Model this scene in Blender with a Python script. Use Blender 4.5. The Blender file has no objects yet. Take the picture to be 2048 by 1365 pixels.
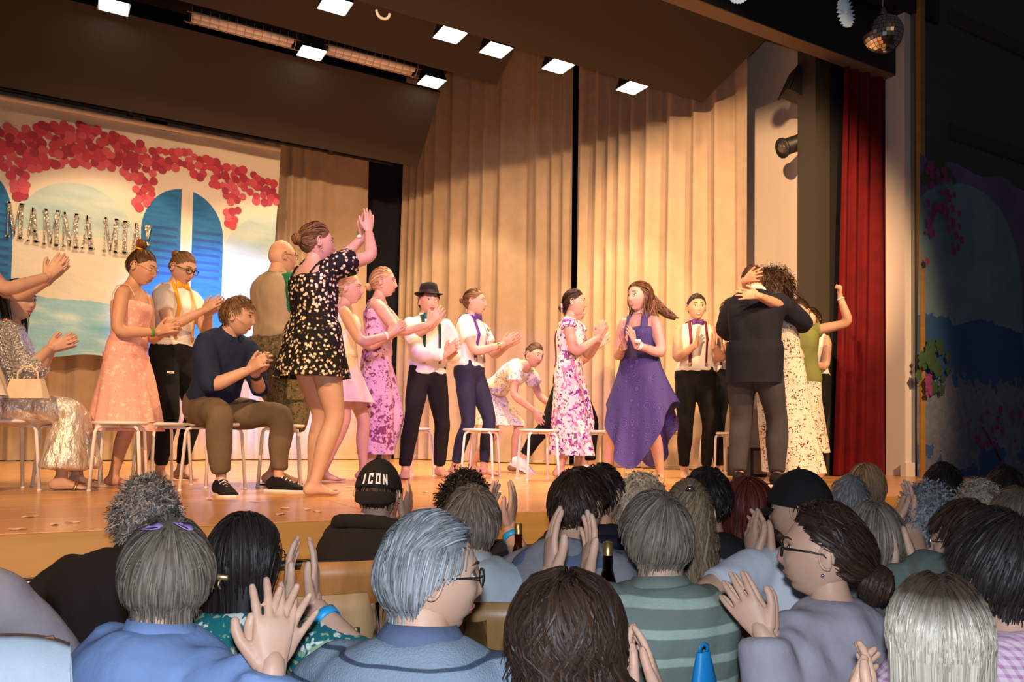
import bpy, math, random
import numpy as np
from mathutils import Vector, Matrix

# ------------------------------------------------------------------ camera
F_PX, CX, W_PX, H_PX = 1569.0, 1024.0, 2048.0, 1365.0
CAM = np.array([0.0, 0.0, 1.42])
YAW, PITCH, ROLL = math.radians(29.65), math.radians(1.8), 0.0136
CY0 = 870.0 - F_PX * math.tan(PITCH)
STAGE_Z = 1.05
_f = np.array([math.sin(YAW) * math.cos(PITCH), math.cos(YAW) * math.cos(PITCH), math.sin(PITCH)])
_r0 = np.array([math.cos(YAW), -math.sin(YAW), 0.0])
_u0 = np.cross(_r0, _f)
C_R = _r0 * math.cos(ROLL) + _u0 * math.sin(ROLL)
C_U = _u0 * math.cos(ROLL) - _r0 * math.sin(ROLL)
C_F = _f
scene = bpy.context.scene
COL = scene.collection
cam_data = bpy.data.cameras.new('camera')
cam_data.sensor_width = 36.0
cam_data.lens = 36.0 * F_PX / W_PX
cam_data.shift_y = (CY0 - H_PX / 2) / W_PX
cam_data.clip_start = 0.02
cam = bpy.data.objects.new('camera', cam_data)
COL.objects.link(cam)
m = Matrix.Identity(4)
for i in range(3):
    m[i][0], m[i][1], m[i][2], m[i][3] = C_R[i], C_U[i], -C_F[i], CAM[i]
cam.matrix_world = m
scene.camera = cam
scene.view_settings.view_transform = 'Standard'
scene.view_settings.look = 'None'
scene.view_settings.exposure = 0.0
scene.view_settings.gamma = 1.0
scene.view_settings.use_curve_mapping = False

# ------------------------------------------------------------------ world and main lights
world = bpy.data.worlds.new('hall_ambient')
scene.world = world
world.use_nodes = True
world.node_tree.nodes['Background'].inputs[0].default_value = (0.62, 0.52, 0.50, 1)
world.node_tree.nodes['Background'].inputs[1].default_value = 0.05

def ray(u, v):
    return C_F + C_R * ((u - CX) / F_PX) + C_U * ((CY0 - v) / F_PX)
def at(u, v, D):
    return CAM + ray(u, v) * D
def onz(u, v, z):
    r = ray(u, v); return CAM + r * ((z - CAM[2]) / r[2])
def onY(u, v, Y):
    r = ray(u, v); return CAM + r * ((Y - CAM[1]) / r[1])
def onX(u, v, X):
    r = ray(u, v); return CAM + r * ((X - CAM[0]) / r[0])

def light(name, kind, loc, energy, color, target=None, size=0.1, spot=60, blend=0.3):
    d = bpy.data.lights.new(name, kind)
    d.energy = energy; d.color = color
    if kind == 'SPOT':
        d.spot_size = math.radians(spot); d.spot_blend = blend; d.shadow_soft_size = size
    elif kind == 'AREA':
        d.size = size
    else:
        d.shadow_soft_size = size
    o = bpy.data.objects.new(name, d)
    COL.objects.link(o)
    o.location = loc
    if target is not None:
        dr = Vector(target) - Vector(loc)
        o.rotation_euler = dr.to_track_quat('-Z', 'Y').to_euler()
    return o

WARM = (1.0, 0.57, 0.28)
# stage lanterns hung in the hall ceiling in front of the stage
light('front_lantern', 'SPOT', (-2.5, -0.6, 5.4), 2300, WARM, (1.2, 6.3, 1.9), 0.12, 58, 0.5)
light('front_lantern', 'SPOT', (2.0, -1.2, 5.6), 1350, WARM, (3.4, 7.2, 1.9), 0.12, 56, 0.5)
light('front_lantern', 'SPOT', (4.9, -0.8, 5.5), 2300, WARM, (5.2, 6.2, 1.9), 0.12, 50, 0.45)
light('side_lantern', 'SPOT', (-2.2, -0.2, 5.0), 6500, WARM, (6.7, 6.7, 3.3), 0.1, 21, 0.45)
# violet and blue-white effect lanterns
light('violet_lantern', 'SPOT', (0.2, -1.4, 5.2), 1600, (0.50, 0.16, 1.0), (3.25, 6.35, 1.75), 0.05, 24, 0.25)
light('blue_white_lantern', 'SPOT', (-3.2, 1.2, 5.0), 15000, (0.42, 0.46, 1.0), (1.75, 9.9, 2.45), 0.05, 15, 0.8)
# camera flash just above the lens
light('camera_flash', 'POINT', tuple(CAM + np.array([0.0, 0.0, 0.13]) - C_F * 0.02), 185, (0.80, 0.89, 1.0), None, 0.03)

# ------------------------------------------------------------------ materials
MATS = {}
def new_mat(name, color=(0.5, 0.5, 0.5), rough=0.6, metal=0.0, spec=0.4):
    m_ = bpy.data.materials.new(name)
    m_.use_nodes = True
    b = m_.node_tree.nodes['Principled BSDF']
    b.inputs['Base Color'].default_value = (*color, 1)
    b.inputs['Roughness'].default_value = rough
    b.inputs['Metallic'].default_value = metal
    b.inputs['Specular IOR Level'].default_value = spec
    MATS[name] = m_
    return m_

class NT:
    """small node helper bound to one material"""
    def __init__(s, m_):
        s.t = m_.node_tree; s.b = s.t.nodes['Principled BSDF']; s._tc = None
    def n(s, kind, **kw):
        nd = s.t.nodes.new(kind)
        for k, v in kw.items():
            setattr(nd, k, v)
        return nd
    def l(s, a, b):
        s.t.links.new(a, b)
    def obj(s):
        if s._tc is None:
            s._tc = s.n('ShaderNodeTexCoord')
        return s._tc.outputs['Object']
    def mapping(s, scale=(1, 1, 1), rot=(0, 0, 0), loc=(0, 0, 0), src=None):
        mp = s.n('ShaderNodeMapping')
        mp.inputs['Scale'].default_value = scale
        mp.inputs['Rotation'].default_value = rot
        mp.inputs['Location'].default_value = loc
        s.l(src or s.obj(), mp.inputs['Vector'])
        return mp.outputs['Vector']
    def noise(s, scale, detail=3, vec=None, rough=0.5):
        nd = s.n('ShaderNodeTexNoise')
        nd.inputs['Scale'].default_value = scale
        nd.inputs['Detail'].default_value = detail
        nd.inputs['Roughness'].default_value = rough
        s.l(vec or s.obj(), nd.inputs['Vector'])
        return nd
    def ramp(s, fac, stops, interp='LINEAR'):
        r = s.n('ShaderNodeValToRGB')
        r.color_ramp.interpolation = interp
        el = r.color_ramp.elements
        while len(el) > 1:
            el.remove(el[-1])
        el[0].position = stops[0][0]; el[0].color = (*stops[0][1], 1)
        for p, c in stops[1:]:
            e = el.new(p); e.color = (*c, 1)
        s.l(fac, r.inputs['Fac'])
        return r.outputs['Color']
    def mix(s, fac, a, b):
        mx = s.n('ShaderNodeMix', data_type='RGBA')
        for val, sock in ((fac, mx.inputs[0]), (a, mx.inputs[6]), (b, mx.inputs[7])):
            if hasattr(val, 'is_linked'):
                s.l(val, sock)
            elif isinstance(val, tuple):
                sock.default_value = (*val, 1)
            else:
                sock.default_value = val
        return mx.outputs[2]
    def math(s, op, a, b=0.0):
        nd = s.n('ShaderNodeMath', operation=op)
        for val, sock in ((a, nd.inputs[0]), (b, nd.inputs[1])):
            if hasattr(val, 'is_linked'):
                s.l(val, sock)
            else:
                sock.default_value = val
        return nd.outputs[0]
    def bump(s, h, strength=0.3, dist=0.01):
        bp = s.n('ShaderNodeBump')
        bp.inputs['Strength'].default_value = strength
        bp.inputs['Distance'].default_value = dist
        s.l(h, bp.inputs['Height'])
        s.l(bp.outputs['Normal'], s.b.inputs['Normal'])
    def color(s, c):
        s.l(c, s.b.inputs['Base Color'])

def fabric(name, color, rough=0.85, var=0.12, weave=260, sheen=0.0, spec=0.2, fold=0.35):
    m_ = new_mat(name, color, rough, 0, spec)
    k = NT(m_)
    n1 = k.noise(7.0, 4)
    lo = tuple(max(0, c * (1 - var)) for c in color); hi = tuple(min(1, c * (1 + var)) for c in color)
    k.color(k.ramp(n1.outputs['Fac'], [(0.3, lo), (0.7, hi)]))
    n2 = k.noise(weave, 1)
    n3 = k.noise(9, 3, k.mapping((1.0, 1.0, 0.45)))
    h = k.math('ADD', k.math('MULTIPLY', n2.outputs['Fac'], 0.05), n3.outputs['Fac'])
    k.bump(h, fold, 0.03)
    return m_

def stripes(name, c1, c2, period, width, soft=0.04, third=None, rough=0.85, axis='Z', knit=0.0):
    m_ = new_mat(name, c1, rough, 0, 0.2)
    k = NT(m_)
    sep = k.n('ShaderNodeSeparateXYZ'); k.l(k.obj(), sep.inputs[0])
    nz = k.noise(5, 2)
    z = k.math('ADD', sep.outputs[axis], k.math('MULTIPLY', nz.outputs['Fac'], 0.018))
    fr = k.math('FRACT', k.math('DIVIDE', z, period))
    st = [(0.0, c1), (max(0.001, width - soft), c1), (width, c2), (1 - soft, c2), (1.0, c1)]
    col = k.ramp(fr, st)
    hz = k.noise(60, 3, k.mapping((1, 1, 6)))
    col = k.mix(k.math('MULTIPLY', hz.outputs['Fac'], 0.35), col, tuple(c * 0.6 for c in c1))
    k.color(col)
    n2 = k.noise(240, 1)
    n3 = k.noise(9, 3)
    k.bump(k.math('ADD', k.math('MULTIPLY', n2.outputs['Fac'], 0.06 + knit), n3.outputs['Fac']), 0.35, 0.03)
    return m_

def blossoms(name, base, layers, rough=0.8, warp=0.25):
    """fabric printed with blots: layers = [(scale, radius, color, seed)]"""
    m_ = new_mat(name, base, rough, 0, 0.2)
    k = NT(m_)
    col = None
    for i, (scale, radius, c, seed) in enumerate(layers):
        vec = k.mapping((1, 1, 1), (0, 0, 0.3 * seed), (seed * 3.1, seed * 1.7, seed * 2.3))
        nz = k.noise(scale * 1.6, 2, vec)
        mixv = k.n('ShaderNodeMix', data_type='VECTOR')
        mixv.inputs[0].default_value = warp / scale * 6
        k.l(vec, mixv.inputs[4]); k.l(nz.outputs['Color'], mixv.inputs[5])
        vo = k.n('ShaderNodeTexVoronoi'); vo.inputs['Scale'].default_value = scale
        k.l(mixv.outputs[1], vo.inputs['Vector'])
        fac = k.ramp(vo.outputs['Distance'], [(radius * 0.85, (1, 1, 1)), (radius, (0, 0, 0))])
        rnd = k.n('ShaderNodeSeparateColor'); k.l(vo.outputs['Color'], rnd.inputs[0])
        on = k.math('GREATER_THAN', rnd.outputs[0], 0.25)
        fac = k.math('MULTIPLY', fac, on)
        col = k.mix(fac, col if col is not None else base, c)
    k.color(col)
    n3 = k.noise(9, 3, k.mapping((1, 1, 0.45)))
    k.bump(n3.outputs['Fac'], 0.35, 0.03)
    return m_

def wood(name, c1, c2, scale=(1, 12, 12), rough=0.4, coat=0.0):
    m_ = new_mat(name, c1, rough)
    k = NT(m_)
    n1 = k.noise(3.0, 6, k.mapping(scale), 0.6)
    k.color(k.ramp(n1.outputs['Fac'], [(0.3, c1), (0.7, c2)]))
    k.bump(n1.outputs['Fac'], 0.06, 0.01)
    m_.node_tree.nodes['Principled BSDF'].inputs['Coat Weight'].default_value = coat
    return m_

def emit(name, color, strength):
    m_ = new_mat(name, color)
    b = m_.node_tree.nodes['Principled BSDF']
    b.inputs['Emission Color'].default_value = (*color, 1)
    b.inputs['Emission Strength'].default_value = strength
    return m_

def glass(name, color=(1, 1, 1), rough=0.02):
    m_ = new_mat(name, color, rough, 0, 0.5)
    b = m_.node_tree.nodes['Principled BSDF']
    b.inputs['Transmission Weight'].default_value = 1.0
    b.inputs['IOR'].default_value = 1.09
    return m_

def skin(name, c):
    m_ = new_mat(name, c, 0.48, 0, 0.35)
    k = NT(m_)
    n1 = k.noise(14, 4)
    k.color(k.ramp(n1.outputs['Fac'], [(0.3, (c[0] * 0.93, c[1] * 0.84, c[2] * 0.82)), (0.7, c)]))
    n2 = k.noise(160, 2)
    k.bump(n2.outputs['Fac'], 0.08, 0.004)
    return m_

def hairmat(name, c1, c2, rough=0.52):
    m_ = new_mat(name, c1, rough, 0, 0.28)
    k = NT(m_)
    at_ = k.n('ShaderNodeAttribute', attribute_name='shade')
    n1 = k.noise(50, 3)
    fac = k.math('ADD', k.math('MULTIPLY', at_.outputs['Fac'], 0.75), k.math('MULTIPLY', n1.outputs['Fac'], 0.3))
    k.color(k.ramp(fac, [(0.1, c1), (0.9, c2)]))
    return m_

# ------------------------------------------------------------------ mesh helpers
def tag(o, label=None, cat=None, group=None, kind=None):
    if label: o['label'] = label
    if cat: o['category'] = cat
    if group: o['group'] = group
    if kind: o['kind'] = kind
    return o

def empty(name, loc=(0, 0, 0), rz=0.0):
    o = bpy.data.objects.new(name, None)
    COL.objects.link(o)
    o.location = tuple(loc); o.rotation_euler = (0, 0, rz)
    o.empty_display_size = 0.1
    return o

class MB:
    """collects vertices, faces and material slots"""
    def __init__(s):
        s.v = []; s.f = []; s.mi = []; s.nv = 0; s.attr = []
    def add(s, verts, faces, mat=0, shade=None):
        verts = np.asarray(verts, float).reshape(-1, 3)
        s.v.append(verts)
        o = s.nv
        s.f.extend([tuple(i + o for i in f) for f in faces])
        s.mi.extend([mat] * len(faces))
        s.nv += len(verts)
        s.attr.append(np.zeros(len(verts)) + (0.5 if shade is None else shade))
        return s
    def box(s, c, size, R=None, mat=0):
        c = np.asarray(c, float); h = np.asarray(size, float) / 2
        P = np.array([[x, y, z] for x in (-1, 1) for y in (-1, 1) for z in (-1, 1)]) * h
        if R is not None: P = P @ np.asarray(R).T
        return s.add(P + c, [(0, 1, 3, 2), (4, 6, 7, 5), (0, 4, 5, 1), (2, 3, 7, 6), (0, 2, 6, 4), (1, 5, 7, 3)], mat)
    def loft(s, P, a, b=None, hint=(0, 1, 0), n=12, mat=0, cap=0.35, close=True):
        v, f = loft(P, a, b, hint, n, cap, close); return s.add(v, f, mat)
    def ball(s, c, r, R=None, n=12, m_=8, mat=0):
        v, f = ball(n, m_)
        v = v * np.asarray(r, float)
        if R is not None: v = v @ np.asarray(R).T
        return s.add(v + np.asarray(c, float), f, mat)
    def prism(s, poly, R, o, depth, mat=0):
        """2-D polygon extruded; R columns = (u, v, w), o origin"""
        poly = np.asarray(poly, float); k = len(poly); R = np.asarray(R, float)
        A = np.hstack([poly, np.zeros((k, 1))]) @ R.T + o
        B = np.hstack([poly, np.full((k, 1), depth)]) @ R.T + o
        f = [tuple(range(k))[::-1], tuple(range(k, 2 * k))] + [(i, (i + 1) % k, (i + 1) % k + k, i + k) for i in range(k)]
        return s.add(np.vstack([A, B]), f, mat)
    def lathe(s, prof, c=(0, 0, 0), n=16, mat=0):
        """profile [(r, z)] turned about z"""
        V = []; c = np.asarray(c, float)
        for r, z in prof:
            for i in range(n):
                t = 2 * math.pi * i / n
                V.append(c + (r * math.cos(t), r * math.sin(t), z))
        F = [(j * n + i, j * n + (i + 1) % n, (j + 1) * n + (i + 1) % n, (j + 1) * n + i) for j in range(len(prof) - 1) for i in range(n)]
        return s.add(V, F, mat)
    def arrays(s):
        return np.vstack(s.v), s.f
    def mesh(s, name, smooth=True, attr=False):
        me = bpy.data.meshes.new(name)
        V = np.vstack(s.v)
        me.from_pydata(V.tolist(), [], s.f)
        if smooth: me.polygons.foreach_set('use_smooth', [True] * len(me.polygons))
        if any(s.mi): me.polygons.foreach_set('material_index', s.mi)
        if attr:
            a = me.attributes.new('shade', 'FLOAT', 'POINT')
            a.data.foreach_set('value', np.concatenate(s.attr))
        me.update()
        return me
    def build(s, name, mats, parent=None, smooth=True, attr=False, loc=None):
        me = s.mesh(name, smooth, attr)
        return mk(name, me, mats, parent, loc)

def mk(name, me, mats, parent=None, loc=None):
    if mats is not None and len(me.materials) == 0:
        for q in (mats if isinstance(mats, (list, tuple)) else [mats]):
            me.materials.append(MATS[q] if isinstance(q, str) else q)
    o = bpy.data.objects.new(name, me)
    COL.objects.link(o)
    if parent is not None: o.parent = parent
    if loc is not None: o.location = tuple(loc)
    return o

def unit(v):
    v = np.asarray(v, float); return v / (np.linalg.norm(v) + 1e-12)

def loft(P, a, b=None, hint=(0, 1, 0), n=12, cap=0.35, close=True):
    P = np.asarray(P, float); k = len(P)
    a = np.broadcast_to(np.asarray(a, float), (k,)); b = a if b is None else np.broadcast_to(np.asarray(b, float), (k,))
    hint = np.asarray(hint, float)
    if hint.ndim == 1: hint = np.broadcast_to(hint, (k, 3))
    T = np.gradient(P, axis=0)
    V = []
    ang = 2 * np.pi * np.arange(n) / n
    prev = None
    for i in range(k):
        t = unit(T[i])
        sd = np.cross(t, hint[i])
        if np.linalg.norm(sd) < 0.15 and prev is not None: sd = prev - t * np.dot(prev, t)
        elif np.linalg.norm(sd) < 1e-6: sd = np.cross(t, (1, 0.3, 0.2))
        sd = unit(sd); prev = sd
        fw = np.cross(sd, t)
        V.append(P[i] + np.outer(np.cos(ang) * a[i], sd) + np.outer(np.sin(ang) * b[i], fw))
    F = []
    for i in range(k - 1):
        for j in range(n):
            F.append((i * n + j, i * n + (j + 1) % n, (i + 1) * n + (j + 1) % n, (i + 1) * n + j))
    V = np.vstack(V)
    if close:
        t0 = unit(P[0] - P[1]); t1 = unit(P[-1] - P[-2])
        V = np.vstack([V, P[0] + t0 * min(a[0], b[0]) * cap, P[-1] + t1 * min(a[-1], b[-1]) * cap])
        c0, c1 = k * n, k * n + 1
        for j in range(n):
            F.append((c0, (j + 1) % n, j)); F.append((c1, (k - 1) * n + j, (k - 1) * n + (j + 1) % n))
    return V, F

def ball(n=12, m_=8):
    V = [(0, 0, 1)]
    for i in range(1, m_):
        t = math.pi * i / m_
        for j in range(n):
            p = 2 * math.pi * j / n
            V.append((math.sin(t) * math.cos(p), math.sin(t) * math.sin(p), math.cos(t)))
    V.append((0, 0, -1))
    F = [(0, 1 + j, 1 + (j + 1) % n) for j in range(n)]
    for i in range(m_ - 2):
        for j in range(n):
            a = 1 + i * n
            F.append((a + j, a + n + j, a + n + (j + 1) % n, a + (j + 1) % n))
    last = len(V) - 1; a = 1 + (m_ - 2) * n
    F += [(last, a + (j + 1) % n, a + j) for j in range(n)]
    return np.array(V, float), F

def rotm(axis, ang):
    return np.array(Matrix.Rotation(ang, 3, Vector(axis)))

def sstep(x, a=0.0, b=1.0):
    t = np.clip((np.asarray(x, float) - a) / (b - a), 0, 1); return t * t * (3 - 2 * t)

_bake = bpy.data.scenes.new('bake')
def bake(mb, voxel, smooth=4, factor=0.5):
    """closed overlapping pieces -> one continuous surface (verts, faces)"""
    me = mb.mesh('bake', False)
    o = bpy.data.objects.new('bake', me)
    _bake.collection.objects.link(o)
    r = o.modifiers.new('r', 'REMESH'); r.mode = 'VOXEL'; r.voxel_size = voxel; r.adaptivity = 0.0
    if smooth:
        s = o.modifiers.new('s', 'SMOOTH'); s.factor = factor; s.iterations = smooth
    _bake.view_layers[0].update()
    dg = _bake.view_layers[0].depsgraph
    ev = o.evaluated_get(dg).data
    V = np.empty(len(ev.vertices) * 3); ev.vertices.foreach_get('co', V)
    N = np.empty(len(ev.vertices) * 3); ev.vertices.foreach_get('normal', N)
    nl = len(ev.loops); L = np.empty(nl, int); ev.loops.foreach_get('vertex_index', L)
    S = np.empty(len(ev.polygons), int); ev.polygons.foreach_get('loop_start', S)
    T = np.empty(len(ev.polygons), int); ev.polygons.foreach_get('loop_total', T)
    F = [tuple(L[a:a + b].tolist()) for a, b in zip(S, T)]
    bpy.data.objects.remove(o); bpy.data.meshes.remove(me)
    return V.reshape(-1, 3), F, N.reshape(-1, 3)

def wobble(V, N, amp, freq, seed=0, stretch=(1, 1, 0.5)):
    """soft cloth folds: displace along normals by a sum of sines"""
    rs = np.random.RandomState(seed)
    d = np.zeros(len(V))
    Q = V * np.asarray(stretch)
    for i in range(5):
        k = rs.normal(size=3); k = k / np.linalg.norm(k) * freq * (0.6 + 0.35 * i)
        d += np.sin(Q @ k + rs.rand() * 6.28 + 0.8 * np.sin(Q @ (k[[1, 2, 0]] * 0.7))) / (1 + 0.5 * i)
    return V + N * ((d + 1.3) * amp / 2)[:, None]
# ================================================================== THE SETTING
Z0 = STAGE_Z
wood('stage_boards', (0.58, 0.29, 0.10), (0.70, 0.38, 0.15), (0.35, 9, 9), 0.27, 0.15)
k = NT(MATS['stage_boards'])
sx = k.n('ShaderNodeSeparateXYZ'); k.l(k.obj(), sx.inputs[0])
wood('stage_apron_boards', (0.50, 0.25, 0.10), (0.60, 0.32, 0.14), (0.35, 9, 9), 0.3, 0.1)
wood('fascia_wood', (0.36, 0.19, 0.045), (0.46, 0.26, 0.07), (0.5, 6, 6), 0.55)
new_mat('steel', (0.30, 0.31, 0.33), 0.35, 0.9)
fabric('sand_curtain', (0.42, 0.325, 0.235), 0.9, 0.06, 200, fold=0.12)
fabric('dark_drape', (0.010, 0.013, 0.022), 0.95, 0.1)
fabric('red_velvet', (0.11, 0.002, 0.004), 0.75, 0.2, 300)
new_mat('black_paint', (0.012, 0.012, 0.014), 0.6)
new_mat('white_wall', (0.74, 0.66, 0.58), 0.8)
new_mat('white_gloss', (0.80, 0.76, 0.70), 0.4)
new_mat('grey_wall', (0.085, 0.095, 0.105), 0.75)
new_mat('grey_band', (0.05, 0.05, 0.06), 0.75)
new_mat('brown_panel', (0.027, 0.020, 0.014), 0.7)
new_mat('beam_underside', (0.16, 0.115, 0.075), 0.7)
new_mat('column_paint', (0.042, 0.036, 0.027), 0.6)
wood('hall_floor', (0.10, 0.07, 0.045), (0.15, 0.10, 0.06), (1, 10, 10), 0.4)

def struct(name, mb, mats, parent=None, smooth=False):
    o = mb.build(name, mats, parent, smooth)
    if parent is None: o['kind'] = 'structure'
    return o
def slab(name, x0, x1, y0, y1, z0, z1, mat, parent=None):
    return struct(name, MB().box(((x0 + x1) / 2, (y0 + y1) / 2, (z0 + z1) / 2), (x1 - x0, y1 - y0, z1 - z0)), mat, parent)

STAGE_Y = 3.24
slab('floor_hall', -7, 11, -3.5, STAGE_Y + 0.3, -0.1, 0.0, 'hall_floor')
# stage deck: separate boards running across the stage
deck = slab('floor_stage', -7, 9.5, STAGE_Y + 0.02, 11.2, Z0 - 0.06, Z0 - 0.006, 'fascia_wood')
rs = random.Random(3)
y = STAGE_Y + 1.02
nb = 0
bm_ = {}
while y < 10.5:
    wdt = 0.145
    x = -7 + rs.random() * -2.6
    while x < 9.4:
        ln = 3.4
        xa, xb = max(x, -7), min(x + ln, 9.5)
        if xb - xa > 0.1:
            key = (round(xb - xa, 2))
            if key not in bm_:
                b = MB().box((0, 0, 0), (xb - xa - 0.002, wdt - 0.0025, 0.02)); bm_[key] = b.mesh('board', False)
            mk('board', bm_[key], 'stage_boards', deck, ((xa + xb) / 2, y + wdt / 2, Z0 - 0.0102 + rs.uniform(-.0006, .0002)))
            nb += 1
        x += ln
    y += wdt
bd = MB().box((0, 0, 0), (2.745, 0.49, 0.02)).mesh('board', False)
for r_ in range(2):
    for q in range(6):
        mk('board', bd, 'stage_apron_boards', deck, (-7 + 2.75 * (q + 0.5), STAGE_Y + 0.03 + 0.495 * (r_ + 0.5), Z0 - 0.0105))
# stage front: fascia panels, shadow gap with rail, kick boards
st = slab('wall_stage_front', -7, 9.5, STAGE_Y + 0.06, STAGE_Y + 0.3, 0, Z0 - 0.02, 'fascia_wood')
for q in range(7):
    xa = -0.24 - 4.6 + q * 2.3
    MB().box((xa + 1.15, STAGE_Y + 0.03, Z0 - 0.078), (2.29, 0.07, 0.15)).build('fascia_panel', 'fascia_wood', st, False)
    MB().box((xa + 1.15, STAGE_Y + 0.05, 0.45), (2.285, 0.05, 0.80)).build('kick_panel', 'fascia_wood', st, False)
MB().loft([(-7, STAGE_Y + 0.02, Z0 - 0.175), (9.5, STAGE_Y + 0.02, Z0 - 0.175)], 0.012, n=8).build('rail', 'steel', st)

# curtains -------------------------------------------------------------
def curtain(name, P0, P1, z0, z1, mat, label, group, wave=0.17, amp=0.055, seed=1, flare=0.0, n=None, lean=0.0):
    P0 = np.array(P0, float); P1 = np.array(P1, float)
    L = np.linalg.norm(P1 - P0); d = (P1 - P0) / L; nr = np.array([d[1], -d[0]])
    r = np.random.RandomState(seed)
    n = n or int(L / 0.018)
    s = np.linspace(0, 1, n)
    ph = np.cumsum(1 + 0.42 * np.sin(s * L * 2.1 + r.rand() * 6) + 0.38 * np.sin(s * L * 5.3 + r.rand() * 6)); ph = ph / ph[-1] * (L / wave) * 2 * math.pi
    rows = 15
    V = []
    for i in range(rows):
        t = i / (rows - 1)
        z = z1 + (z0 - z1) * t
        w = amp * (0.65 + 0.5 * t) * (0.8 + 0.35 * np.sin(s * L * 1.3 + 1.7 * t + r.rand() * 0.1))
        pq = ph + 0.35 * np.sin(3 * t + s * 9)
        prof = 1.9 * np.abs(np.sin(pq / 2)) ** 0.65 - 0.9 + 0.22 * np.sin(2 * pq + 1.1 + 0.8 * t)
        ss = s + (lean / L) * (1 - t) * (1 - s) - flare / L * t * (1 - s)
        xy = P0[None] + np.outer(ss * L, d) + np.outer(w * prof, nr) + np.outer(0.25 * w * np.cos(ph), d)
        V.append(np.column_stack([xy, np.full(n, z)]))
    V = np.vstack(V)
    back = V.copy(); back[:, :2] -= nr * 0.012
    F = [(i * n + j, i * n + j + 1, (i + 1) * n + j + 1, (i + 1) * n + j) for i in range(rows - 1) for j in range(n - 1)]
    o = MB().add(V, [f[::-1] for f in F]).build(name, mat)
    tag(o, label, 'curtain', group)
    return o
BACK_Y = 10.35
CA = at(800, 918, 11.3); CB = at(1137, 930, 9.75); CB2 = at(1147, 930, 9.71); CC = at(1497, 945, 8.5)
curtain('stage_curtain', (-6.0, BACK_Y), (0.75, BACK_Y), Z0 + .01, 6.3, 'sand_curtain', 'sand coloured backdrop curtain below the painted banner on the left', 'sand curtains around the stage', seed=4)
curtain('stage_curtain', (0.98, BACK_Y), (3.55, BACK_Y), Z0 + .01, 6.3, 'sand_curtain', 'sand coloured curtain hanging between the painted banner and the dark gap', 'sand curtains around the stage', 0.26, 0.06, 8)
curtain('stage_curtain', (CA[0], CA[1]), (CB[0], CB[1]), Z0 + .01, 6.6, 'sand_curtain', 'sand coloured side curtain behind the boy in the black hat', 'sand curtains around the stage', 0.23, 0.10, 11)
curtain('stage_curtain', (CB2[0], CB2[1]), (CC[0], CC[1]), Z0 + .01, 6.6, 'sand_curtain', 'sand coloured side curtain behind the laughing woman in dark blue', 'sand curtains around the stage', 0.23, 0.105, 34)
curtain('wing_drape', (2.0, BACK_Y + 0.35), (4.25, BACK_Y + 0.35), Z0 + .01, 6.6, 'dark_drape', 'dark blue drape seen through the curtain gap', None, 0.3, 0.04, 5)
curtain('wing_drape', (-5.8, BACK_Y + 0.5), (2.0, BACK_Y + 0.5), Z0 + .01, 6.6, 'dark_drape', 'dark drape behind the backdrop curtain gap at left', None, 0.3, 0.04, 6)
off = np.array([0.55, 0.35])
curtain('wing_drape', CA[:2] + off, CC[:2] + off + np.array([0, 0.8]), Z0 + .01, 6.6, 'dark_drape', 'dark drape behind the slit in the side curtain', None, 0.3, 0.04, 7)
# red house curtain, drawn aside
PR0 = onY(1692, 940, 5.22); PR1 = onY(1772, 940, 5.22)
curtain('house_curtain', (PR0[0] + 0.03, 5.24), (PR1[0] + 0.12, 5.22), Z0 + .01, 6.5, 'red_velvet', 'dark red velvet house curtain drawn aside at the right of the stage', None, 0.16, 0.06, 13, flare=0.22)

# walls around the stage -------------------------------------------------
slab('wall_back', -7, 9.4, 11.1, 11.2, 0, 7.2, 'black_paint')
slab('wall_side', 6.95, 7.05, 5.3, 11.1, Z0, 7.2, 'white_wall')
PX0, PX1 = onY(1771, 500, 5.2)[0], onY(1822, 500, 5.0)[0]
# pale reveal post with stepped mouldings
post = slab('trim_1', PX0, PX0 + 0.10, 4.98, 5.2, Z0, 6.6, 'white_gloss')
MB().box((PX0 + 0.04, 4.97, Z0 + 0.07), (0.18, 0.06, 0.14)).build('plinth', 'white_gloss', post, False)
MB().box((PX0 + 0.115, 4.99, 3.8), (0.03, 0.1, 5.6)).build('moulding', 'steel', post, False)
MB().box((PX0 + 0.165, 4.97, 3.8), (0.07, 0.16, 5.6)).build('moulding', 'fascia_wood', post, False)
MB().box((PX0 + 0.225, 4.98, 3.8), (0.05, 0.12, 5.6)).build('moulding', 'white_gloss', post, False)
wr = slab('wall_right', PX0 + 0.25, 11.0, 4.97, 5.1, 0, 7.0, 'grey_wall')
pa = onY(1898, 30, 4.95); pb = onY(1900, 262, 4.95)
MB().box((pa[0] + 1.2, 4.96, pa[2]), (2.4, 0.03, 0.17)).build('wall_band', 'grey_band', wr, False)
MB().box((pb[0] + 1.2, 4.96, pb[2]), (2.4, 0.03, 0.17)).build('wall_band', 'grey_band', wr, False)
# stage end below the post
slab('wall_stage_wing', 9.45, 9.5, 3.3, 5.0, 0, Z0, 'fascia_wood')
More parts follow.
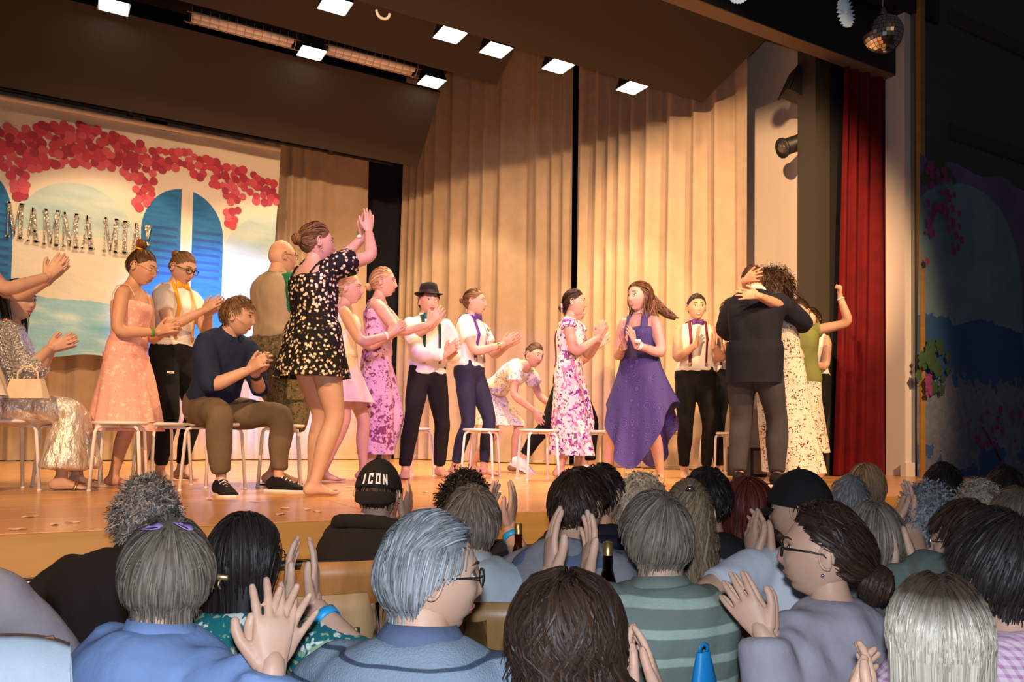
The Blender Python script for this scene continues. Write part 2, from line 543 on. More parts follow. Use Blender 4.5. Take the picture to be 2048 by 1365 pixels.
# black masking column and lintel
col_x0, col_x1, col_x2 = onY(1627, 500, 5.3)[0], onY(1656, 500, 5.3)[0], onY(1692, 500, 5.3)[0]
cl = slab('trim_2', col_x0, col_x1, 5.28, 5.5, Z0, 6.6, 'column_paint')
slab('trim_3', col_x1, col_x2 + 0.25, 5.3, 5.5, Z0, 6.6, 'black_paint')
bz = onY(1604, 102, 5.24)[2]
lt = slab('trim_4', -7, PX0, 5.08, 5.24, bz, bz + 1.6, 'black_paint')
MB().box(((-7 + PX0) / 2, 5.16, bz - 0.006), (PX0 + 7, 0.158, 0.01)).build('soffit', 'beam_underside', lt, False)
slab('trim_5', -7, PX1 + 0.4, 4.93, 5.07, bz + 0.62, 7.2, 'black_paint')
slab('ceiling_stage', -7, 9.4, 5.0, 11.2, 7.15, 7.25, 'black_paint')

# sloping acoustic panels under the stage ceiling -----------------------------
def reflector(lo, hi, x0, x1, label, th=0.05):
    """panel between lower/rear edge lo=(Y,z) and upper/front edge hi=(Y,z)"""
    d = unit(np.array([0, hi[0] - lo[0], hi[1] - lo[1]])); nn = np.array([0, -d[2], d[1]])
    if nn[2] < 0: nn = -nn
    L = math.hypot(hi[0] - lo[0], hi[1] - lo[1])
    o_ = np.array([x0, lo[0], lo[1]])
    R = np.column_stack([(1, 0, 0), d, nn])
    root = MB().prism([(0, 0), (x1 - x0, 0), (x1 - x0, L), (0, L)], R, o_, th).build('acoustic_panel', 'brown_panel', None, False)
    return tag(root, label, 'ceiling panel', 'sloping ceiling panels')
c1 = onY(835, 335, 9.3); c2 = onX(881, 185, c1[0])
reflector((9.3, c1[2]), (c2[1], c2[2]), -7, c1[0], 'rear brown ceiling panel sloping above the painted banner')
c3 = onX(993, 169, c1[0]); c4 = onX(1025, 107, c1[0])
k_ = (c4[2] - c3[2]) / (c4[1] - c3[1])
reflector((c3[1], c3[2]), (c3[1] - 1.0, c3[2] - k_ * 1.0), -7, c1[0], 'middle brown ceiling panel between the two rows of lamps')
c5 = onY(1530, 80, 5.5); c6 = onX(1405, 205, c5[0])
k_ = (c5[2] - c6[2]) / (c5[1] - c6[1])
reflector((c6[1], c6[2]), (5.3, c6[2] + k_ * (5.3 - c6[1])), -7, c5[0], 'front brown ceiling panel behind the black lintel')
slab('ceiling_slot', -7, 4.4, 6.0, 9.9, 6.35, 6.4, 'black_paint')

# lamps ------------------------------------------------------------------
emit('lamp_glow', (1.0, 0.93, 0.80), 26)
new_mat('lamp_black', (0.015, 0.015, 0.016), 0.45)
new_mat('warm_white', (0.85, 0.80, 0.72), 0.5)
new_mat('wire', (0.55, 0.42, 0.30), 0.4, 0.5)
def downlight(c, label, group, w=0.22, tilt=0.0, rz=0.0, energy=150, spot=88, lens_off=0.0):
    root = empty('ceiling_lamp', c, rz)
    tag(root, label, 'lamp', group)
    h = MB()
    a, b = w * 0.5, w * 0.36
    P = [(-a, -a, 0), (a, -a, 0), (a, a, 0), (-a, a, 0), (-b, -b, 0.15), (b, -b, 0.15), (b, b, 0.15), (-b, b, 0.15)]
    h.add(P, [(4, 5, 6, 7), (0, 1, 5, 4), (1, 2, 6, 5), (2, 3, 7, 6), (3, 0, 4, 7)])
    h.box((0, 0, 0.19), (w * 0.5, w * 0.5, 0.08)).box((-w * .45, 0, 0.13), (0.015, 0.03, 0.2)).box((w * .45, 0, 0.13), (0.015, 0.03, 0.2))
    h.build('housing', 'lamp_black', root, False)
    MB().box((0, 0, 0.004), (w * 0.92, w * 0.92, 0.008)).build('lamp_lens', 'lamp_glow', root, False)
    ld = bpy.data.lights.new('lamp_light', 'SPOT'); ld.energy = energy; ld.color = (1.0, 0.66, 0.36); ld.spot_size = math.radians(spot); ld.spot_blend = 0.25; ld.shadow_soft_size = 0.08
    lo = bpy.data.objects.new('lamp_light', ld); COL.objects.link(lo); lo.parent = root; lo.location = (0, 0, -0.02)
    lo.rotation_euler = (tilt, lens_off, 0)
    return root
FR = [(670, 12, 'first'), (900, 71, 'second'), (992, 101, 'third'), (1116, 134, 'fourth'), (1264, 177, 'fifth')]
for u, v, nm in FR:
    p = onY(u, v, c6[1] + 0.16)
    downlight(p, 'square glowing lamp on the edge of the front ceiling panel, %s from the left' % nm, 'lamps along the front ceiling panel', 0.25, energy=330, tilt=0.10, lens_off=0.22 if u > 950 else 0.0)
for u, v, nm in [(228, 14, 'leftmost'), (623, 107, 'middle'), (863, 165, 'rightmost')]:
    p = onY(u, v, c2[1] - 0.22)
    downlight(p, 'black boxed square lamp above the rear ceiling panel, %s of three' % nm, 'lamps above the rear ceiling panel', 0.27, energy=330, tilt=0.16)
def tube_light(u0, v0, u1, v1, Y, label):
    A = onY(u0, v0, Y); B = onY(u1, v1, Y); z = (A[2] + B[2]) / 2
    L = B[0] - A[0]
    root = empty('fluorescent_fitting', (A[0], Y, z)); tag(root, label, 'lamp', 'caged strip lamps over the stage')
    MB().box((L / 2, 0.05, 0.07), (L, 0.14, 0.05)).build('housing', 'lamp_black', root, False)
    for dy in (0.0, 0.09):
        MB().loft([(0.02, dy, 0.01), (L - 0.02, dy, 0.01)], 0.034, n=10).build('tube', 'warm_white', root)
    cg = MB()
    for dy, dz in ((-0.06, 0.0), (0.045, -0.06), (0.15, 0.0)):
        cg.loft([(-0.05, dy, dz), (L + 0.05, dy, dz)], 0.005, n=5)
    for i in range(13):
        x = L * i / 12
        cg.loft([(x, -0.06, 0.06), (x, -0.06, 0.0), (x, 0.0, -0.05), (x, 0.045, -0.06), (x, 0.09, -0.05), (x, 0.15, 0.0), (x, 0.15, 0.06)], 0.004, n=5)
    cg.build('wire_cage', 'wire', root)
    return root
tube_light(383, 33, 590, 82, c2[1] - 0.25, 'long caged strip lamp left of the middle boxed lamp')
tube_light(655, 96, 832, 141, c2[1] - 0.25, 'long caged strip lamp right of the middle boxed lamp')
# small hook ring hanging from the front panel
pr = onY(766, 24, c6[1] + 0.05)
tr = MB(); tr.loft([pr + 0.06 * np.array([math.cos(t), 0, math.sin(t)]) for t in np.linspace(math.pi, 2 * math.pi, 12)], 0.012, n=8)
tag(tr.build('cable_loop', 'warm_white'), 'pale cable loop hanging from the front ceiling panel', 'cable')
# batten pipe carrying the banner
pz = onY(560, 290, 9.95)
pp = MB().loft([(-6.5, 9.95, pz[2] + 0.03), (3.75, 9.95, pz[2] + 0.03)], 0.022, n=8)
for x in (-3.5, -1.2, 0.55, 2.9):
    pp.box((x, 9.95, pz[2] + 0.07), (0.07, 0.07, 0.12))
tag(pp.build('curtain_pipe', 'lamp_black'), 'thin black pipe that carries the painted banner', 'pipe')

# side spotlights on the column ------------------------------------------------
new_mat('lens_glass', (0.06, 0.055, 0.045), 0.08, 0, 0.9)
def profile_spot(name, u, v, D, ang, label, L, r, tail):
    p = at(u, v, D)
    root = empty(name, p); tag(root, label, 'spotlight', 'side spotlights by the black column')
    ax = unit(-C_R * math.cos(ang) - np.array([0, 0, 1]) * math.sin(ang) - C_F * 0.25)
    q = lambda t: ax * t
    MB().loft([q(0), q(-L * .55), q(-L * .56), q(-L)], [r, r, r * 1.15, r * 1.15], n=14, cap=0).build('barrel', 'lamp_black', root)
    MB().loft([q(0.0), q(0.015)], [r * 1.25, r * 1.25], n=14, cap=0).build('colour_frame', 'lamp_black', root)
    MB().ball(q(-0.02), (r * .85, r * .85, r * .85), n=12).build('lens', 'lens_glass', root)
    if tail:
        yk = MB(); c = q(-L * .6)
        yk.loft([c + (0, 0, 0), c + (0, 0, -.14), c + (0.06, 0, -.16)], 0.012, n=6).build('yoke', 'lamp_black', root)
        ch = [c + np.array([-.02 + .12 * t, 0, -.16 - .10 * math.sin(math.pi * t)]) for t in np.linspace(0, 1, 9)]
        MB().loft(ch, 0.006, n=5).build('safety_chain', 'steel', root)
    return root
D_s = 8.15
profile_spot('profile_spotlight', 1566, 296, D_s, 0.38, 'black profile spotlight with shiny lens aimed left beside the column', 0.42, 0.085, True)
fs = at(1600, 175, D_s)
root = empty('flood_lantern', fs); tag(root, 'black square flood lantern high beside the column', 'spotlight', 'side spotlights by the black column')
Rr = np.column_stack([C_R, -C_F, (0, 0, 1)]) @ rotm((0, 1, 0), 0.42)
MB().box((0, 0, 0), (0.24, 0.22, 0.24), Rr).box(Rr @ np.array([-0.13, 0, 0]), (0.02, 0.28, 0.28), Rr).build('lantern_body', 'lamp_black', root, False)
MB().loft([(0.05, 0, -.1), (0.09, 0, -.2), (0.16, 0, -.22)], 0.014, n=6).build('yoke', 'lamp_black', root)
MB().loft([(0.0, 0, -.14), (0.03, 0, -.19), (0.08, 0, -.2)], 0.008, n=5).build('safety_chain', 'steel', root)

# mirror ball and paper rosettes ------------------------------------------------
new_mat('mirror_tile', (0.62, 0.60, 0.60), 0.16, 1.0)
pb = at(1766, 68, 6.9)
root = empty('mirror_ball', pb); tag(root, 'mirror ball hanging in front of the pale post at top right', 'mirror ball')
mb = MB(); R_ = 0.165; rows = 15
for i in range(rows):
    t0, t1 = math.pi * (i + .06) / rows, math.pi * (i + .94) / rows
    nn = max(5, int(30 * math.sin((t0 + t1) / 2)))
    for j in range(nn):
        a0, a1 = 2 * math.pi * (j + .05) / nn, 2 * math.pi * (j + .95) / nn
        mb.add([(R_ * math.sin(t) * math.cos(a), R_ * math.sin(t) * math.sin(a), R_ * math.cos(t)) for t, a in ((t0, a0), (t1, a0), (t1, a1), (t0, a1))], [(0, 1, 2, 3)])
mb.build('mirror_tiles', 'mirror_tile', root, False)['kind'] = 'stuff'
MB().ball((0, 0, 0), (R_ * .975,) * 3, n=24, m_=16).build('core', 'lamp_black', root)
MB().loft([(0, 0, .15), (0, 0, .2), (0, 0, .24)], [.035, .03, .012], n=8).loft([(0, 0, .22), (0, 0, .9)], .004, n=5).build('hanger', 'steel', root)
new_mat('paper_blue', (0.38, 0.58, 0.86), 0.8)
def rosette(u, v, D, r, label, face):
    p = at(u, v, D)
    root = empty('paper_rosette', p); tag(root, label, 'decoration', 'paper rosettes hanging from the lintel')
    n = 22; V = [(0, 0, 0)]; F = []
    fx = unit(face); ux = unit(np.cross((0, 0, 1), fx)); uz = np.cross(fx, ux)
    for i in range(2 * n):
        t = math.pi * i / n; rr = r * (1 if i % 2 else .93)
        V.append(ux * rr * math.cos(t) + uz * rr * math.sin(t) + fx * (0.016 if i % 2 else -0.016))
    for i in range(2 * n): F.append((0, 1 + i, 1 + (i + 1) % (2 * n)))
    MB().add(V, F).build('pleated_disc', 'paper_blue', root, False)
    MB().ball((0, 0, 0), (.014, .014, .014)).build('centre', 'paper_blue', root)
    MB().loft([(0, 0, r * .9), (0, 0, 0.9)], .0015, n=4).build('thread', 'warm_white', root)
rosette(1691, 25, 6.7, 0.128, 'large pale blue pleated paper rosette left of the mirror ball', -C_F + C_R * .75)
rosette(1478, -14, 6.4, 0.09, 'pale paper rosette cut by the top edge of the picture', -C_F - C_R * .2)

# painted banner at the back --------------------------------------------------
BY = 9.88
b_tl = onY(-420, 127, BY); b_tr = onY(561, 298, BY); b_bl = onY(60, 708, BY)
BX0, BX1, BZ1, BZ0 = -3.9, b_tr[0], b_tr[2] + 0.0, b_bl[2]
m_ = new_mat('banner_cloth', (0.80, 0.74, 0.66), 0.85, 0, 0.15)
k = NT(m_)
sx = k.n('ShaderNodeSeparateXYZ'); k.l(k.obj(), sx.inputs[0])
nz = k.noise(2.2, 5, k.mapping((1, 1, 3.5)))
nz2 = k.noise(6, 4, k.mapping((1, 1, 4)))
WHITE = (0.66, 0.60, 0.52)
def disc_mask(cx, cz, rx, rz, below=True):
    """arch: half ellipse above cz, straight sides below"""
    X = k.math('DIVIDE', k.math('SUBTRACT', sx.outputs['X'], cx), rx)
    Zz = k.math('DIVIDE', k.math('SUBTRACT', sx.outputs['Z'], cz), rz)
    if below: Zz = k.math('MAXIMUM', Zz, 0.0)
    d = k.math('ADD', k.math('MULTIPLY', X, X), k.math('MULTIPLY', Zz, Zz))
    d = k.math('ADD', d, k.math('MULTIPLY', nz2.outputs['Fac'], 0.04))
    return k.math('LESS_THAN', d, 1.02)
bx = lambda u, v: onY(u, v, BY)
def arch(col, uc, vtop, ur, vmid, color):
    c_ = bx(uc, vmid); t = bx(uc, vtop); r_ = abs(bx(uc + ur, vmid)[0] - c_[0])
    return k.mix(disc_mask(c_[0], c_[2], r_, t[2] - c_[2]), col, color)
SKY = k.ramp(nz.outputs['Fac'], [(0.3, (0.33, 0.50, 0.54)), (0.7, (0.50, 0.60, 0.58))])
SEA = k.ramp(nz.outputs['Fac'], [(0.3, (0.16, 0.40, 0.58)), (0.55, (0.26, 0.50, 0.64)), (0.72, (0.48, 0.64, 0.68))])
SHUT = k.ramp(nz2.outputs['Fac'], [(0.3, (0.022, 0.13, 0.36)), (0.7, (0.035, 0.18, 0.44))])
col = WHITE
col = arch(col, 152, 366, 118, 478, SKY)
col = arch(col, 555, 430, 108, 545, SKY)
# pale house wall inside the centre arch, sea below
zb = bx(150, 470)[2]; zs = bx(150, 590)[2]
inb = k.math('MULTIPLY', k.math('LESS_THAN', sx.outputs['Z'], zb), k.math('GREATER_THAN', sx.outputs['X'], bx(22, 500)[0]))
inb = k.math('MULTIPLY', inb, k.math('LESS_THAN', sx.outputs['X'], bx(284, 500)[0]))
col = k.mix(inb, col, k.ramp(nz.outputs['Fac'], [(0.3, (0.56, 0.58, 0.53)), (0.7, (0.64, 0.62, 0.55))]))
col = k.mix(k.math('LESS_THAN', k.math('ADD', sx.outputs['Z'], k.math('MULTIPLY', nz.outputs['Fac'], 0.12)), zs), col, SEA)
# shutters
col = arch(col, 366, 379, 80, 470, SHUT)
col = arch(col, -22, 350, 48, 452, SHUT)
gap = k.math('LESS_THAN', k.math('ABSOLUTE', k.math('SUBTRACT', sx.outputs['X'], bx(373, 450)[0])), 0.062)
gap = k.math('MULTIPLY', gap, k.math('GREATER_THAN', sx.outputs['Z'], BZ0 + 0.6))
col = k.mix(gap, col, WHITE)
# louvre strokes on the shutters
zf = k.math('FRACT', k.math('DIVIDE', sx.outputs['Z'], 0.088))
lv = k.math('GREATER_THAN', zf, 0.62)
for (ua, ub, va, vb) in ((306, 352, 450, 560), (386, 438, 460, 570), (-30, 15, 420, 560)):
    A = bx(ua, va); B = bx(ub, vb)
    q = k.math('MULTIPLY', k.math('GREATER_THAN', sx.outputs['X'], A[0]), k.math('LESS_THAN', sx.outputs['X'], B[0]))
    q = k.math('MULTIPLY', q, k.math('MULTIPLY', k.math('LESS_THAN', sx.outputs['Z'], A[2]), k.math('GREATER_THAN', sx.outputs['Z'], B[2])))
    col = k.mix(k.math('MULTIPLY', k.math('MULTIPLY', q, lv), 0.7), col, (0.03, 0.07, 0.25))
k.color(col)
k.bump(k.noise(3, 4, k.mapping((1, 1, 1.5))).outputs['Fac'], 0.35, 0.06)
root = empty('painted_banner', (0, 0, 0))
tag(root, 'large painted cloth banner with arches, blue shutters and pink blossoms', 'banner')
nx, nzn = 90, 40
V = []; F = []
def banner_y(x, z):
    t = (z - BZ0) / (BZ1 - BZ0)
    return BY + 0.012 * math.sin(x * 2.3 + 1.5 * t) * (1 - t * .5) + 0.02 * max(0, t - .8) * 5 * math.sin(x * 7 + t * 20) * .6
for j in range(nzn + 1):
    for i in range(nx + 1):
        x = BX0 + (BX1 - BX0) * i / nx; t = j / nzn
        z = BZ0 + (BZ1 - BZ0) * t
        zz = z - (0.02 * (1 - math.cos(x * 3.1)) if j == nzn else 0) + (0.03 * math.sin(x * 2.2) + .015 * math.sin(x * 9) if j == 0 else 0)
        V.append((x - 0.10 * (1 - t) * (i == nx) * math.sin(t * 3), banner_y(x, z), zz))
for j in range(nzn):
    for i in range(nx):
        a = j * (nx + 1) + i
        F.append((a, a + 1, a + nx + 2, a + nx + 1))
MB().add(V, F).build('cloth', 'banner_cloth', root)
MB().loft([(BX0, BY - .01, BZ1 - .01), (BX1, BY - .01, BZ1 - .01)], .03, .02, n=8).build('hem_sleeve', 'banner_cloth', root)
# blossoms, dabbed on one by one
for i, c in enumerate([(0.46, 0.045, 0.085), (0.33, 0.026, 0.065), (0.54, 0.085, 0.13)]):
    new_mat('blossom_paint_%d' % i, c, 0.7)
disc = []
for i in range(3):
    a = [(0.047 * math.cos(t), 0.0, 0.047 * math.sin(t) * 1.05) for t in np.linspace(0, 2 * math.pi, 13)[:-1]]
    me = MB().add(a + [(p_[0] * .96, -0.003, p_[2] * .96) for p_ in a], [tuple(range(12, 24))] + [(q, (q + 1) % 12, (q + 1) % 12 + 12, q + 12) for q in range(12)]).mesh('blossom', False)
    me.materials.append(MATS['blossom_paint_%d' % i]); disc.append(me)
rs = random.Random(12)
def in_vine(u, v):
    top = np.interp(u, [-60, 20, 60, 160, 220, 300, 380, 440, 500, 560], [255, 252, 250, 248, 265, 292, 305, 325, 345, 368])
    bot = np.interp(u, [-60, 0, 30, 90, 150, 200, 250, 300, 340, 390, 430, 480, 520, 560], [330, 335, 345, 335, 330, 335, 345, 350, 335, 350, 375, 395, 405, 410])
    if top <= v <= bot: return True
    if v < top: return False
    for uc, vb, w in ((40, 398, 22), (285, 425, 30), (463, 452, 22)):
        if abs(u - uc) < w * (1 - max(0, v - bot) / (vb - bot + 1) * .7) and v < vb: return True
    return False
pts = []; tries = 0
while len(pts) < 285 and tries < 60000:
    tries += 1
    u, v = rs.uniform(-60, 553), rs.uniform(245, 460)
    if not in_vine(u, v): continue
    if any((u - a) ** 2 + (v - b) ** 2 < 9.0 ** 2 for a, b in pts): continue
    pts.append((u, v))
for i, (u, v) in enumerate(pts):
    p = onY(u, v, BY)
    top = v < np.interp(u, [0, 560], [300, 385])
    q = mk('blossom', disc[rs.choice((0, 1, 0, 1, 2) if top else (0, 2, 0, 2, 1))], None, root, (p[0], banner_y(p[0], p[2]) - 0.006 - 0.0004 * (i % 17), p[2]))
    q.scale = (rs.uniform(.8, 1.12),) * 3
# glitter letters MAMMA MIA!
m_ = new_mat('glitter', (0.42, 0.40, 0.36), 0.36, 0.45)
k = NT(m_)
vo = k.n('ShaderNodeTexVoronoi'); vo.inputs['Scale'].default_value = 75; k.l(k.obj(), vo.inputs['Vector'])
k.color(k.ramp(vo.outputs['Distance'], [(0.2, (0.62, 0.59, 0.54)), (0.55, (0.20, 0.19, 0.175))]))
sp = k.n('ShaderNodeVectorMath', operation='SUBTRACT'); k.l(vo.outputs['Color'], sp.inputs[0]); sp.inputs[1].default_value = (.5, .5, .5); sp.label = 'facets'
ad = k.n('ShaderNodeVectorMath', operation='MULTIPLY_ADD'); k.l(sp.outputs[0], ad.inputs[0]); ad.inputs[1].default_value = (.6, .6, .6)
ge = k.n('ShaderNodeNewGeometry'); k.l(ge.outputs['Normal'], ad.inputs[2])
nr = k.n('ShaderNodeVectorMath', operation='NORMALIZE'); k.l(ad.outputs[0], nr.inputs[0]); k.l(nr.outputs[0], k.b.inputs['Normal'])
def glyph(ch):
    """slab-serif strokes on a 1-high cell; returns (width, polygons)"""
    S = lambda x, w=.20, y0=0, y1=1: [(x, y0), (x + w, y0), (x + w, y1), (x, y1)]
    D_ = lambda x0, x1, w, y0=0, y1=1: [(x0, y0), (x0 + w, y0), (x1 + w, y1), (x1, y1)]
    if ch == 'M':
        return .98, [S(.09, .06), S(.70, .19), D_(.40, .10, .15, .05), D_(.44, .70, .05, .05), S(.0, .24, 0, .05), S(.62, .36, 0, .05), S(0, .22, .95, 1), S(.72, .26, .95, 1)]
    if ch == 'A':
        return .70, [D_(.06, .27, .07), D_(.42, .24, .19), S(.18, .30, .28, .34), S(0, .22, 0, .05), S(.36, .34, 0, .05)]
    if ch == 'I':
        return .40, [S(.11, .18), S(.0, .40, 0, .05), S(0, .40, .95, 1)]
    return .34, [[(.10, .30), (.18, .30), (.29, .92), (.22, 1), (.07, 1), (0, .92)], [(.07, .0), (.21, .0), (.24, .08), (.21, .17), (.07, .17), (.04, .08)]]
LET = [('M', 10, 50, 405, 476), ('A', 51, 82, 415, 484), ('M', 84, 122, 419, 491), ('M', 122, 160, 426, 495), ('A', 160, 192, 431, 498), ('M', 204, 239, 436, 504), ('I', 240, 259, 442, 507), ('A', 259, 287, 446, 509), ('!', 288, 305, 450, 492)]
for ch, u0, u1, v0, v1 in LET:
    A = onY(u0, v1, BY - .03); B = onY(u1, v0, BY - .03)
    A[2] = onY((u0 + u1) / 2, v1, BY - .03)[2]; B[2] = onY((u0 + u1) / 2, v0, BY - .03)[2]
    w, polys = glyph(ch)
    g = MB()
    for pl in polys:
        g.prism([(x / w * (B[0] - A[0]), y_ * (B[2] - A[2])) for x, y_ in pl], np.column_stack([(1, 0, 0), (0, 0, 1), (0, -1, 0)]), np.array([A[0], BY - .02, A[2]]), .008)
    g.build('letter', 'glitter', root, False)

# dim painted backdrop on the right wall ------------------------------------------
QY = 4.9
q0 = onY(1836, 308, QY)
QX0, QX1, QZ1, QZ0 = q0[0], 10.6, q0[2], 0.75
m_ = new_mat('mural_cloth', (0.2, 0.3, 0.45), 0.8)
k = NT(m_)
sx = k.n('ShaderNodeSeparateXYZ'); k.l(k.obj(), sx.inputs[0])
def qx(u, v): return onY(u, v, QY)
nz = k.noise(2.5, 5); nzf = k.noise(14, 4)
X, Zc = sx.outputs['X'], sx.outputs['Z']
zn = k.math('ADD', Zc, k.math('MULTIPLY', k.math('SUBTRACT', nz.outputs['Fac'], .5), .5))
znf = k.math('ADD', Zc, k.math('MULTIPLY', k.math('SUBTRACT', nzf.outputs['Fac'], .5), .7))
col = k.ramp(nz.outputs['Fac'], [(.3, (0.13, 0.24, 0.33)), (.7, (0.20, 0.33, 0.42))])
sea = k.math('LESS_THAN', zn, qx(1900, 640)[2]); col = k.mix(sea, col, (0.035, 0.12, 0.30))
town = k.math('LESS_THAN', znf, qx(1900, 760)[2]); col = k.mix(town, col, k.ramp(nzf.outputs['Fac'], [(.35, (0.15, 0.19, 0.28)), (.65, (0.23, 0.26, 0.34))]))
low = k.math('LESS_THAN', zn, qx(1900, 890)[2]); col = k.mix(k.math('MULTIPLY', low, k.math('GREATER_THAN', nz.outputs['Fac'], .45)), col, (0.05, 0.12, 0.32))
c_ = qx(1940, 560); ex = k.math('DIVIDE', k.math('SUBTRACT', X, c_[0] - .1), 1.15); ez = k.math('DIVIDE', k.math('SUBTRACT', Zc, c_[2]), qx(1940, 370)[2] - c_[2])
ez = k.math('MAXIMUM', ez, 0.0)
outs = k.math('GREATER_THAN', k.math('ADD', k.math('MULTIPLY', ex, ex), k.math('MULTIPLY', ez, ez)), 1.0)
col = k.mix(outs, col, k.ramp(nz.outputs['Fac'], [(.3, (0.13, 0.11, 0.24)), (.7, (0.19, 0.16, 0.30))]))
k.color(col)
root = empty('painted_mural', (0, 0, 0)); tag(root, 'dim painted seaside cloth on the dark wall at far right', 'banner')
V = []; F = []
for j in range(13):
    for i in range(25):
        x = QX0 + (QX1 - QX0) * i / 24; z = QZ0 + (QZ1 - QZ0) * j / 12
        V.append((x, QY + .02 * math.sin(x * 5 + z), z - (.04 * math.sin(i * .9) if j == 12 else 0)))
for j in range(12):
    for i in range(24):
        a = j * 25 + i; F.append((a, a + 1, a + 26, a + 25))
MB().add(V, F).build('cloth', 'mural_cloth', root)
new_mat('mural_pink', (0.28, 0.05, 0.19), .8); new_mat('mural_green', (0.05, 0.11, 0.05), .8); new_mat('mural_brown', (0.10, 0.05, 0.04), .8)
rs = random.Random(8)
def dabs(name, mat, spots, rr):
    me = MB().add([(math.cos(t) * (1 if q % 2 else .7), -.004, math.sin(t) * (1 if q % 2 else .7)) for q, t in enumerate(np.linspace(0, 6.283, 11)[:-1])] + [(0, -.007, 0)], [(10, (q + 1) % 10, q) for q in range(10)]).mesh(name, False)
    me.materials.append(MATS[mat])
    for i, (u, v) in enumerate(spots):
        p = qx(u, v); s_ = rr * rs.uniform(.6, 1.2)
        o = mk(name, me, None, root, (p[0], QY - .025 - .0006 * i, p[2])); o.scale = (s_, 1, s_)
vine = [(rs.gauss(1868, 14), rs.uniform(325, 420)) for _ in range(34)] + [(1853 + rs.gauss(0, 6), rs.uniform(420, 470)) for _ in range(9)] + [(1880 + 25 * t + rs.gauss(0, 6), 410 + 90 * t) for t in [rs.random() for _ in range(16)]] + [(1906, 430), (1895, 505), (1893, 495), (1842, 525)]
dabs('painted_leaf', 'mural_green', [(1866 + rs.gauss(0, 16), rs.uniform(322, 375)) for _ in range(16)] + [(1862 + rs.gauss(0, 14), rs.gauss(735, 24)) for _ in range(26)], .075)
dabs('painted_blossom', 'mural_pink', vine + [(1845 + rs.gauss(0, 4), rs.uniform(750, 800)) for _ in range(10)] + [(1985 + rs.gauss(0, 34), 865 + rs.gauss(0, 20)) for _ in range(24)], .05)
bt = MB(); A = qx(1962, 855); B = qx(2000, 925)
bt.loft([(A[0], QY - .02, A[2]), (B[0], QY - .02, B[2])], .012, n=5).build('painted_branch', 'mural_brown', root)
# ================================================================== PEOPLE: anatomy
SK = {'a': (0.59, 0.37, 0.265), 'b': (0.56, 0.36, 0.27), 'c': (0.56, 0.33, 0.22)}
for q, c in SK.items(): skin('skin_' + q, c)
new_mat('eye_white', (0.75, 0.73, 0.70), 0.25); new_mat('iris', (0.05, 0.035, 0.025), 0.2)
new_mat('lips', (0.36, 0.10, 0.085), 0.4); new_mat('teeth', (0.82, 0.80, 0.76), 0.3)
new_mat('brow_dark', (0.045, 0.027, 0.018), 0.8); new_mat('nail', (0.70, 0.48, 0.42), 0.3)
new_mat('brow_light', (0.085, 0.048, 0.026), 0.8)

def _head():
    NA, NL = 54, 48
    q = np.linspace(-math.pi, math.pi, NA, endpoint=False)
    p = q - 0.38 * np.sin(q)
    t = np.linspace(0, math.pi, NL + 2)[1:-1]
    T, P = np.meshgrid(t, p, indexing='ij')
    d = np.stack([np.sin(T) * np.sin(P), np.sin(T) * np.cos(P), np.cos(T)], -1).reshape(-1, 3)
    d = np.vstack([[(0, 0, 1)], d, [(0, 0, -1)]])
    V = d * np.array([0.0745, 0.096, 0.118])
    x, y, z = V[:, 0].copy(), V[:, 1].copy(), V[:, 2].copy()
    fr = y > 0
    tz = np.clip(-z / 0.118, 0, 1)
    x *= 1 - 0.24 * tz ** 1.5
    x *= 1 + 0.05 * np.exp(-((z - .03) / .04) ** 2)
    y = np.where(fr, y * (0.97 + 0.10 * tz), y * (1.03 - 0.50 * sstep(tz, .1, 1)))
    y = np.where(fr, y - 0.010 * np.clip(z / .118, 0, 1) ** 2, y)
    ax = np.abs(x); g = lambda v, s: np.exp(-(v / s) ** 2)
    fm = sstep(y, 0.01, 0.05)
    nose = np.interp(z, [-.05, -.043, -.036, -.028, -.010, .012, .026], [0, .005, .0155, .0175, .011, .005, 0])
    nw = np.interp(z, [-.045, -.034, -.02, .02], [.017, .0155, .010, .009])
    dy = nose * np.exp(-(x / nw) ** 2)
    dy += -.0095 * g(ax - .031, .015) * g(z - .008, .012)
    dy += .0045 * g(z - .031, .010) * g(x, .05)
    dy += .004 * g(ax - .043, .018) * g(z + .026, .018)
    dy += .0065 * g(x, .022) * (g(z + .0605, .0048) + g(z + .0725, .0052)) - .003 * g(x, .022) * g(z + .0665, .0025)
    dy += -.0035 * g(z + .084, .006) * g(x, .022) + .011 * g(z + .103, .014) * g(x, .024)
    y = y + dy * fm
    V = np.column_stack([x, y, z])
    F = []
    for j in range(NA): F.append((0, 1 + j, 1 + (j + 1) % NA))
    for i in range(NL - 1):
        for j in range(NA):
            a = 1 + i * NA
            F.append((a + j, a + NA + j, a + NA + (j + 1) % NA, a + (j + 1) % NA))
    e = len(V) - 1; a = 1 + (NL - 1) * NA
    for j in range(NA): F.append((e, a + (j + 1) % NA, a + j))
    F = [f[::-1] for f in F]
    return V, F, d
HV, HF, HD = _head()
_hr = np.linalg.norm(HV, axis=1)
_hu = HV / _hr[:, None]
_gt = np.arccos(np.clip(_hu[:, 2], -1, 1)); _gp = np.arctan2(_hu[:, 0], _hu[:, 1])
_tab = np.zeros((37, 72))
for _i in range(37):
    for _j in range(72):
        t_, p_ = math.pi * _i / 36, -math.pi + 2 * math.pi * _j / 72
        v_ = np.array([math.sin(t_) * math.sin(p_), math.sin(t_) * math.cos(p_), math.cos(t_)])
        _tab[_i, _j] = _hr[np.argmax(_hu @ v_)]
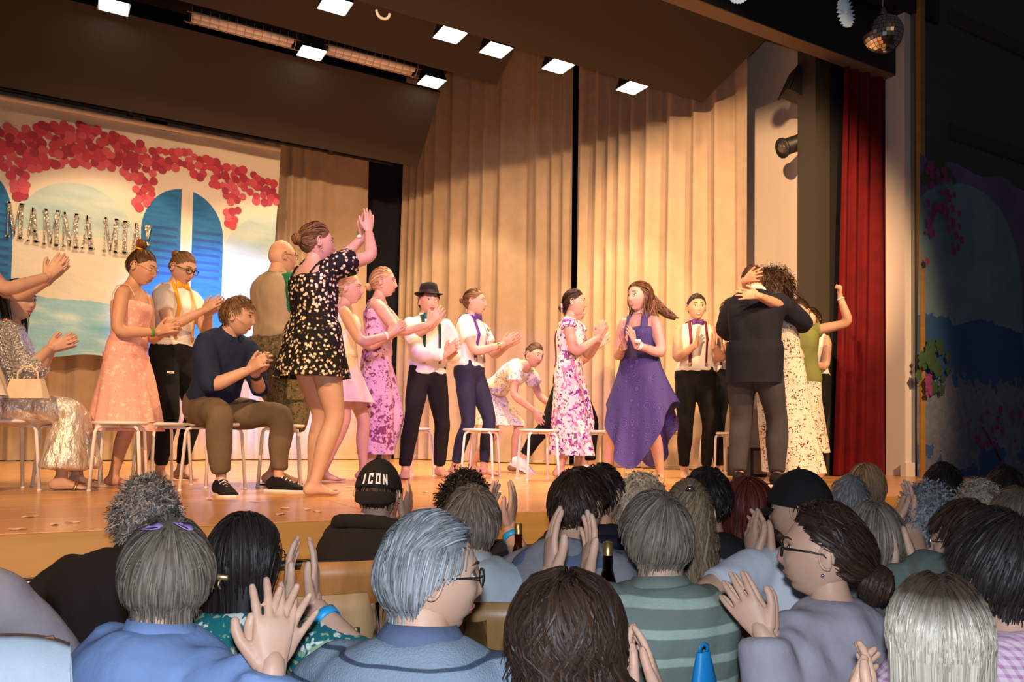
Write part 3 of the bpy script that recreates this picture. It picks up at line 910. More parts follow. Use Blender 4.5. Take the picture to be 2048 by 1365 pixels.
def head_r(P):
    r = np.linalg.norm(P, axis=1) + 1e-9
    t = np.arccos(np.clip(P[:, 2] / r, -1, 1)) / math.pi * 36
    p = (np.arctan2(P[:, 0], P[:, 1]) + math.pi) / (2 * math.pi) * 72
    i0 = np.clip(t.astype(int), 0, 35); j0 = p.astype(int) % 72; ft = t - i0; fp = p - np.floor(p); j1 = (j0 + 1) % 72
    return (_tab[i0, j0] * (1 - ft) * (1 - fp) + _tab[i0 + 1, j0] * ft * (1 - fp) + _tab[i0, j1] * (1 - ft) * fp + _tab[i0 + 1, j1] * ft * fp)
_fs = HV[:, 1] > 0.02; _FX, _FY, _FZ = HV[_fs, 0], HV[_fs, 1], HV[_fs, 2]
def face_y(x, z):
    d = (_FX - x) ** 2 + (_FZ - z) ** 2; i = np.argsort(d)[:6]; w = 1 / (d[i] + 4e-6)
    return float(np.sum(_FY[i] * w) / np.sum(w))

def head_mesh(mb, R, c, sc, smile=False, brow='brow_dark', old=False, lod=0):
    """slots: 0 skin 1 eye_white 2 iris 3 lips 4 teeth 5 brow"""
    def put(v): return (np.asarray(v) * sc) @ R.T + c
    mb.add(put(HV), HF, 0)
    up_ = .0055 if smile else .001
    for zc, hh, dpt in ((-.0605 if not smile else -.0595, .0042, .0016), (-.0715 if not smile else -.0735, .0052, .0022)):
        pts = []
        for t in np.linspace(-1, 1, 11):
            x_ = (.0245 if smile else .0215) * t; z_ = -.0662 + (zc + .0662) * (1 - abs(t) ** 1.6) + up_ * t * t
            pts.append((x_, face_y(x_, z_) + dpt * (1 - t * t) - .0008, z_))
        v, f = loft(pts, np.maximum(.0008, hh * (1 - np.abs(np.linspace(-1, 1, 11)) ** 2.2)), .0026, hint=(0, 1, 0), n=8); mb.add(put(v), f, 3)
    for s in (-1, 1):
        # ear: bowl with a rim
        E = rotm((0, 0, 1), s * 0.30) @ rotm((1, 0, 0), -0.18)
        v, f = ball(12, 8); v = v * np.array([.0085, .0195, .031]); v[:, 1] -= (v[:, 2] > 0) * v[:, 2] * .25
        mb.add(put(v @ E.T * .92 + np.array([s * .0745, -.014, -.006])), f, 0)
        rim = [np.array([s * .008, .0 + .019 * math.cos(t) - .006, .003 + .031 * math.sin(t)]) for t in np.linspace(-1.9, 3.6, 16)]
        v, f = loft(np.array(rim) @ E.T * .92 + np.array([s * .0755, -.013, -.006]), .0038, n=6); mb.add(put(v), f, 0)
        ey = face_y(s * .031, .008)
        v, f = ball(10, 6)
        mb.add(put(v * np.array([.0155, .012, .0078]) + np.array([s * .031, ey - .0065, .007])), f, 1)
        mb.add(put(v * np.array([.0058, .004, .0062]) + np.array([s * .031, ey + .0035, .0068])), f, 2)
        lid = [np.array([s * .031 + .0165 * math.cos(t), ey + .0025 - .004 * abs(math.cos(t)), .0085 + .0078 * math.sin(t)]) for t in np.linspace(0.15, 2.99, 8)]
        v, f = loft(lid, .0021, n=5); mb.add(put(v), f, 5)
        bp = [np.array([s * (.014 + .034 * t), 0, .0275 + .006 * math.sin(2.4 * t + .3)]) for t in np.linspace(0, 1, 7)]
        for q in bp: q[1] = face_y(q[0], q[2]) + .0012
        v, f = loft(bp, [.0022, .0032, .0034, .0032, .0026, .0018, .0012], .0022, n=6); mb.add(put(v), f, 5)
    if smile:
        ring = []
        for t in np.linspace(-1, 1, 9):
            x_ = .020 * t; z_ = -.0665 + .005 * t * t
            ring.append((x_, face_y(x_, -.066) + .0022 - .002 * t * t, z_))
        v, f = loft(ring, [.001, .0025, .0032, .0036, .0037, .0036, .0032, .0025, .001], .0015, hint=(0, 1, 0), n=8)
        mb.add(put(v), f, 4)

# hands --------------------------------------------------------------------------
_HANDS = {}
def hand_template(curl, spread, fine, thumb=1.0):
    """right hand, wrist at origin, fingers +Y, palm normal +Z... thumb on +X side of cross(d,n)"""
    key = (round(curl, 2), round(spread, 2), fine, thumb)
    if key in _HANDS: return _HANDS[key]
    mb = MB()
    # d = +Y, n (palm) = +Z, thumb side t = d x n = +X
    mb.loft([(0, -.035, 0), (0, -.01, 0), (.001, .02, .001), (.002, .055, .002), (.001, .085, .001), (0, .10, 0)],
            [.026, .026, .031, .040, .041, .036], [.020, .019, .017, .016, .014, .011], hint=(0, 0, 1), n=14)
    mb.ball((.024, .035, .006), (.019, .032, .014))
    fin = [(.030, .094, .073, .0090, .10), (.010, .100, .082, .0093, .03), (-.011, .097, .077, .0088, -.04), (-.030, .088, .060, .0078, -.13)]
    tips = []
    for i, (x, y0, L, r, an) in enumerate(fin):
        a = an * spread; p = np.array([x, y0 - .02, 0.0]); cr = curl * (1 + .1 * i); pts = [p]; rad = [r * 1.05]
        d = np.array([math.sin(a), math.cos(a), 0.0]); ang = 0
        p = p + d * .022; pts.append(p); rad.append(r * 1.03)
        for sgm, fr in enumerate((.46, .30, .24)):
            ang += cr * (1.0, 1.15, .8)[sgm]
            dd = d * math.cos(ang) + np.array([0, 0, 1]) * math.sin(ang)
            p = p + dd * L * fr * .5; pts.append(p); rad.append(r * (1.0, .93, .85)[sgm])
            p = p + dd * L * fr * .5; pts.append(p); rad.append(r * (1.02, .95, .74)[sgm])
        mb.loft(pts, rad, hint=(0.02, 0.02, 1), n=10, cap=.75)
        tips.append((p, dd))
    th = thumb
    tp = [np.array([.024, .012, .004]), np.array([.040, .034, .009]), np.array([.052 + .008 * th, .058, .012]), np.array([.058 + .012 * th, .080, .013]), np.array([.060 + .013 * th, .100, .012])]
    mb.loft(tp, [.015, .0145, .0115, .0112, .0085], hint=(0, 0, 1), n=10, cap=.8)
    V, F, N = bake(mb, 0.0038 if fine else 0.0062, 2 if fine else 1)
    _HANDS[key] = (V, F, tips)
    return _HANDS[key]

def add_hand(mb, wrist, d, n, side, curl=.12, spread=1.0, fine=False, sc=1.0, thumb=1.0):
    d = unit(d); n = np.asarray(n, float); n = unit(n - d * np.dot(n, d))
    t = np.cross(d, n) * side
    V, F, tips = hand_template(curl, spread, fine, thumb)
    R = np.column_stack([t, d, n])
    F2 = F if side > 0 else [f[::-1] for f in F]
    mb.add((V * sc) @ R.T + wrist, F2, 0)

def ik(S, W, L1, L2, pole):
    S = np.asarray(S, float); W = np.asarray(W, float)
    v = W - S; D = np.linalg.norm(v); D2 = min(max(D, abs(L1 - L2) + .02), (L1 + L2) * .995)
    u = v / D; W2 = S + u * D2
    a = (L1 ** 2 - L2 ** 2 + D2 ** 2) / (2 * D2); h = math.sqrt(max(L1 ** 2 - a ** 2, 1e-6))
    p = np.asarray(pole, float); p = p - u * np.dot(p, u); p = unit(p)
    return S + u * a + p * h, W2

SS = np.array([-.055, -.02, .02, .06, .10, .16, .21, .255, .285, .30, .318])
RING = {
 'm': (np.array([.085, .155, .165, .160, .150, .160, .176, .180, .160, .125, .062]),
       np.array([.06, .10, .105, .105, .105, .112, .118, .105, .080, .066, .052]),
       np.array([.07, .115, .115, .100, .092, .100, .112, .112, .095, .080, .060])),
 'f': (np.array([.085, .155, .172, .160, .130, .132, .145, .150, .132, .105, .052]),
       np.array([.06, .09, .095, .092, .082, .100, .120, .088, .066, .056, .045]),
       np.array([.07, .120, .122, .098, .082, .088, .096, .094, .080, .068, .052]))}

class Body:
    """poses a skeleton in person space (facing +Y, feet on z = 0) and makes garments round it"""
    def __init__(b, H=1.7, sex='f', girth=1.0, hip=None, lean=0.0, lean2=None, side=0.0, twist=0.0,
                 yaw=0.0, nod=0.0, tilt=0.0, feet=None, hands=None, stoop=0.0, head_fwd=0.0, headsc=1.0, arm_g=1.0, leg_g=1.0, neck=1.0):
        k = H / 1.7; b.H, b.k, b.sex, b.g = H, k, sex, girth
        b.legg = leg_g * (0.5 + 0.5 * girth); b.armg = arm_g * (0.55 + 0.45 * girth)
        b.hip = np.array(hip if hip is not None else (0, 0, .53 * H), float)
        # spine by integration
        n = 25; ss = np.linspace(-.06, .34, n) * H
        lean2 = lean if lean2 is None else lean2
        C = []; fr = []
        for s in ss:
            q = float(sstep(s / H, 0, .30))
            al = lean + (lean2 - lean) * q
            R = rotm((0, 0, 1), twist * q) @ rotm((0, 1, 0), side * (.4 + .6 * q)) @ rotm((1, 0, 0), -al)
            fr.append(R); C.append(None)
        i0 = int(np.argmin(np.abs(ss))); C[i0] = b.hip.copy()
        for i in range(i0 + 1, n): C[i] = C[i - 1] + fr[i - 1][:, 2] * (ss[i] - ss[i - 1])
        for i in range(i0 - 1, -1, -1): C[i] = C[i + 1] - fr[i][:, 2] * (ss[i + 1] - ss[i])
        b.ss, b.C, b.fr = ss, np.array(C), fr
        W, DF, DB = RING[sex]
        b.W, b.DF, b.DB = W * k * girth, DF * k * girth, DB * k * girth
        # shoulders are widened less than the belly
        b.W[6:] = W[6:] * k * (0.6 + 0.4 * girth); b.W[-1] = W[-1] * k; b.DF[-1] = DF[-1] * k; b.DB[-1] = DB[-1] * k
        Rn = b.frame(.31)[1]
        nb = b.frame(.315)[0]
        b.nb = nb
        b.hj = nb + Rn[:, 2] * .016 * H + Rn[:, 1] * (.012 * H + head_fwd)
        Rh = rotm((0, 0, 1), 0) @ Rn
        # head orientation: undo part of the lean so that people look level
        up = unit(Rn[:, 2] * .35 + np.array([0, 0, .65])); fw = unit(Rn[:, 1] - up * np.dot(Rn[:, 1], up)); rt = np.cross(fw, up)
        base = np.column_stack([rt, fw, up])
        b.Rh = base @ rotm((0, 0, 1), yaw) @ rotm((0, 1, 0), tilt) @ rotm((1, 0, 0), -nod)
        b.hs = headsc * (0.55 + 0.45 * k)
        b.hc = b.hj + b.Rh @ np.array([0, .016, .092]) * b.hs
        shw = (.170 if sex == 'm' else .146) * k * (0.7 + 0.3 * girth)
        Cs, Rs = b.frame(.266)
        b.sh, b.el, b.wr = {}, {}, {}
        b.L1, b.L2 = .172 * H, .150 * H
        b.hand = {}
        hands = hands or {}
        for s, nm in ((1, 'R'), (-1, 'L')):
            S = Cs + Rs[:, 0] * shw * s
            spec = hands.get(nm)
            if spec is None:
                spec = dict(w=Cs + Rs[:, 0] * (shw + .06) * s + np.array([0, .06, -.50 * k]), pole=(s * .2, -1, 0), d=(0, .15, -1), n=(-s, 0, 0), curl=.25, abs=True)
            w = np.array(spec['w'], float) * (1 if spec.get('abs') else k)
            lift = float(sstep(w[2] - S[2], -.25 * k, .35 * k))
            S = S + Rs[:, 2] * .035 * k * lift - Rs[:, 0] * s * .018 * k * lift + (Rs[:, 1] * .02 * k if w[1] > .2 else 0)
            E, w = ik(S, w, b.L1, b.L2, spec['pole'])
            b.sh[nm], b.el[nm], b.wr[nm] = S, E, w
            fd = unit(w - E); d = spec.get('d'); d = fd if d is None else unit(d)
            an = math.acos(max(-1.0, min(1.0, float(np.dot(d, fd))))); lim = 0.80
            if an > lim:      # a wrist bends only so far
                t_ = lim / an; d = unit(fd * math.sin((1 - t_) * an) / math.sin(an) + d * math.sin(t_ * an) / math.sin(an))
            b.hand[nm] = (d, spec.get('n', (-s, 0, 0)), spec.get('curl', .12), spec.get('spread', 1.0), spec.get('thumb', 1.0))
        # legs
        hw = .083 * k * (.6 + .4 * girth)
        Cp, Rp = b.frame(-.005)
        b.hp, b.kn, b.an, b.ft = {}, {}, {}, {}
        feet = feet or {'R': dict(p=(.09, 0), yaw=-.15), 'L': dict(p=(-.09, 0), yaw=.15)}
        for s, nm in ((1, 'R'), (-1, 'L')):
            f_ = feet[nm]
            Hp = Cp + Rp[:, 0] * hw * s
            A = np.array([f_['p'][0] * k, f_['p'][1] * k, f_.get('z', .078 * k) if len(f_['p']) == 2 else f_['p'][2] * k])
            K, A = ik(Hp, A, .245 * H, .246 * H, f_.get('pole', (math.sin(-f_.get('yaw', 0)) * 1, 1, .05)))
            b.hp[nm], b.kn[nm], b.an[nm] = Hp, K, A
            b.ft[nm] = (f_.get('yaw', 0), f_.get('pitch', 0.0))
    def frame(b, sH):
        s = sH * b.H
        i = int(np.clip(np.searchsorted(b.ss, s) - 1, 0, len(b.ss) - 2)); t = (s - b.ss[i]) / (b.ss[i + 1] - b.ss[i])
        return b.C[i] * (1 - t) + b.C[i + 1] * t, b.fr[i]
    def dims(b, sH):
        return (np.interp(sH, SS, b.W), np.interp(sH, SS, b.DF), np.interp(sH, SS, b.DB))
    def pt(b, sH, ph, off=0.0):
        """surface point; ph 0 = front, + toward the person's right"""
        C, R = b.frame(sH); w, df, db = b.dims(sH)
        c, s = math.cos(ph), math.sin(ph)
        e = 0.86
        x = math.copysign(abs(s) ** e, s) * (w + off); y = math.copysign(abs(c) ** e, c) * ((df if c > 0 else db) + off)
        return C + R[:, 0] * x + R[:, 1] * y
    def torso(b, mb, s0, s1, off=0.0, n=22, m_=14, grow=0.0, fade=False):
        S = np.linspace(s0, s1, m_)
        V = []
        for i, s in enumerate(S):
            o = off + grow * (1 - i / (m_ - 1))
            V += [b.pt(s, 2 * math.pi * j / n, o) for j in range(n)]
        V.append(b.frame(s0)[0]); V.append(b.frame(s1)[0] + b.frame(s1)[1][:, 2] * .004)
        F = [(i * n + j, i * n + (j + 1) % n, (i + 1) * n + (j + 1) % n, (i + 1) * n + j) for i in range(m_ - 1) for j in range(n)]
        F = [f[::-1] for f in F]
        a, e = m_ * n, m_ * n + 1
        F += [(a, j, (j + 1) % n) for j in range(n)] + [(e, (m_ - 1) * n + (j + 1) % n, (m_ - 1) * n + j) for j in range(n)]
        mb.add(V, F)
    def arm_path(b, nm, f0=0.0, f1=1.0, off=0.0, n=15):
        S, E, Wt = b.sh[nm], b.el[nm], b.wr[nm]; k = b.k * b.armg
        if b.sex == 'm': k *= 1.13
        inn = unit(b.frame(.25)[0] - S)
        P, R = [], []
        for t in np.linspace(f0, f1, n):
            if t < .55: q = t / .55; p = S * (1 - q) + E * q
            else: q = (t - .55) / .45; p = E * (1 - q) + Wt * q
            P.append(p)
            R.append(np.interp(t, [0, .08, .25, .5, .55, .66, .85, 1.0], [.044, .049, .046, .038, .037, .040, .032, .0255]) * k + off * float(np.interp(t, [0, .12], [.55, 1])))
        P = np.array(P)
        # round the elbow a little
        Q = P.copy(); Q[1:-1] = P[1:-1] * .5 + (P[:-2] + P[2:]) * .25
        return Q, np.array(R)
    def leg_path(b, nm, f0=0.0, f1=1.0, off=0.0, n=17, flare=0.0):
        Hp, K, A = b.hp[nm], b.kn[nm], b.an[nm]; k = b.k * b.legg
        bk = unit(np.cross(K - Hp, (1, 0, 0)))
        P, R = [], []
        for t in np.linspace(f0, f1, n):
            if t < .5: q = t / .5; p = Hp * (1 - q) + K * q
            else: q = (t - .5) / .5; p = K * (1 - q) + A * q
            if .55 < t < .9: p = p + np.array([0, -.012 * b.k * math.sin((t - .55) / .35 * math.pi), 0]) * (1 if abs(K[1] - A[1]) < .3 else .3)
            P.append(p)
            R.append(np.interp(t, [0, .1, .25, .43, .5, .56, .68, .85, .96, 1.0], [.083, .084, .075, .058, .054, .052, .055, .041, .034, .034]) * k + off + flare * float(sstep(t, .5, 1.0)))
        P = np.array(P); Q = P.copy(); Q[1:-1] = P[1:-1] * .5 + (P[:-2] + P[2:]) * .25
        return Q, np.array(R)
    def foot_frame(b, nm):
        yaw, pitch = b.ft[nm]
        return rotm((0, 0, 1), yaw) @ rotm((1, 0, 0), -pitch)
    def foot(b, mb, nm, off=0.0, toes=True):
        R = b.foot_frame(nm); k = b.k * (1.08 if b.sex == 'm' else .97); A = b.an[nm]
        sec = [(-.066, .016, .010, .045), (-.058, .026, .002, .062), (-.03, .032, 0, .085), (.0, .033, 0, .092), (.04, .036, .006, .072), (.08, .041, .004, .052), (.115, .045, 0, .036), (.140, .044, 0, .027)]
        if not toes: sec += [(.165, .040, .0, .024), (.185, .028, .002, .018)]
        P = np.array([(0, y, (a + c) / 2) for y, w, a, c in sec]); aa = [w for y, w, a, c in sec]; bb = [(c - a) / 2 for y, w, a, c in sec]
        base = A - np.array([0, 0, .0]) - R @ np.array([0, 0, .078 * b.k])
        v, f = loft(P, np.array(aa) + off, np.array(bb) + off, hint=(0, 0, 1), n=12)
        mb.add((v * k) @ R.T + base, f)
        if toes:
            s = 1 if nm == 'R' else -1
            for i, (x, L, r) in enumerate(((-.030, .050, .0125), (-.012, .046, .0092), (.004, .040, .0086), (.019, .032, .008), (.033, .022, .0075))):
                v, f = loft([(s * x, .128 - .004 * i, .014), (s * x, .135 + L * .6 - .004 * i, .013), (s * x, .135 + L - .004 * i, .010)], [r, r * 1.05, r * .8], n=8, cap=.7)
                mb.add((v * k) @ R.T + base, f)
    def flesh(b, legs=True, arms=True, voxel=.012, bare_feet=True):
        mb = MB()
        b.torso(mb, -.05, .318, -.004)
        k = b.k; Rn = b.frame(.31)[1]
        nr = (.057 if b.sex == 'm' else .046) * (0.7 + .3 * b.g) * k
        top = b.hc + b.Rh @ np.array([0, -.018, -.055]) * b.hs
        mb.loft([b.frame(.285)[0], b.nb, b.nb * .4 + top * .6, top], [nr * 1.5, nr * 1.08, nr, nr * .98], n=14)
        for nm in ('R', 'L'):
            P, R = b.arm_path(nm, 0, 1)
            inn = b.frame(.262)[0] * .42 + P[0] * .58
            R = R + voxel * .16
            mb.loft(np.vstack([[inn], P]), np.concatenate([[R[0] * 1.05], R]), hint=(0.1, 1, .2), n=12, cap=.3)
            if legs:
                P, R = b.leg_path(nm); mb.loft(P, R, hint=(1, 0, 0), n=14)
                if bare_feet: b.foot(mb, nm)
        return bake(mb, voxel, 3)
# ================================================================== PEOPLE: hair, clothes, assembly
def hairline(az):
    """height of the hair edge round the head (az 0 = forehead, degrees)"""
    return np.interp(np.abs(az), [0, 25, 45, 62, 75, 92, 105, 125, 180], [.072, .070, .058, .030, .004, -.012, -.028, -.058, -.074])

def man_cut(az):
    return np.interp(np.abs(az), [0, 25, 45, 62, 75, 92, 105, 125, 180], [.074, .072, .064, .050, .036, .026, .006, -.045, -.072])

def pulled(az):
    return np.interp(np.abs(az), [0, 25, 45, 62, 75, 92, 105, 125, 180], [.066, .063, .053, .032, .014, .010, -.010, -.050, -.074])

def ribbons(P, width, seed, out_c, flat=1.0):
    """P (n, k, 3) strand points -> verts, faces, shade"""
    n, k, _ = P.shape
    rs = np.random.RandomState(seed)
    T = np.gradient(P, axis=1); T /= (np.linalg.norm(T, axis=2, keepdims=True) + 1e-9)
    O = P - out_c; O /= (np.linalg.norm(O, axis=2, keepdims=True) + 1e-9)
    O = O + rs.normal(size=(n, 1, 3)) * .35
    S = np.cross(T, O); S /= (np.linalg.norm(S, axis=2, keepdims=True) + 1e-9)
    w = width * np.array([.9] + [1.0] * (k - 2) + [.25])[None, :, None] * (0.6 + .8 * rs.rand(n, 1, 1))
    A = P - S * w / 2; B = P + S * w / 2
    V = np.stack([A, B], 2).reshape(-1, 3)
    idx = (np.arange(n)[:, None] * k + np.arange(k - 1)[None]).reshape(-1) * 2
    F = np.stack([idx, idx + 1, idx + 3, idx + 2], 1)
    sh = np.repeat(rs.rand(n), 2 * k)
    return V, F.tolist(), sh

def make_hair(b, style, mat, parent, n=500, seed=1, length=.05, thick=.014, wave=0.0, part=0.0, bun=None, recede=0.0, width=.004, spread=1.0, under=True, curl=0.0, hairfun=None, drop=.014):
    rs = np.random.RandomState(seed)
    sc, R, c = b.hs, b.Rh, b.hc
    put = lambda v: (np.asarray(v).reshape(-1, 3) * sc) @ R.T + c
    hl = hairfun or (man_cut if (b.sex == 'm' and style in ('short', 'combed')) else (pulled if style == 'bun' else hairline))
    az = np.degrees(np.arctan2(HV[:, 0], HV[:, 1]))
    rec = recede * np.exp(-(az / 55.0) ** 2)
    e = HV[:, 2] - (hl(az) + rec)
    mask = e > -.002
    edge = sstep(e, -.002, .028)
    rad = HV / np.linalg.norm(HV, axis=1, keepdims=True)
    lump = 1 + (.25 * np.sin(HV @ np.array([60, 25, 40])) + .2 * np.sin(HV @ np.array([-45, 70, 20]) + 2)) * (1 if style in ('curly', 'frizzy') else .35)
    cap = HV + rad * ((.001 + thick * .5 * edge * lump)[:, None])
    mb = MB()
    fc = [f for f in HF if all(mask[i] for i in f)]
    used = sorted({i for f in fc for i in f}); mp = {i: j for j, i in enumerate(used)}
    mb.add(put(cap[used]), [tuple(mp[i] for i in f) for f in fc], 0, .35)
    # strands
    cand = np.where(e > .004)[0]
    wt = np.ones(len(cand)); wt *= np.clip(np.sin(np.arccos(np.clip(HD[cand, 2], -1, 1))), .15, 1)
    if style in ('long', 'wavy', 'combed'): wt *= 1 + 3.5 * np.exp(-((HV[cand, 0] - part) / .014) ** 2)
    if recede: wt *= np.where(HV[cand, 2] > .09, .6, 1)
    ids = rs.choice(cand, n, p=wt / wt.sum())
    root = HV[ids] + rs.normal(size=(n, 3)) * .004
    root *= ((head_r(root) + .002) / np.linalg.norm(root, axis=1))[:, None]
    k = {'curly': 8, 'frizzy': 7, 'long': 10, 'wavy': 12, 'bun': 7}.get(style, 6)
    P = np.zeros((n, k, 3)); P[:, 0] = root
    whorl = np.array([.012, -.055, .105])
    L = length * (0.75 + .5 * rs.rand(n)); p = root.copy(); st = (L / (k - 1))[:, None]
    lift = (.003 + thick * (.50 + .42 * rs.rand(n)[:, None]))
    ph = rs.rand(n) * 6.28; clump = np.round(root[:, 0] * 60) + np.round(root[:, 2] * 50); ph2 = clump * 1.7
    sgn = np.sign(root[:, 0] - part + rs.normal(size=n) * .004)
    if bun is not None: bunv = np.asarray(bun, float)
    vd = rs.normal(size=(n, 3))
    for i in range(1, k):
        rr = np.linalg.norm(p, axis=1, keepdims=True); nrm = p / rr
        if style in ('short',):
            d = p - whorl; d = d + np.array([0, .0, -.05]) * (1 + (p[:, 2:3] < 0))
        elif style == 'combed':
            d = np.column_stack([sgn * .5, -.75 * np.ones(n) + (p[:, 2] < .06) * .3, -.1 - 1.5 * (p[:, 2] < .07)])
        elif style == 'bun':
            d = bunv - p; st = (np.linalg.norm(bunv - root, axis=1) * 1.12 / (k - 1))[:, None]
        elif style in ('long', 'wavy'):
            low = sstep(-p[:, 2], -.075, .02)
            wf = sstep(root[:, 1], -.07, .02); d = np.column_stack([(sgn * wf + (1 - wf) * root[:, 0] / .07) * (1 - low) * .9, (-.55 - .3 * (root[:, 1] > .03)) * (1 - low), -.35 - 1.2 * low])
        else:
            d = vd * .55 + nrm * .25 + np.array([0, -.05, -.75 if length > .06 else -.3])
            if curl: vd = vd * .55 + rs.normal(size=(n, 3)) * .6
        d = d / (np.linalg.norm(d, axis=1, keepdims=True) + 1e-9)
        inside = sstep(.016 - (rr[:, 0] - head_r(p)), -.02, .012)[:, None] * (1 if style not in ('curly', 'frizzy') else .5)
        d = d - nrm * np.sum(d * nrm, 1, keepdims=True) * inside
        d = d / (np.linalg.norm(d, axis=1, keepdims=True) + 1e-9)
        if wave:
            wl = (.35 + .65 * low)[:, None] if style in ('long', 'wavy') else 1.0
            a = wl * wave * np.column_stack([np.cos(ph2 + i * .9 + ph * .25), np.sin(ph2 + i * .9 + ph * .2), .3 * np.cos(ph + i)])
            d = d + a
        if style in ('short', 'combed'):
            ee = p[:, 2] - hl(np.degrees(np.arctan2(p[:, 0], p[:, 1]))) - recede * np.exp(-(np.degrees(np.arctan2(p[:, 0], p[:, 1])) / 55.0) ** 2)
            dr = np.where(p[:, 1] < .0, drop, .016)
            d = d * np.where(ee < -dr, .08, 1.0)[:, None]
        p = p + d * st * (1.0 if style not in ('long', 'wavy') else .35 + 1.3 * (i - 1) / (k - 2))
        rr = np.linalg.norm(p, axis=1); need = head_r(p) + lift[:, 0] * (1 if i > 0 else 0)
        onhead = (p[:, 2] > -.085)
        if style == 'bun' and i >= k - 2: onhead = onhead & False
        up = need + (.002 + .005 * i / k if style in ('short', 'combed', 'bun', 'long') else (.010 + .02 * i / k if style == 'wavy' else thick * 1.5))
        f_ = np.where(onhead & (rr < need), need / rr, np.where(onhead & (rr > up), up / rr, 1.0))
        p = p * f_[:, None]
        if style in ('long', 'wavy'):
            # below the skull keep the hair behind the face and off the neck axis
            lowm = p[:, 2] < -.06
            hor = np.hypot(p[:, 0], p[:, 1] + .02); q = np.where(lowm & (hor < .062 * spread), .062 * spread / (hor + 1e-6), 1)
            mx_ = (.084 if style == 'long' else .092 * (1 + .45 * sstep(-p[:, 2], .06, .30))) * spread * (1 + .12 * np.sin(ph)); hor = hor * q; q = q * np.where(lowm & (hor > mx_), mx_ / (hor + 1e-6), 1)
            p[:, 0] *= q; p[:, 1] = (p[:, 1] + .02) * q - .02
        elif style in ('short', 'combed'):
            lowm = p[:, 2] < -.06; hor = np.hypot(p[:, 0], p[:, 1] + .02); mx_ = .066 + .006 * np.sin(ph); q = np.where(lowm & (hor > mx_), mx_ / (hor + 1e-6), 1)
            p[:, 0] *= q; p[:, 1] = (p[:, 1] + .02) * q - .02
        P[:, i] = p
    if style in ('long', 'wavy'):
        keep = ~((P[:, -1, 1] > .03) & (np.abs(P[:, -1, 0]) < .045))
        P = P[keep]
    V, F, sh = ribbons(P, width, seed + 5, np.zeros(3))
    b0 = mb.nv
    mb.v.append(put(V)); mb.f.extend([tuple(i + b0 for i in f) for f in F]); mb.mi.extend([0] * len(F)); mb.nv += len(V); mb.attr.append(sh)
    if style in ('long', 'wavy') and under:
        zz = np.linspace(.0, -max(length - .16, .05), 8)
        pth = [(0, -.035 - .006 * i, z) for i, z in enumerate(zz)]
        v, f = loft(pth, np.interp(np.arange(8), [0, 2, 5, 7], [.070, .074 * spread, .070 * spread, .045 * spread]), np.interp(np.arange(8), [0, 3, 7], [.06, .045, .022]), hint=(0, 1, 0), n=14)
        mb.add(put(v), f, 0, .2)
    o = mb.build('hair', mat, parent, True, True)
    return o

def make_bun(b, mat, parent, pos, r=.032, seed=2, n=110, name='hair_bun'):
    rs = np.random.RandomState(seed); sc, R, c = b.hs, b.Rh, b.hc
    put = lambda v: (np.asarray(v).reshape(-1, 3) * sc) @ R.T + c
    pos = np.asarray(pos, float); mb = MB()
    v, f = ball(14, 10); v = v * r * np.array([1, .8, .95]); v *= (1 + .08 * np.sin(v @ np.array([140, 90, 200])))[:, None]
    mb.add(put(v + pos), f, 0, .35)
    ax = unit(rs.normal(size=3) * .25 + np.array([0, -1, .2])); u = unit(np.cross(ax, (0, 0, 1))); w = np.cross(ax, u)
    t = np.linspace(0, 3.6, 9); P = np.zeros((n, 9, 3))
    for i in range(n):
        h = rs.uniform(-.95, .95); a0 = rs.rand() * 6.28; q = math.sqrt(1 - h * h) * r * 1.07
        P[i] = pos + ax * h * r * .82 + np.outer(np.cos(t + a0) * q, u) + np.outer(np.sin(t + a0) * q, w) + np.outer(np.sin(t * 2) * .003, ax)
    V, F, sh = ribbons(P, .005, seed, pos)
    b0 = mb.nv; mb.v.append(put(V)); mb.f.extend([tuple(i + b0 for i in f_) for f_ in F]); mb.mi.extend([0] * len(F)); mb.nv += len(V); mb.attr.append(sh)
    return mb.build(name, mat, parent, True, True)

def make_tail(b, mat, parent, path, r0, seed=3, n=160, wave=.006, name='hair_length', width=.005):
    """ponytail / loose lengths along a path given in head space"""
    rs = np.random.RandomState(seed); sc, R, c = b.hs, b.Rh, b.hc
    put = lambda v: (np.asarray(v).reshape(-1, 3) * sc) @ R.T + c
    path = np.asarray(path, float); k = 12
    s = np.linspace(0, 1, len(path)); t = np.linspace(0, 1, k)
    Q = np.column_stack([np.interp(t, s, path[:, i]) for i in range(3)])
    Q[1:-1] = Q[1:-1] * .5 + (Q[:-2] + Q[2:]) * .25
    rr = np.interp(t, np.linspace(0, 1, len(r0)), r0)
    mb = MB(); v, f = loft(Q, rr * .8, rr * .6, hint=(0, 1, 0), n=12); mb.add(put(v), f, 0, .2)
    P = np.zeros((n, k, 3))
    for i in range(n):
        a = rs.rand() * 6.28; q = .75 + .45 * rs.rand(); ph = rs.rand() * 6.28
        P[i] = Q + np.column_stack([np.cos(a) * rr * q + wave * np.sin(t * 14 + ph), np.sin(a) * rr * q * .75 + wave * np.cos(t * 12 + ph), np.zeros(k)])
    V, F, sh = ribbons(P, width, seed, Q.mean(0))
    b0 = mb.nv; mb.v.append(put(V)); mb.f.extend([tuple(i + b0 for i in f_) for f_ in F]); mb.mi.extend([0] * len(F)); mb.nv += len(V); mb.attr.append(sh)
    return mb.build(name, mat, parent, True, True)

# garments --------------------------------------------------------------------------
def garment(mb, name, mat, parent, voxel=.012, amp=.006, freq=38, seed=0, smooth=4):
    V, F, N = bake(mb, voxel, smooth)
    V = wobble(V, N, amp, freq, seed)
    o = MB().add(V, F).build(name, mat, parent)
    return o

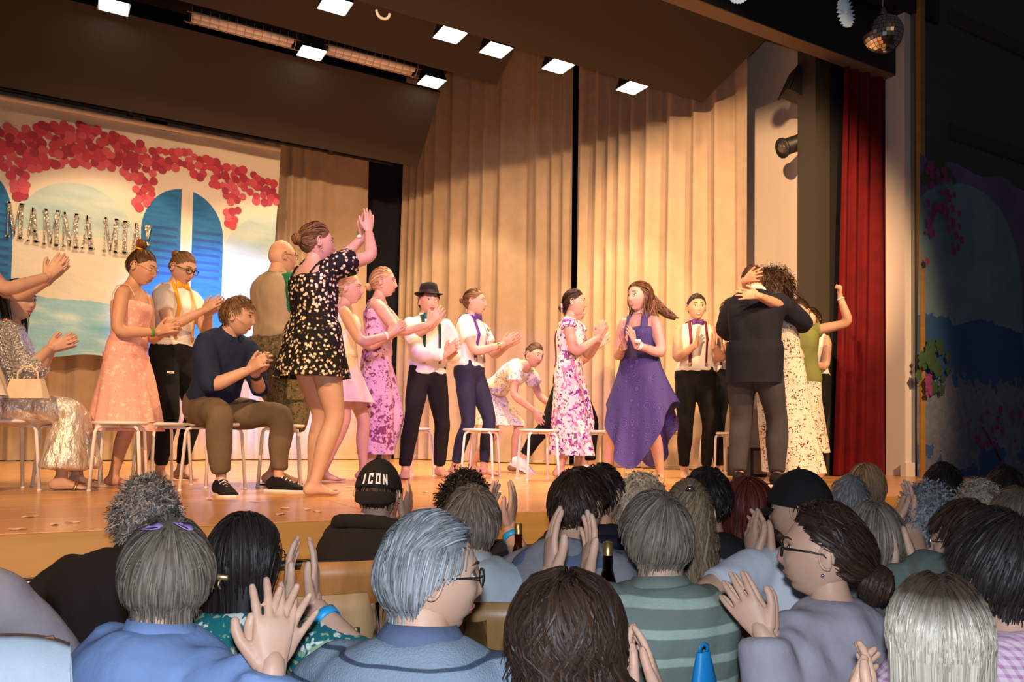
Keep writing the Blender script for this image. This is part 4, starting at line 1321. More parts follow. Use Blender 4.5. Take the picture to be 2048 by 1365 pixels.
def top(b, mat, parent, sleeve='short', s0=.0, s1=.316, off=.012, name='shirt', voxel=.0135, amp=.006, seed=0, grow=0.0, sl_off=None, freq=38, roll=None):
    mb = MB()
    b.torso(mb, s0, s1, off, grow=grow)
    f1 = {'none': 0, 'cap': .10, 'short': .30, 'half': .42, 'elbow': .60, 'three': .78, 'long': .98}[sleeve]
    so = off if sl_off is None else sl_off
    if f1:
        for nm in ('R', 'L'):
            P, R = b.arm_path(nm, 0.0, f1, so, 12)
            inn = b.frame(.258)[0] * .42 + P[0] * .58
            R2 = R.copy()
            if sleeve in ('short', 'half', 'cap'): R2 = R2 + .008 * np.linspace(0, 1, len(R2))
            mb.loft(np.vstack([[inn], P]), np.concatenate([[R2[0] * 1.1], R2]), hint=(.1, 1, .2), n=14, cap=0.02)
    return garment(mb, name, mat, parent, voxel, amp, freq, seed)

def pants(b, mat, parent, f1=.97, s1=.075, off=.008, name='trousers', voxel=.013, amp=.004, seed=0, flare=0.0, bulge=None):
    mb = MB()
    b.torso(mb, -.05, s1, off, m_=8)
    for nm in ('R', 'L'):
        P, R = b.leg_path(nm, 0, f1, off, 18, flare)
        mb.loft(P, R, hint=(1, 0, 0), n=16, cap=.02)
    return garment(mb, name, mat, parent, voxel, amp, 34, seed)

def skirt(b, mat, parent, s_top=.10, hem=.5, rx=.22, ry=.20, cx=0.0, cy=0.0, folds=11, fa=.05, off=.012, name='skirt', hemfun=None, seed=0, rows=16, hipw=1.0):
    """cloth hanging from the waist; hem = height of lower edge"""
    rs = np.random.RandomState(seed); n = 84
    C0, R0 = b.frame(s_top)
    V = []
    z1 = C0[2]
    for i in range(rows):
        t = i / (rows - 1)
        sH = s_top - t * (s_top + .02) * 1.0
        for j in range(n):
            ph = 2 * math.pi * j / n
            hz = hem(ph) if callable(hem) else hem
            base = b.pt(max(s_top - t * 1.2 * .16, 0.005), ph, off)
            tt = sstep(t, 0, .25)
            hp, _ = b.frame(0.0)
            z = z1 + (hz - z1) * t
            fold = 1 + fa * t * math.sin(folds * ph + 2.0 * math.sin(ph * 2 + seed) + 1.5 * t) + fa * .5 * t * math.sin(folds * 1.7 * ph + seed)
            ex, ey = math.sin(ph) * rx * fold, math.cos(ph) * ry * fold
            wgt = t ** .8
            w, df, db = b.dims(.015)
            hx, hy = math.sin(ph) * (w + off) * hipw, math.cos(ph) * ((df if math.cos(ph) > 0 else db) + off)
            if t < .28:
                q = float(sstep(t / .28)); bx_ = base[0] * (1 - q) + (hp[0] + hx) * q; by_ = base[1] * (1 - q) + (hp[1] + hy) * q
                q2 = 0.0
            else:
                bx_, by_ = hp[0] + hx, hp[1] + hy; q2 = (t - .28) / .72
            x = bx_ * (1 - q2) + (hp[0] + cx + ex) * q2; y = by_ * (1 - q2) + (hp[1] + cy + ey) * q2
            V.append((x, y, base[2] * (1 - min(1, t * 4)) + z * min(1, t * 4)))
    V = np.array(V)
    hp, _ = b.frame(0.0); cen = hp[:2] + np.array([cx, cy]) * .3
    for nm in ('R', 'L'):
        P, R = b.leg_path(nm, 0.0, 1.0, .016, 60)
        for q in range(0, len(P)):
            dz = np.abs(V[:, 2] - P[q][2]) < .022
            dv = V[:, :2] - P[q][:2]; dist = np.linalg.norm(dv, axis=1); out = V[:, :2] - cen
            out = out / (np.linalg.norm(out, axis=1, keepdims=True) + 1e-6)
            # inside the leg, or between the leg and the middle: slide outwards past the leg
            t = np.sum(dv * out, 1); perp2 = np.sum(dv * dv, 1) - t * t
            hit = dz & (perp2 < R[q] ** 2) & (t < np.sqrt(np.clip(R[q] ** 2 - perp2, 0, None)))
            need = np.sqrt(np.clip(R[q] ** 2 - perp2, 0, None)) - t
            V[hit, :2] += (out * need[:, None])[hit]
    # relax the pushed rings
    G = V.reshape(rows, n, 3)
    for _it in range(2):
        G[1:, :, :2] = G[1:, :, :2] * .6 + (np.roll(G, 1, 1)[1:, :, :2] + np.roll(G, -1, 1)[1:, :, :2]) * .2
    V = G.reshape(-1, 3)
    F = [(i * n + j, (i + 1) * n + j, (i + 1) * n + (j + 1) % n, i * n + (j + 1) % n) for i in range(rows - 1) for j in range(n)]
    return MB().add(V, F).build(name, mat, parent)

def strap(b, pts, w, mat, parent, name='strap', th=.0028, normals=None):
    P = np.array(pts); 
    o = P - b.frame(.2)[0] if normals is None else np.array(normals)
    mb = MB(); mb.loft(P, w / 2, th, hint=o, n=8, cap=.05)
    return mb.build(name, mat, parent)

def suspenders(b, mat, parent, x0=.072, off=.023, s0=.07, clipmat='brass', w=.028):
    k = b.k
    for s in (1, -1):
        P, N = [], []
        Ss = [q for q in np.linspace(s0, .312, 30)]
        def xw(q): return b.dims(q)[0] + off
        for q in Ss:
            r = min(1.0, (x0 * k) / xw(q)); ph = math.asin(min(1, r ** (1 / .86))) * s
            P.append(b.pt(q, ph, off)); 
            if r >= .98: break
        sm = q
        for q in np.linspace(sm, s0, 26):
            xx = (x0 * (.25 + .75 * (q - s0) / (sm - s0))) * k
            r = min(1.0, xx / xw(q)); ph = math.pi * s - math.asin(min(1, r ** (1 / .86))) * s
            P.append(b.pt(q, ph, off))
        P = np.array(P); C = np.array([b.frame(.15)[0]] * len(P)); 
        nn = P - np.array([b.frame(.14)[0] + (0, 0, .0)])
        mb = MB(); mb.loft(P, w / 2, .0026, hint=nn, n=8, cap=.05); o = mb.build('suspender', mat, parent)
        cl = MB().box(P[1], (.022, .012, .03)); cl.build('clip', clipmat, o, False)

def bow_tie(b, mat, parent, off=.02, sc=1.0, pos=None):
    p = b.pt(.302, 0, 0) if pos is None else np.asarray(pos)
    R = b.frame(.30)[1]; p = p + R[:, 1] * (.022) + R[:, 2] * .004
    mb = MB(); u, w, v = R[:, 0], R[:, 1], R[:, 2]
    for s in (1, -1):
        P = [p + u * s * x * sc for x in (.004, .018, .036, .056)]
        mb.loft(P, np.array([.012, .020, .029, .031]) * sc, np.array([.009, .013, .012, .006]) * sc, hint=w, n=10, cap=.1)
    mb.ball(p + w * .006, np.array([.012, .010, .014]) * sc, R)
    o = mb.build('bow_tie', mat, parent)
    # band round the neck
    nr = (.06 if b.sex == 'm' else .05) * b.k * 1.1
    c = b.frame(.316)[0] + R[:, 1] * .012
    ring = [c + u * math.cos(t) * nr + w * math.sin(t) * nr * 1.05 - v * .012 * math.sin(t) for t in np.linspace(0, 2 * math.pi, 20)]
    MB().loft(ring, .008, .003, hint=[q - c for q in ring], n=6, close=False).build('neck_band', mat, o)
    return o

def collar(b, mat, parent, r=None, h=.035, name='collar', spread=.012, openf=.35):
    R = b.frame(.31)[1]; u, w, v = R[:, 0], R[:, 1], R[:, 2]
    nr = r or (.066 if b.sex == 'm' else .056) * b.k * (.75 + .25 * b.g)
    c = b.frame(.312)[0] + w * .012
    T = np.linspace(math.pi / 2 + openf, math.pi / 2 - openf + 2 * math.pi, 30)
    V = []
    for lvl, (dr, dz) in enumerate(((.004, .0), (-.003, h * .75), (.003, h * .8), (spread, h * .1), (spread + .004, -.012))):
        for t in T:
            f_ = 1 - .35 * (math.sin(t) > .3) * (math.sin(t) - .3)
            V.append(c + u * math.cos(t) * (nr + dr) + w * math.sin(t) * (nr + dr) + v * (dz * f_ - .012 * math.sin(t)))
    n = len(T)
    F = [(i * n + j, i * n + j + 1, (i + 1) * n + j + 1, (i + 1) * n + j) for i in range(4) for j in range(n - 1)]
    return MB().add(V, F).build(name, mat, parent)

def shoes(b, mat, sole, parent, name='shoe'):
    for nm in ('R', 'L'):
        mb = MB(); b.foot(mb, nm, .008, toes=False)
        A = b.an[nm]; R = b.foot_frame(nm)
        mb.loft([A - (0, 0, .03), A + (0, 0, .012)], [.040 * b.k, .042 * b.k], n=12, cap=.1)
        V, F, N = bake(mb, .009, 2)
        o = MB().add(V, F).build(name, mat, parent)
        k = b.k * (1.08 if b.sex == 'm' else .97); base = A - R @ np.array([0, 0, .078 * b.k])
        out = [(.030, -.075), (.036, -.04), (.036, 0), (.040, .05), (.051, .10), (.051, .14), (.040, .175), (.015, .198), (-.015, .198), (-.040, .175), (-.051, .14), (-.051, .10), (-.040, .05), (-.036, 0), (-.036, -.04), (-.030, -.075)]
        s_ = MB().prism([(x * k * 1.1, y * k * 1.03) for x, y in out], R, base + R @ np.array([0, 0, -.012]), .024)
        s_.build('sole', sole, o, False)
        lc = MB()
        for i in range(4):
            y = .03 + .022 * i; z = .082 - .014 * i
            lc.loft([base + R @ (np.array([-.024, y, z]) * k), base + R @ (np.array([0, y, z + .014]) * k), base + R @ (np.array([.024, y, z]) * k)], .0032, n=5)
        lc.build('laces', sole, o)

def glasses(b, mat, parent, w=.021, h=.016, r=.0016, lens=False, square=True, temple=None):
    sc, R, c = b.hs, b.Rh, b.hc
    put = lambda v: (np.asarray(v).reshape(-1, 3) * sc) @ R.T + c
    mb = MB(); y0 = .098
    for s in (1, -1):
        ring = []
        for t in np.linspace(0, 2 * math.pi, 25):
            cx_, sz = math.cos(t), math.sin(t); e = .6 if square else 1
            x = math.copysign(abs(cx_) ** e, cx_) * w; z = math.copysign(abs(sz) ** e, sz) * h
            ring.append((s * .032 + x, y0 - .25 * max(0, abs(s * .032 + x) - .03), .004 + z))
        mb.loft(put(ring), r * sc * 1.2, r * sc * 1.2, hint=R[:, 1], n=6, close=False)
        mb.loft(put([(s * (.032 + w), y0 - .008, .010), (s * .074, .080, .010), (s * .079, .03, .009), (s * .080, -.008, .006), (s * .078, -.03, -.012)]), r * sc * 1.1, r * sc * 1.7, hint=R[:, 0], n=6)
    mb.loft(put([(-.012, y0, .008), (0, y0 + .002, .011), (.012, y0, .008)]), r * sc * 1.2, n=6)
    o = mb.build('glasses', mat, parent)
    if lens:
        for s in (1, -1):
            v, f = ball(16, 6)
            MB().add(put(v * np.array([w * .96, .0008, h * .96]) + np.array([s * .032, y0 - .002, .004])), f).build('lens', 'lens_clear', o)
    return o

def wristband(b, nm, mat, parent, name='wristband', pos=.94, w=.011, grow=.003):
    P, R = b.arm_path(nm, pos - .02, pos + .02, grow, 5); mb = MB()
    c, d = P[2], unit(P[3] - P[1]); u = unit(np.cross(d, (0.3, .5, 1))); v = np.cross(d, u)
    prof = [(R[2], -w), (R[2] + .0025, -w), (R[2] + .0025, w), (R[2], w)]
    V = [c + d * z + u * math.cos(t) * r + v * math.sin(t) * r for r, z in prof for t in np.linspace(0, 2 * math.pi, 21)[:-1]]
    F = [(i * 20 + j, i * 20 + (j + 1) % 20, ((i + 1) % 4) * 20 + (j + 1) % 20, ((i + 1) % 4) * 20 + j) for i in range(4) for j in range(20)]
    return MB().add(V, F).build(name, mat, parent)

def on_head(b, v): return (np.asarray(v, float).reshape(-1, 3) * b.hs) @ b.Rh.T + b.hc

def clap(c=(0, .36, 1.22), d=(0, .45, .9), ax=(1, 0, 0), gap=.035, curl=.13, pole=.25, spread=1.0, el=-.9):
    """both hands meeting at c; d = finger direction; ax = from left palm to right palm"""
    c = np.array(c, float); d = unit(d); ax = np.array(ax, float); ax = unit(ax - d * np.dot(ax, d))
    out = {}
    for s, nm in ((1, 'R'), (-1, 'L')):
        out[nm] = dict(w=c + ax * s * gap - d * .07, pole=(s * pole * 2, -.35, el), d=d + ax * s * .04, n=-ax * s, curl=curl, spread=spread)
    return out

PERSONS = []
def person(label, root, rz, body, skin_='a', smile=False, brow='brow_dark', voxel=.012, legs=True, bare_feet=True, fine=False, group=None, hand_sc=None):
    """makes the Empty with the one-piece body mesh"""
    r = empty('person', root, rz); tag(r, label, 'person', group)
    V, F, N = body.flesh(legs, True, voxel, bare_feet)
    mb = MB().add(V, F, 0)
    head_mesh(mb, body.Rh, body.hc, body.hs, smile)
    for s, nm in ((1, 'R'), (-1, 'L')):
        d, n, cu, sp, th = body.hand[nm]
        w = body.wr[nm]
        hs = (hand_sc or (1.04 if body.sex == 'm' else .93)) * body.k
        add_hand(mb, w, d, n, s, cu, sp, fine, hs, th)
        fd = unit(w - body.el[nm])
        R0 = .0232 * body.k * body.armg * (1.13 if body.sex == 'm' else 1)
        v, f = loft([w - fd * .045, w - fd * .02, w, w + unit(d) * .02, w + unit(d) * .035], [R0 * .8, R0 * .98, R0 * .97, R0 * .88, R0 * .6], n=12, cap=.5); mb.add(v, f, 0)
    body.root = r
    body.mesh = mb.build('body', ['skin_' + skin_, 'eye_white', 'iris', 'lips', 'teeth', brow], r)
    PERSONS.append((r, body))
    return r

def facing(P, phi):
    """world yaw for a person at P; phi 0 = towards the camera, 90 = picture right"""
    d = unit(np.array([P[0] - CAM[0], P[1] - CAM[1], 0])); r = np.array([d[1], -d[0], 0])
    f = -d * math.cos(math.radians(phi)) + r * math.sin(math.radians(phi))
    return math.atan2(f[1], f[0]) - math.pi / 2

def on_stage(u, D):
    p = at(u, 900, D); p[2] = Z0; return p
# ================================================================== PERFORMERS ON THE STAGE
hairmat('hair_brown', (0.035, 0.017, 0.009), (0.13, 0.065, 0.03)); hairmat('hair_darkbrown', (0.012, 0.007, 0.005), (0.055, 0.028, 0.017))
hairmat('hair_black', (0.006, 0.005, 0.005), (0.028, 0.02, 0.018)); hairmat('hair_blond', (0.30, 0.17, 0.075), (0.62, 0.42, 0.22))
hairmat('hair_midblond', (0.07, 0.037, 0.016), (0.24, 0.13, 0.06)); hairmat('hair_grey', (0.085, 0.085, 0.088), (0.36, 0.36, 0.37))
hairmat('hair_auburn', (0.10, 0.03, 0.012), (0.24, 0.09, 0.04))
new_mat('brass', (0.65, 0.48, 0.22), 0.35, 0.8); new_mat('black_plastic', (0.012, 0.012, 0.013), 0.3); new_mat('gold', (0.75, 0.55, 0.25), 0.25, 1.0)
new_mat('pale_flower', (0.80, 0.76, 0.66), 0.7); new_mat('leaf_green', (0.12, 0.24, 0.06), 0.7); new_mat('stool_white', (0.82, 0.80, 0.76), 0.35)
glass('lens_clear', (0.95, 0.97, 1.0))
fabric('white_cotton', (0.80, 0.77, 0.73)); fabric('black_cotton', (0.010, 0.010, 0.012), spec=.15); fabric('navy_legging', (0.020, 0.022, 0.055), .7)
fabric('yellow_satin', (0.85, 0.42, 0.03), .5); fabric('navy_shirt', (0.014, 0.024, 0.060)); fabric('khaki', (0.13, 0.098, 0.062)); fabric('dark_jeans', (0.045, 0.047, 0.062))
fabric('beige_vest', (0.36, 0.29, 0.20)); fabric('green_tee', (0.012, 0.15, 0.055)); fabric('purple_satin', (0.10, 0.035, 0.25), .45); fabric('wine_strap', (0.16, 0.02, 0.06), .6)
fabric('teal_satin', (0.01, 0.10, 0.10), .4); fabric('dark_green_strap', (0.008, 0.045, 0.035), .6); fabric('cream_dress', (0.78, 0.68, 0.55)); fabric('blazer_navy', (0.013, 0.015, 0.028), fold=.2)
fabric('olive_top', (0.20, 0.23, 0.075)); fabric('navy_strap', (0.02, 0.03, 0.09), .6); fabric('felt_black', (0.014, 0.013, 0.013), .9); fabric('hat_band', (0.03, 0.03, 0.03), .5)
blossoms('pink_lace', (0.80, 0.42, 0.36), [(26, .36, (0.88, 0.60, 0.52), 1), (60, .3, (0.74, 0.34, 0.30), 2)])
blossoms('camo', (0.14, 0.115, 0.06), [(11, .42, (0.07, 0.06, 0.028), 1), (13, .36, (0.21, 0.17, 0.095), 2), (16, .28, (0.03, 0.028, 0.016), 3)], warp=.8)
blossoms('daisy_black', (0.008, 0.008, 0.010), [(44, .46, (0.30, 0.20, 0.08), 2), (44, .36, (0.80, 0.70, 0.58), 2)], warp=.12)
blossoms('violet_floral', (0.60, 0.40, 0.56), [(9, .46, (0.50, 0.30, 0.48), 1), (12, .42, (0.20, 0.055, 0.14), 2), (24, .3, (0.27, 0.09, 0.20), 3)], warp=.5)
blossoms('white_blue_floral', (0.78, 0.74, 0.64), [(20, .38, (0.30, 0.34, 0.50), 1), (34, .30, (0.16, 0.20, 0.40), 2)], warp=.5)
blossoms('bright_floral', (0.82, 0.76, 0.74), [(7, .40, (0.72, 0.25, 0.45), 1), (7.5, .38, (0.30, 0.05, 0.33), 2), (12, .32, (0.14, 0.02, 0.25), 3), (11, .28, (0.12, 0.22, 0.08), 4)], warp=.6)
blossoms('white_dark_floral', (0.74, 0.69, 0.61), [(13, .30, (0.20, 0.025, 0.03), 1), (19, .32, (0.05, 0.055, 0.03), 2), (15, .22, (0.33, 0.16, 0.10), 3)], warp=.7)
m_ = new_mat('blue_print', (0.06, 0.05, 0.20), .65, 0, .3); k = NT(m_)
vo = k.n('ShaderNodeTexVoronoi'); vo.inputs['Scale'].default_value = 11; k.l(k.obj(), vo.inputs['Vector'])
wv = k.math('FRACT', k.math('MULTIPLY', vo.outputs['Distance'], 9.0))
k.color(k.ramp(wv, [(.3, (0.035, 0.03, 0.135)), (.5, (0.095, 0.075, 0.21)), (.7, (0.038, 0.034, 0.145))])); k.bump(k.noise(9, 3, k.mapping((1, 1, .3))).outputs['Fac'], .35, .03)
m_ = new_mat('silver_lame', (0.80, 0.74, 0.66), 0.38, 0.55); k = NT(m_)
k.bump(k.noise(16, 5, k.mapping((1, 1, .5))).outputs['Fac'], .9, .05)
m_ = new_mat('silver_sequins', (0.70, 0.69, 0.68), 0.35, 0.55); k = NT(m_)
vo = k.n('ShaderNodeTexVoronoi'); vo.inputs['Scale'].default_value = 70; k.l(k.obj(), vo.inputs['Vector']); k.bump(vo.outputs['Distance'], 1.0, .03)

# stools -----------------------------------------------------------------------------
SEAT_H = .42
def make_stool():
    root = empty('stool')
    mb = MB(); mb.lathe([(0.0, .0), (.145, .0), (.158, .006), (.160, .013), (.155, .020), (.10, .022), (0, .021)], (0, 0, SEAT_H - .022), 24); mb.build('seat', 'stool_white', root)
    for i in range(4):
        t = math.pi / 4 + i * math.pi / 2
        d = np.array([math.cos(t), math.sin(t), 0])
        P = [d * .02 + (0, 0, SEAT_H - .032), d * .13 + (0, 0, SEAT_H - .032), d * .155 + (0, 0, SEAT_H - .042), d * .166 + (0, 0, SEAT_H - .066), d * .195 + (0, 0, 0.0)]
        g = MB().loft(P, .0105, hint=(0.3, .2, 1), n=8, cap=.1).build('leg', 'stool_white', root)
        MB().loft([d * .195 + (0, 0, .012), d * .195], .013, n=8, cap=.1).build('foot_cap', 'stool_white', g)
    return root
def copy_tree(o, parent=None):
    c = o.copy(); COL.objects.link(c); c.parent = parent
    for ch in list(o.children): copy_tree(ch, c)
    return c
STOOLS = [(12, 4.62, 'white stool under the seated woman in silver trousers'), (138, 5.05, 'white stool between the silver trousers and the pink dress'),
          (240, 4.80, 'white stool in front of the woman in the pink dress'), (325, 5.25, 'white stool half hidden by the black leggings with the yellow braces'), (428, 4.86, 'white stool under the seated man in the navy shirt'),
          (560, 5.35, 'white stool behind the man in camouflage shorts'), (823, 6.75, 'white stool behind the boy in the black hat'),
          (962, 6.75, 'white stool behind the navy leggings'), (1076, 6.45, 'white stool beside the bending woman in the floral dress'), (1208, 6.9, 'white stool between the bright floral dress and the dark blue dress'),
          (1345, 7.2, 'white stool behind the dark blue dress and the black leggings'), (1440, 7.0, 'white stool left of the hugging man in dark trousers')]
proto = make_stool()
for i, (u, D, lb) in enumerate(STOOLS):
    o = proto if i == 0 else copy_tree(proto)
    o.location = tuple(on_stage(u, D)); o.rotation_euler = (0, 0, .35 + .5 * (i % 3)); tag(o, lb, 'stool', 'white stools on the stage')

def flower(b, parent, p, r=.022, leaf=True):
    mb = MB()
    for i in range(7):
        t = i * 2.4; mb.ball(np.asarray(p) + np.array([math.cos(t), math.sin(t) * .5, math.sin(t * 1.3)]) * r * .5, (r * .62,) * 3, n=8, m_=6)
    o = mb.build('corsage', 'pale_flower', parent)
    if leaf:
        lf = MB()
        for i in range(3): lf.ball(np.asarray(p) + np.array([.012 * (i - 1), 0, r * 1.1 + .005 * i]), (.007, .005, .022), rotm((0, 1, 0), (i - 1) * .5), n=8, m_=6)
        lf.build('sprig', 'leaf_green', o)
def earring(b, parent, s=1, mat='gold', r=.006):
    MB().ball(on_head(b, (s * .080, -.010, -.046))[0], (r,) * 3, n=8, m_=6).build('earring', mat, parent)
def mic(b, parent, s=1):
    MB().loft(on_head(b, [(s * .078, -.01, .0), (s * .076, .03, -.025), (s * .055, .075, -.050)]), .0015, n=5).build('headset_microphone', 'brass', parent)
rad = math.radians
def stand(label, u, D, H, phi, look=None, hair=None, skin_='a', smile=False, voxel=.0145, bare_feet=True, brow='brow_dark', **kw):
    root = on_stage(u, D); rz = facing(root, phi)
    if look is not None: kw['yaw'] = rad(look - phi)
    b = Body(H=H, **kw)
    person(label, root, rz, b, skin_, smile, brow, voxel, True, bare_feet)
    return b, b.root

# -- woman clapping at the left frame edge
b, r = stand('person at the left frame edge of whom only raised clapping hands show', -82, 4.35, 1.70, 80, hands=clap((0.0, .44, 1.30), (0, .55, .85), gap=.045))
top(b, 'cream_dress', r, 'none', .06, .285, .010, 'top', seed=1); skirt(b, 'cream_dress', r, hem=.55, rx=.25, ry=.24); make_hair(b, 'bun', 'hair_brown', r, 260, 1, bun=(0, -.12, .02), thick=.010); make_bun(b, 'hair_brown', r, (0, -.115, .02))

# -- seated woman in silver
b = Body(H=1.66, hip=(0, 0, SEAT_H + .085), lean=.10, feet={'R': dict(p=(.10, .36), yaw=0), 'L': dict(p=(-.10, .42), yaw=0)}, hands=clap((.02, .33, .90), (.0, .85, .45), gap=.04), yaw=rad(-35))
root = on_stage(-6, 4.62); person('seated woman in silver flared trousers with dark bob at the left edge', root, facing(root, 78), b, 'b', voxel=.0135); r = b.root
top(b, 'silver_sequins', r, 'three', .0, .30, .012, 'blouse', seed=2); pants(b, 'silver_lame', r, .93, .09, .012, amp=.012, flare=.085, seed=3)
make_hair(b, 'long', 'hair_darkbrown', r, 700, 3, length=.25, thick=.016)
for nm in ('R', 'L'):
    R_ = b.foot_frame(nm); A = b.an[nm] - np.array([0, 0, .078 * b.k])
    o = MB().prism([(x, y) for x, y in [(.03, -.07), (.038, 0), (.048, .11), (.03, .19), (-.03, .19), (-.048, .11), (-.038, 0), (-.03, -.07)]], R_, A + (0, 0, -.012), .016).build('sandal', 'beige_vest', r, False)
    MB().loft([A + R_ @ np.array(q) for q in ((-.045, .07, .01), (-.02, .085, .055), (0, .12, .045), (.02, .085, .055), (.045, .07, .01))], .012, .004, hint=(0, 0, 1), n=6).build('sandal_strap', 'gold', o)
# handbag on her lap
hb = empty('handbag', tuple(at(54, 797, 4.45))); tag(hb, 'small cream handbag on the lap of the woman in silver', 'handbag')
Rb = np.column_stack([C_R, -C_F, (0, 0, 1)])
fabric('cream_leather', (0.72, 0.60, 0.44), .5)
MB().add((np.array([(-.11, -.035, 0), (.11, -.035, 0), (.11, .035, 0), (-.11, .035, 0), (-.085, -.02, .11), (.085, -.02, .11), (.085, .02, .11), (-.085, .02, .11)])) @ Rb.T, [(0, 3, 2, 1), (4, 5, 6, 7), (0, 1, 5, 4), (1, 2, 6, 5), (2, 3, 7, 6), (3, 0, 4, 7)]).build('bag_body', 'cream_leather', hb, False)
MB().loft([Rb @ np.array(q) for q in ((-.06, 0, .10), (-.055, 0, .15), (-.02, 0, .18), (.02, 0, .18), (.055, 0, .15), (.06, 0, .10))], .006, n=6).build('handle', 'cream_leather', hb)

# -- pink dress
b, r = stand('barefoot woman in pale pink lace dress with high hair bun', 250, 5.15, 1.59, 58, 62, 'x', 'c', hands=clap((.0, .30, 1.10), (-.05, .9, .35), gap=.04, curl=.2), nod=.28, lean=.04, girth=.98,
             feet={'R': dict(p=(.08, -.03), yaw=-.1), 'L': dict(p=(-.09, .06), yaw=.1)})
top(b, 'pink_lace', r, 'none', .05, .235, .012, 'bodice', seed=4, amp=.004)
skirt(b, 'pink_lace', r, .11, .42, .235, .215, folds=13, fa=.06, seed=4)
skirt(b, 'pink_lace', r, .02, .36, .25, .23, folds=17, fa=.05, seed=5, name='lace_hem', off=.016)
for s in (1, -1): strap(b, [b.pt(q, ph * s, .008) for q, ph in ((.23, .55), (.27, .65), (.297, 1.0), (.302, 1.57), (.295, 2.2), (.26, 2.5), (.225, 2.6))], .008, 'pink_lace', r)
make_hair(b, 'bun', 'hair_brown', r, 420, 5, bun=(0, -.06, .125), thick=.012, wave=.25); make_bun(b, 'hair_auburn', r, (0, -.055, .150), .036); glasses(b, 'gold', r, .022, .019, .0012, square=False)
MB().loft([on_head(b, (0.034 * math.cos(t), -.05 + .034 * math.sin(t), .118))[0] for t in np.linspace(0, 6.28, 16)], .007, n=6, close=False).build('hair_tie', 'yellow_satin', r)
wristband(b, 'R', 'leaf_green', r, 'flower_bracelet', .95, .010)

# -- yellow bow tie
b, r = stand('barefoot woman in white T-shirt with yellow bow tie and yellow braces', 342, 5.75, 1.73, 40, 45, skin_='b', hands=clap((-.03, .36, 1.24), (-.3, .75, .55), gap=.035), nod=.38, brow='brow_light')
top(b, 'white_cotton', r, 'short', .045, .314, .011, 'tshirt', seed=5); pants(b, 'black_cotton', r, .95, .075, .006, 'leggings', seed=5)
suspenders(b, 'yellow_satin', r); bow_tie(b, 'yellow_satin', r)
make_hair(b, 'bun', 'hair_midblond', r, 420, 6, bun=(0, -.10, .07), thick=.010); make_bun(b, 'hair_midblond', r, (0, -.105, .075), .03); glasses(b, 'black_plastic', r, .024, .017, .0022)
# interlocking-arc mark on the leggings
lg = MB(); c = b.leg_path('R', .14, .16, .010, 2)[0][0]; rr_ = b.leg_path('R', .14, .16, .012, 2)[1][0]
def on_thigh(x, z):
    th = .35 + x / rr_; return c + np.array([math.sin(th) * rr_, math.cos(th) * rr_, z])
for sg in (1, -1):
    lg.loft([on_thigh(.024 * math.cos(t), sg * (.010 - .016 * math.sin(t)) + 0) for t in np.linspace(0.15, 2.99, 10)], .004, .0015, hint=[(math.sin(.35), math.cos(.35), 0)] * 10, n=6)
lg.loft([on_thigh(x, -.026) for x in np.linspace(-.022, .022, 5)], .0016, .0012, n=5)
lg.build('leg_emblem', 'white_cotton', r)

# -- seated man in navy
b = Body(H=1.62, sex='m', hip=(0, -.02, SEAT_H + .085), lean=.26, lean2=.46, girth=.95, feet={'R': dict(p=(.16, .36), yaw=-.25), 'L': dict(p=(-.27, .34), yaw=.55, pole=(-.6, 1, .2))},
         hands=clap((-.04, .44, .80), (-.25, .85, .5), gap=.03, curl=.35), yaw=rad(45), nod=.02, head_fwd=.01)
root = on_stage(424, 4.86); person('seated man in navy shirt and khaki trousers clapping on a stool', root, facing(root, 32), b, 'a', voxel=.0135, bare_feet=False); r = b.root
top(b, 'navy_shirt', r, 'elbow', -.02, .314, .012, 'shirt', seed=6, amp=.009, sl_off=.014); pants(b, 'khaki', r, .93, .05, .018, seed=6, amp=.009); collar(b, 'navy_shirt', r)
shoes(b, 'black_cotton', 'white_cotton', r); make_hair(b, 'short', 'hair_midblond', r, 900, 7, length=.045, thick=.014, width=.003); mic(b, r, -1); mic(b, r, 1); wristband(b, 'L', 'black_plastic', r, 'wristwatch', .93, .016)

# -- bald man in vest
b, r = stand('bald man in beige vest, green T-shirt and camouflage shorts seen from behind', 546, 5.6, 1.80, 118, 112, sex='m', girth=1.12, bare_feet=True, hands=clap((0, .34, 1.15), (0, .8, .6), pole=.6), feet={'R': dict(p=(.12, -.06), yaw=-.1), 'L': dict(p=(-.12, .08), yaw=.1)})
top(b, 'green_tee', r, 'half', .12, .314, .004, 'tshirt', seed=7, sl_off=.030); top(b, 'beige_vest', r, 'none', -.015, .304, .016, 'vest', seed=8, amp=.008)
pants(b, 'camo', r, .60, .05, .045, 'shorts', seed=8, amp=.014); glasses(b, 'black_plastic', r, .022, .016); mic(b, r, 1)
pk = MB().box(b.leg_path('R', .3, .32, .0, 2)[0][0] + (.125, -.02, 0), (.03, .13, .16)); pk.build('cargo_pocket', 'camo', r, False)
for nm in ('R', 'L'):
    A = b.an[nm] - (0, 0, .078 * b.k); MB().prism([(.036, -.08), (.055, .10), (.03, .21), (-.03, .21), (-.055, .10), (-.036, -.08)], b.foot_frame(nm), A + (0, 0, -.014), .02).build('flip_flop', 'navy_shirt', r, False)

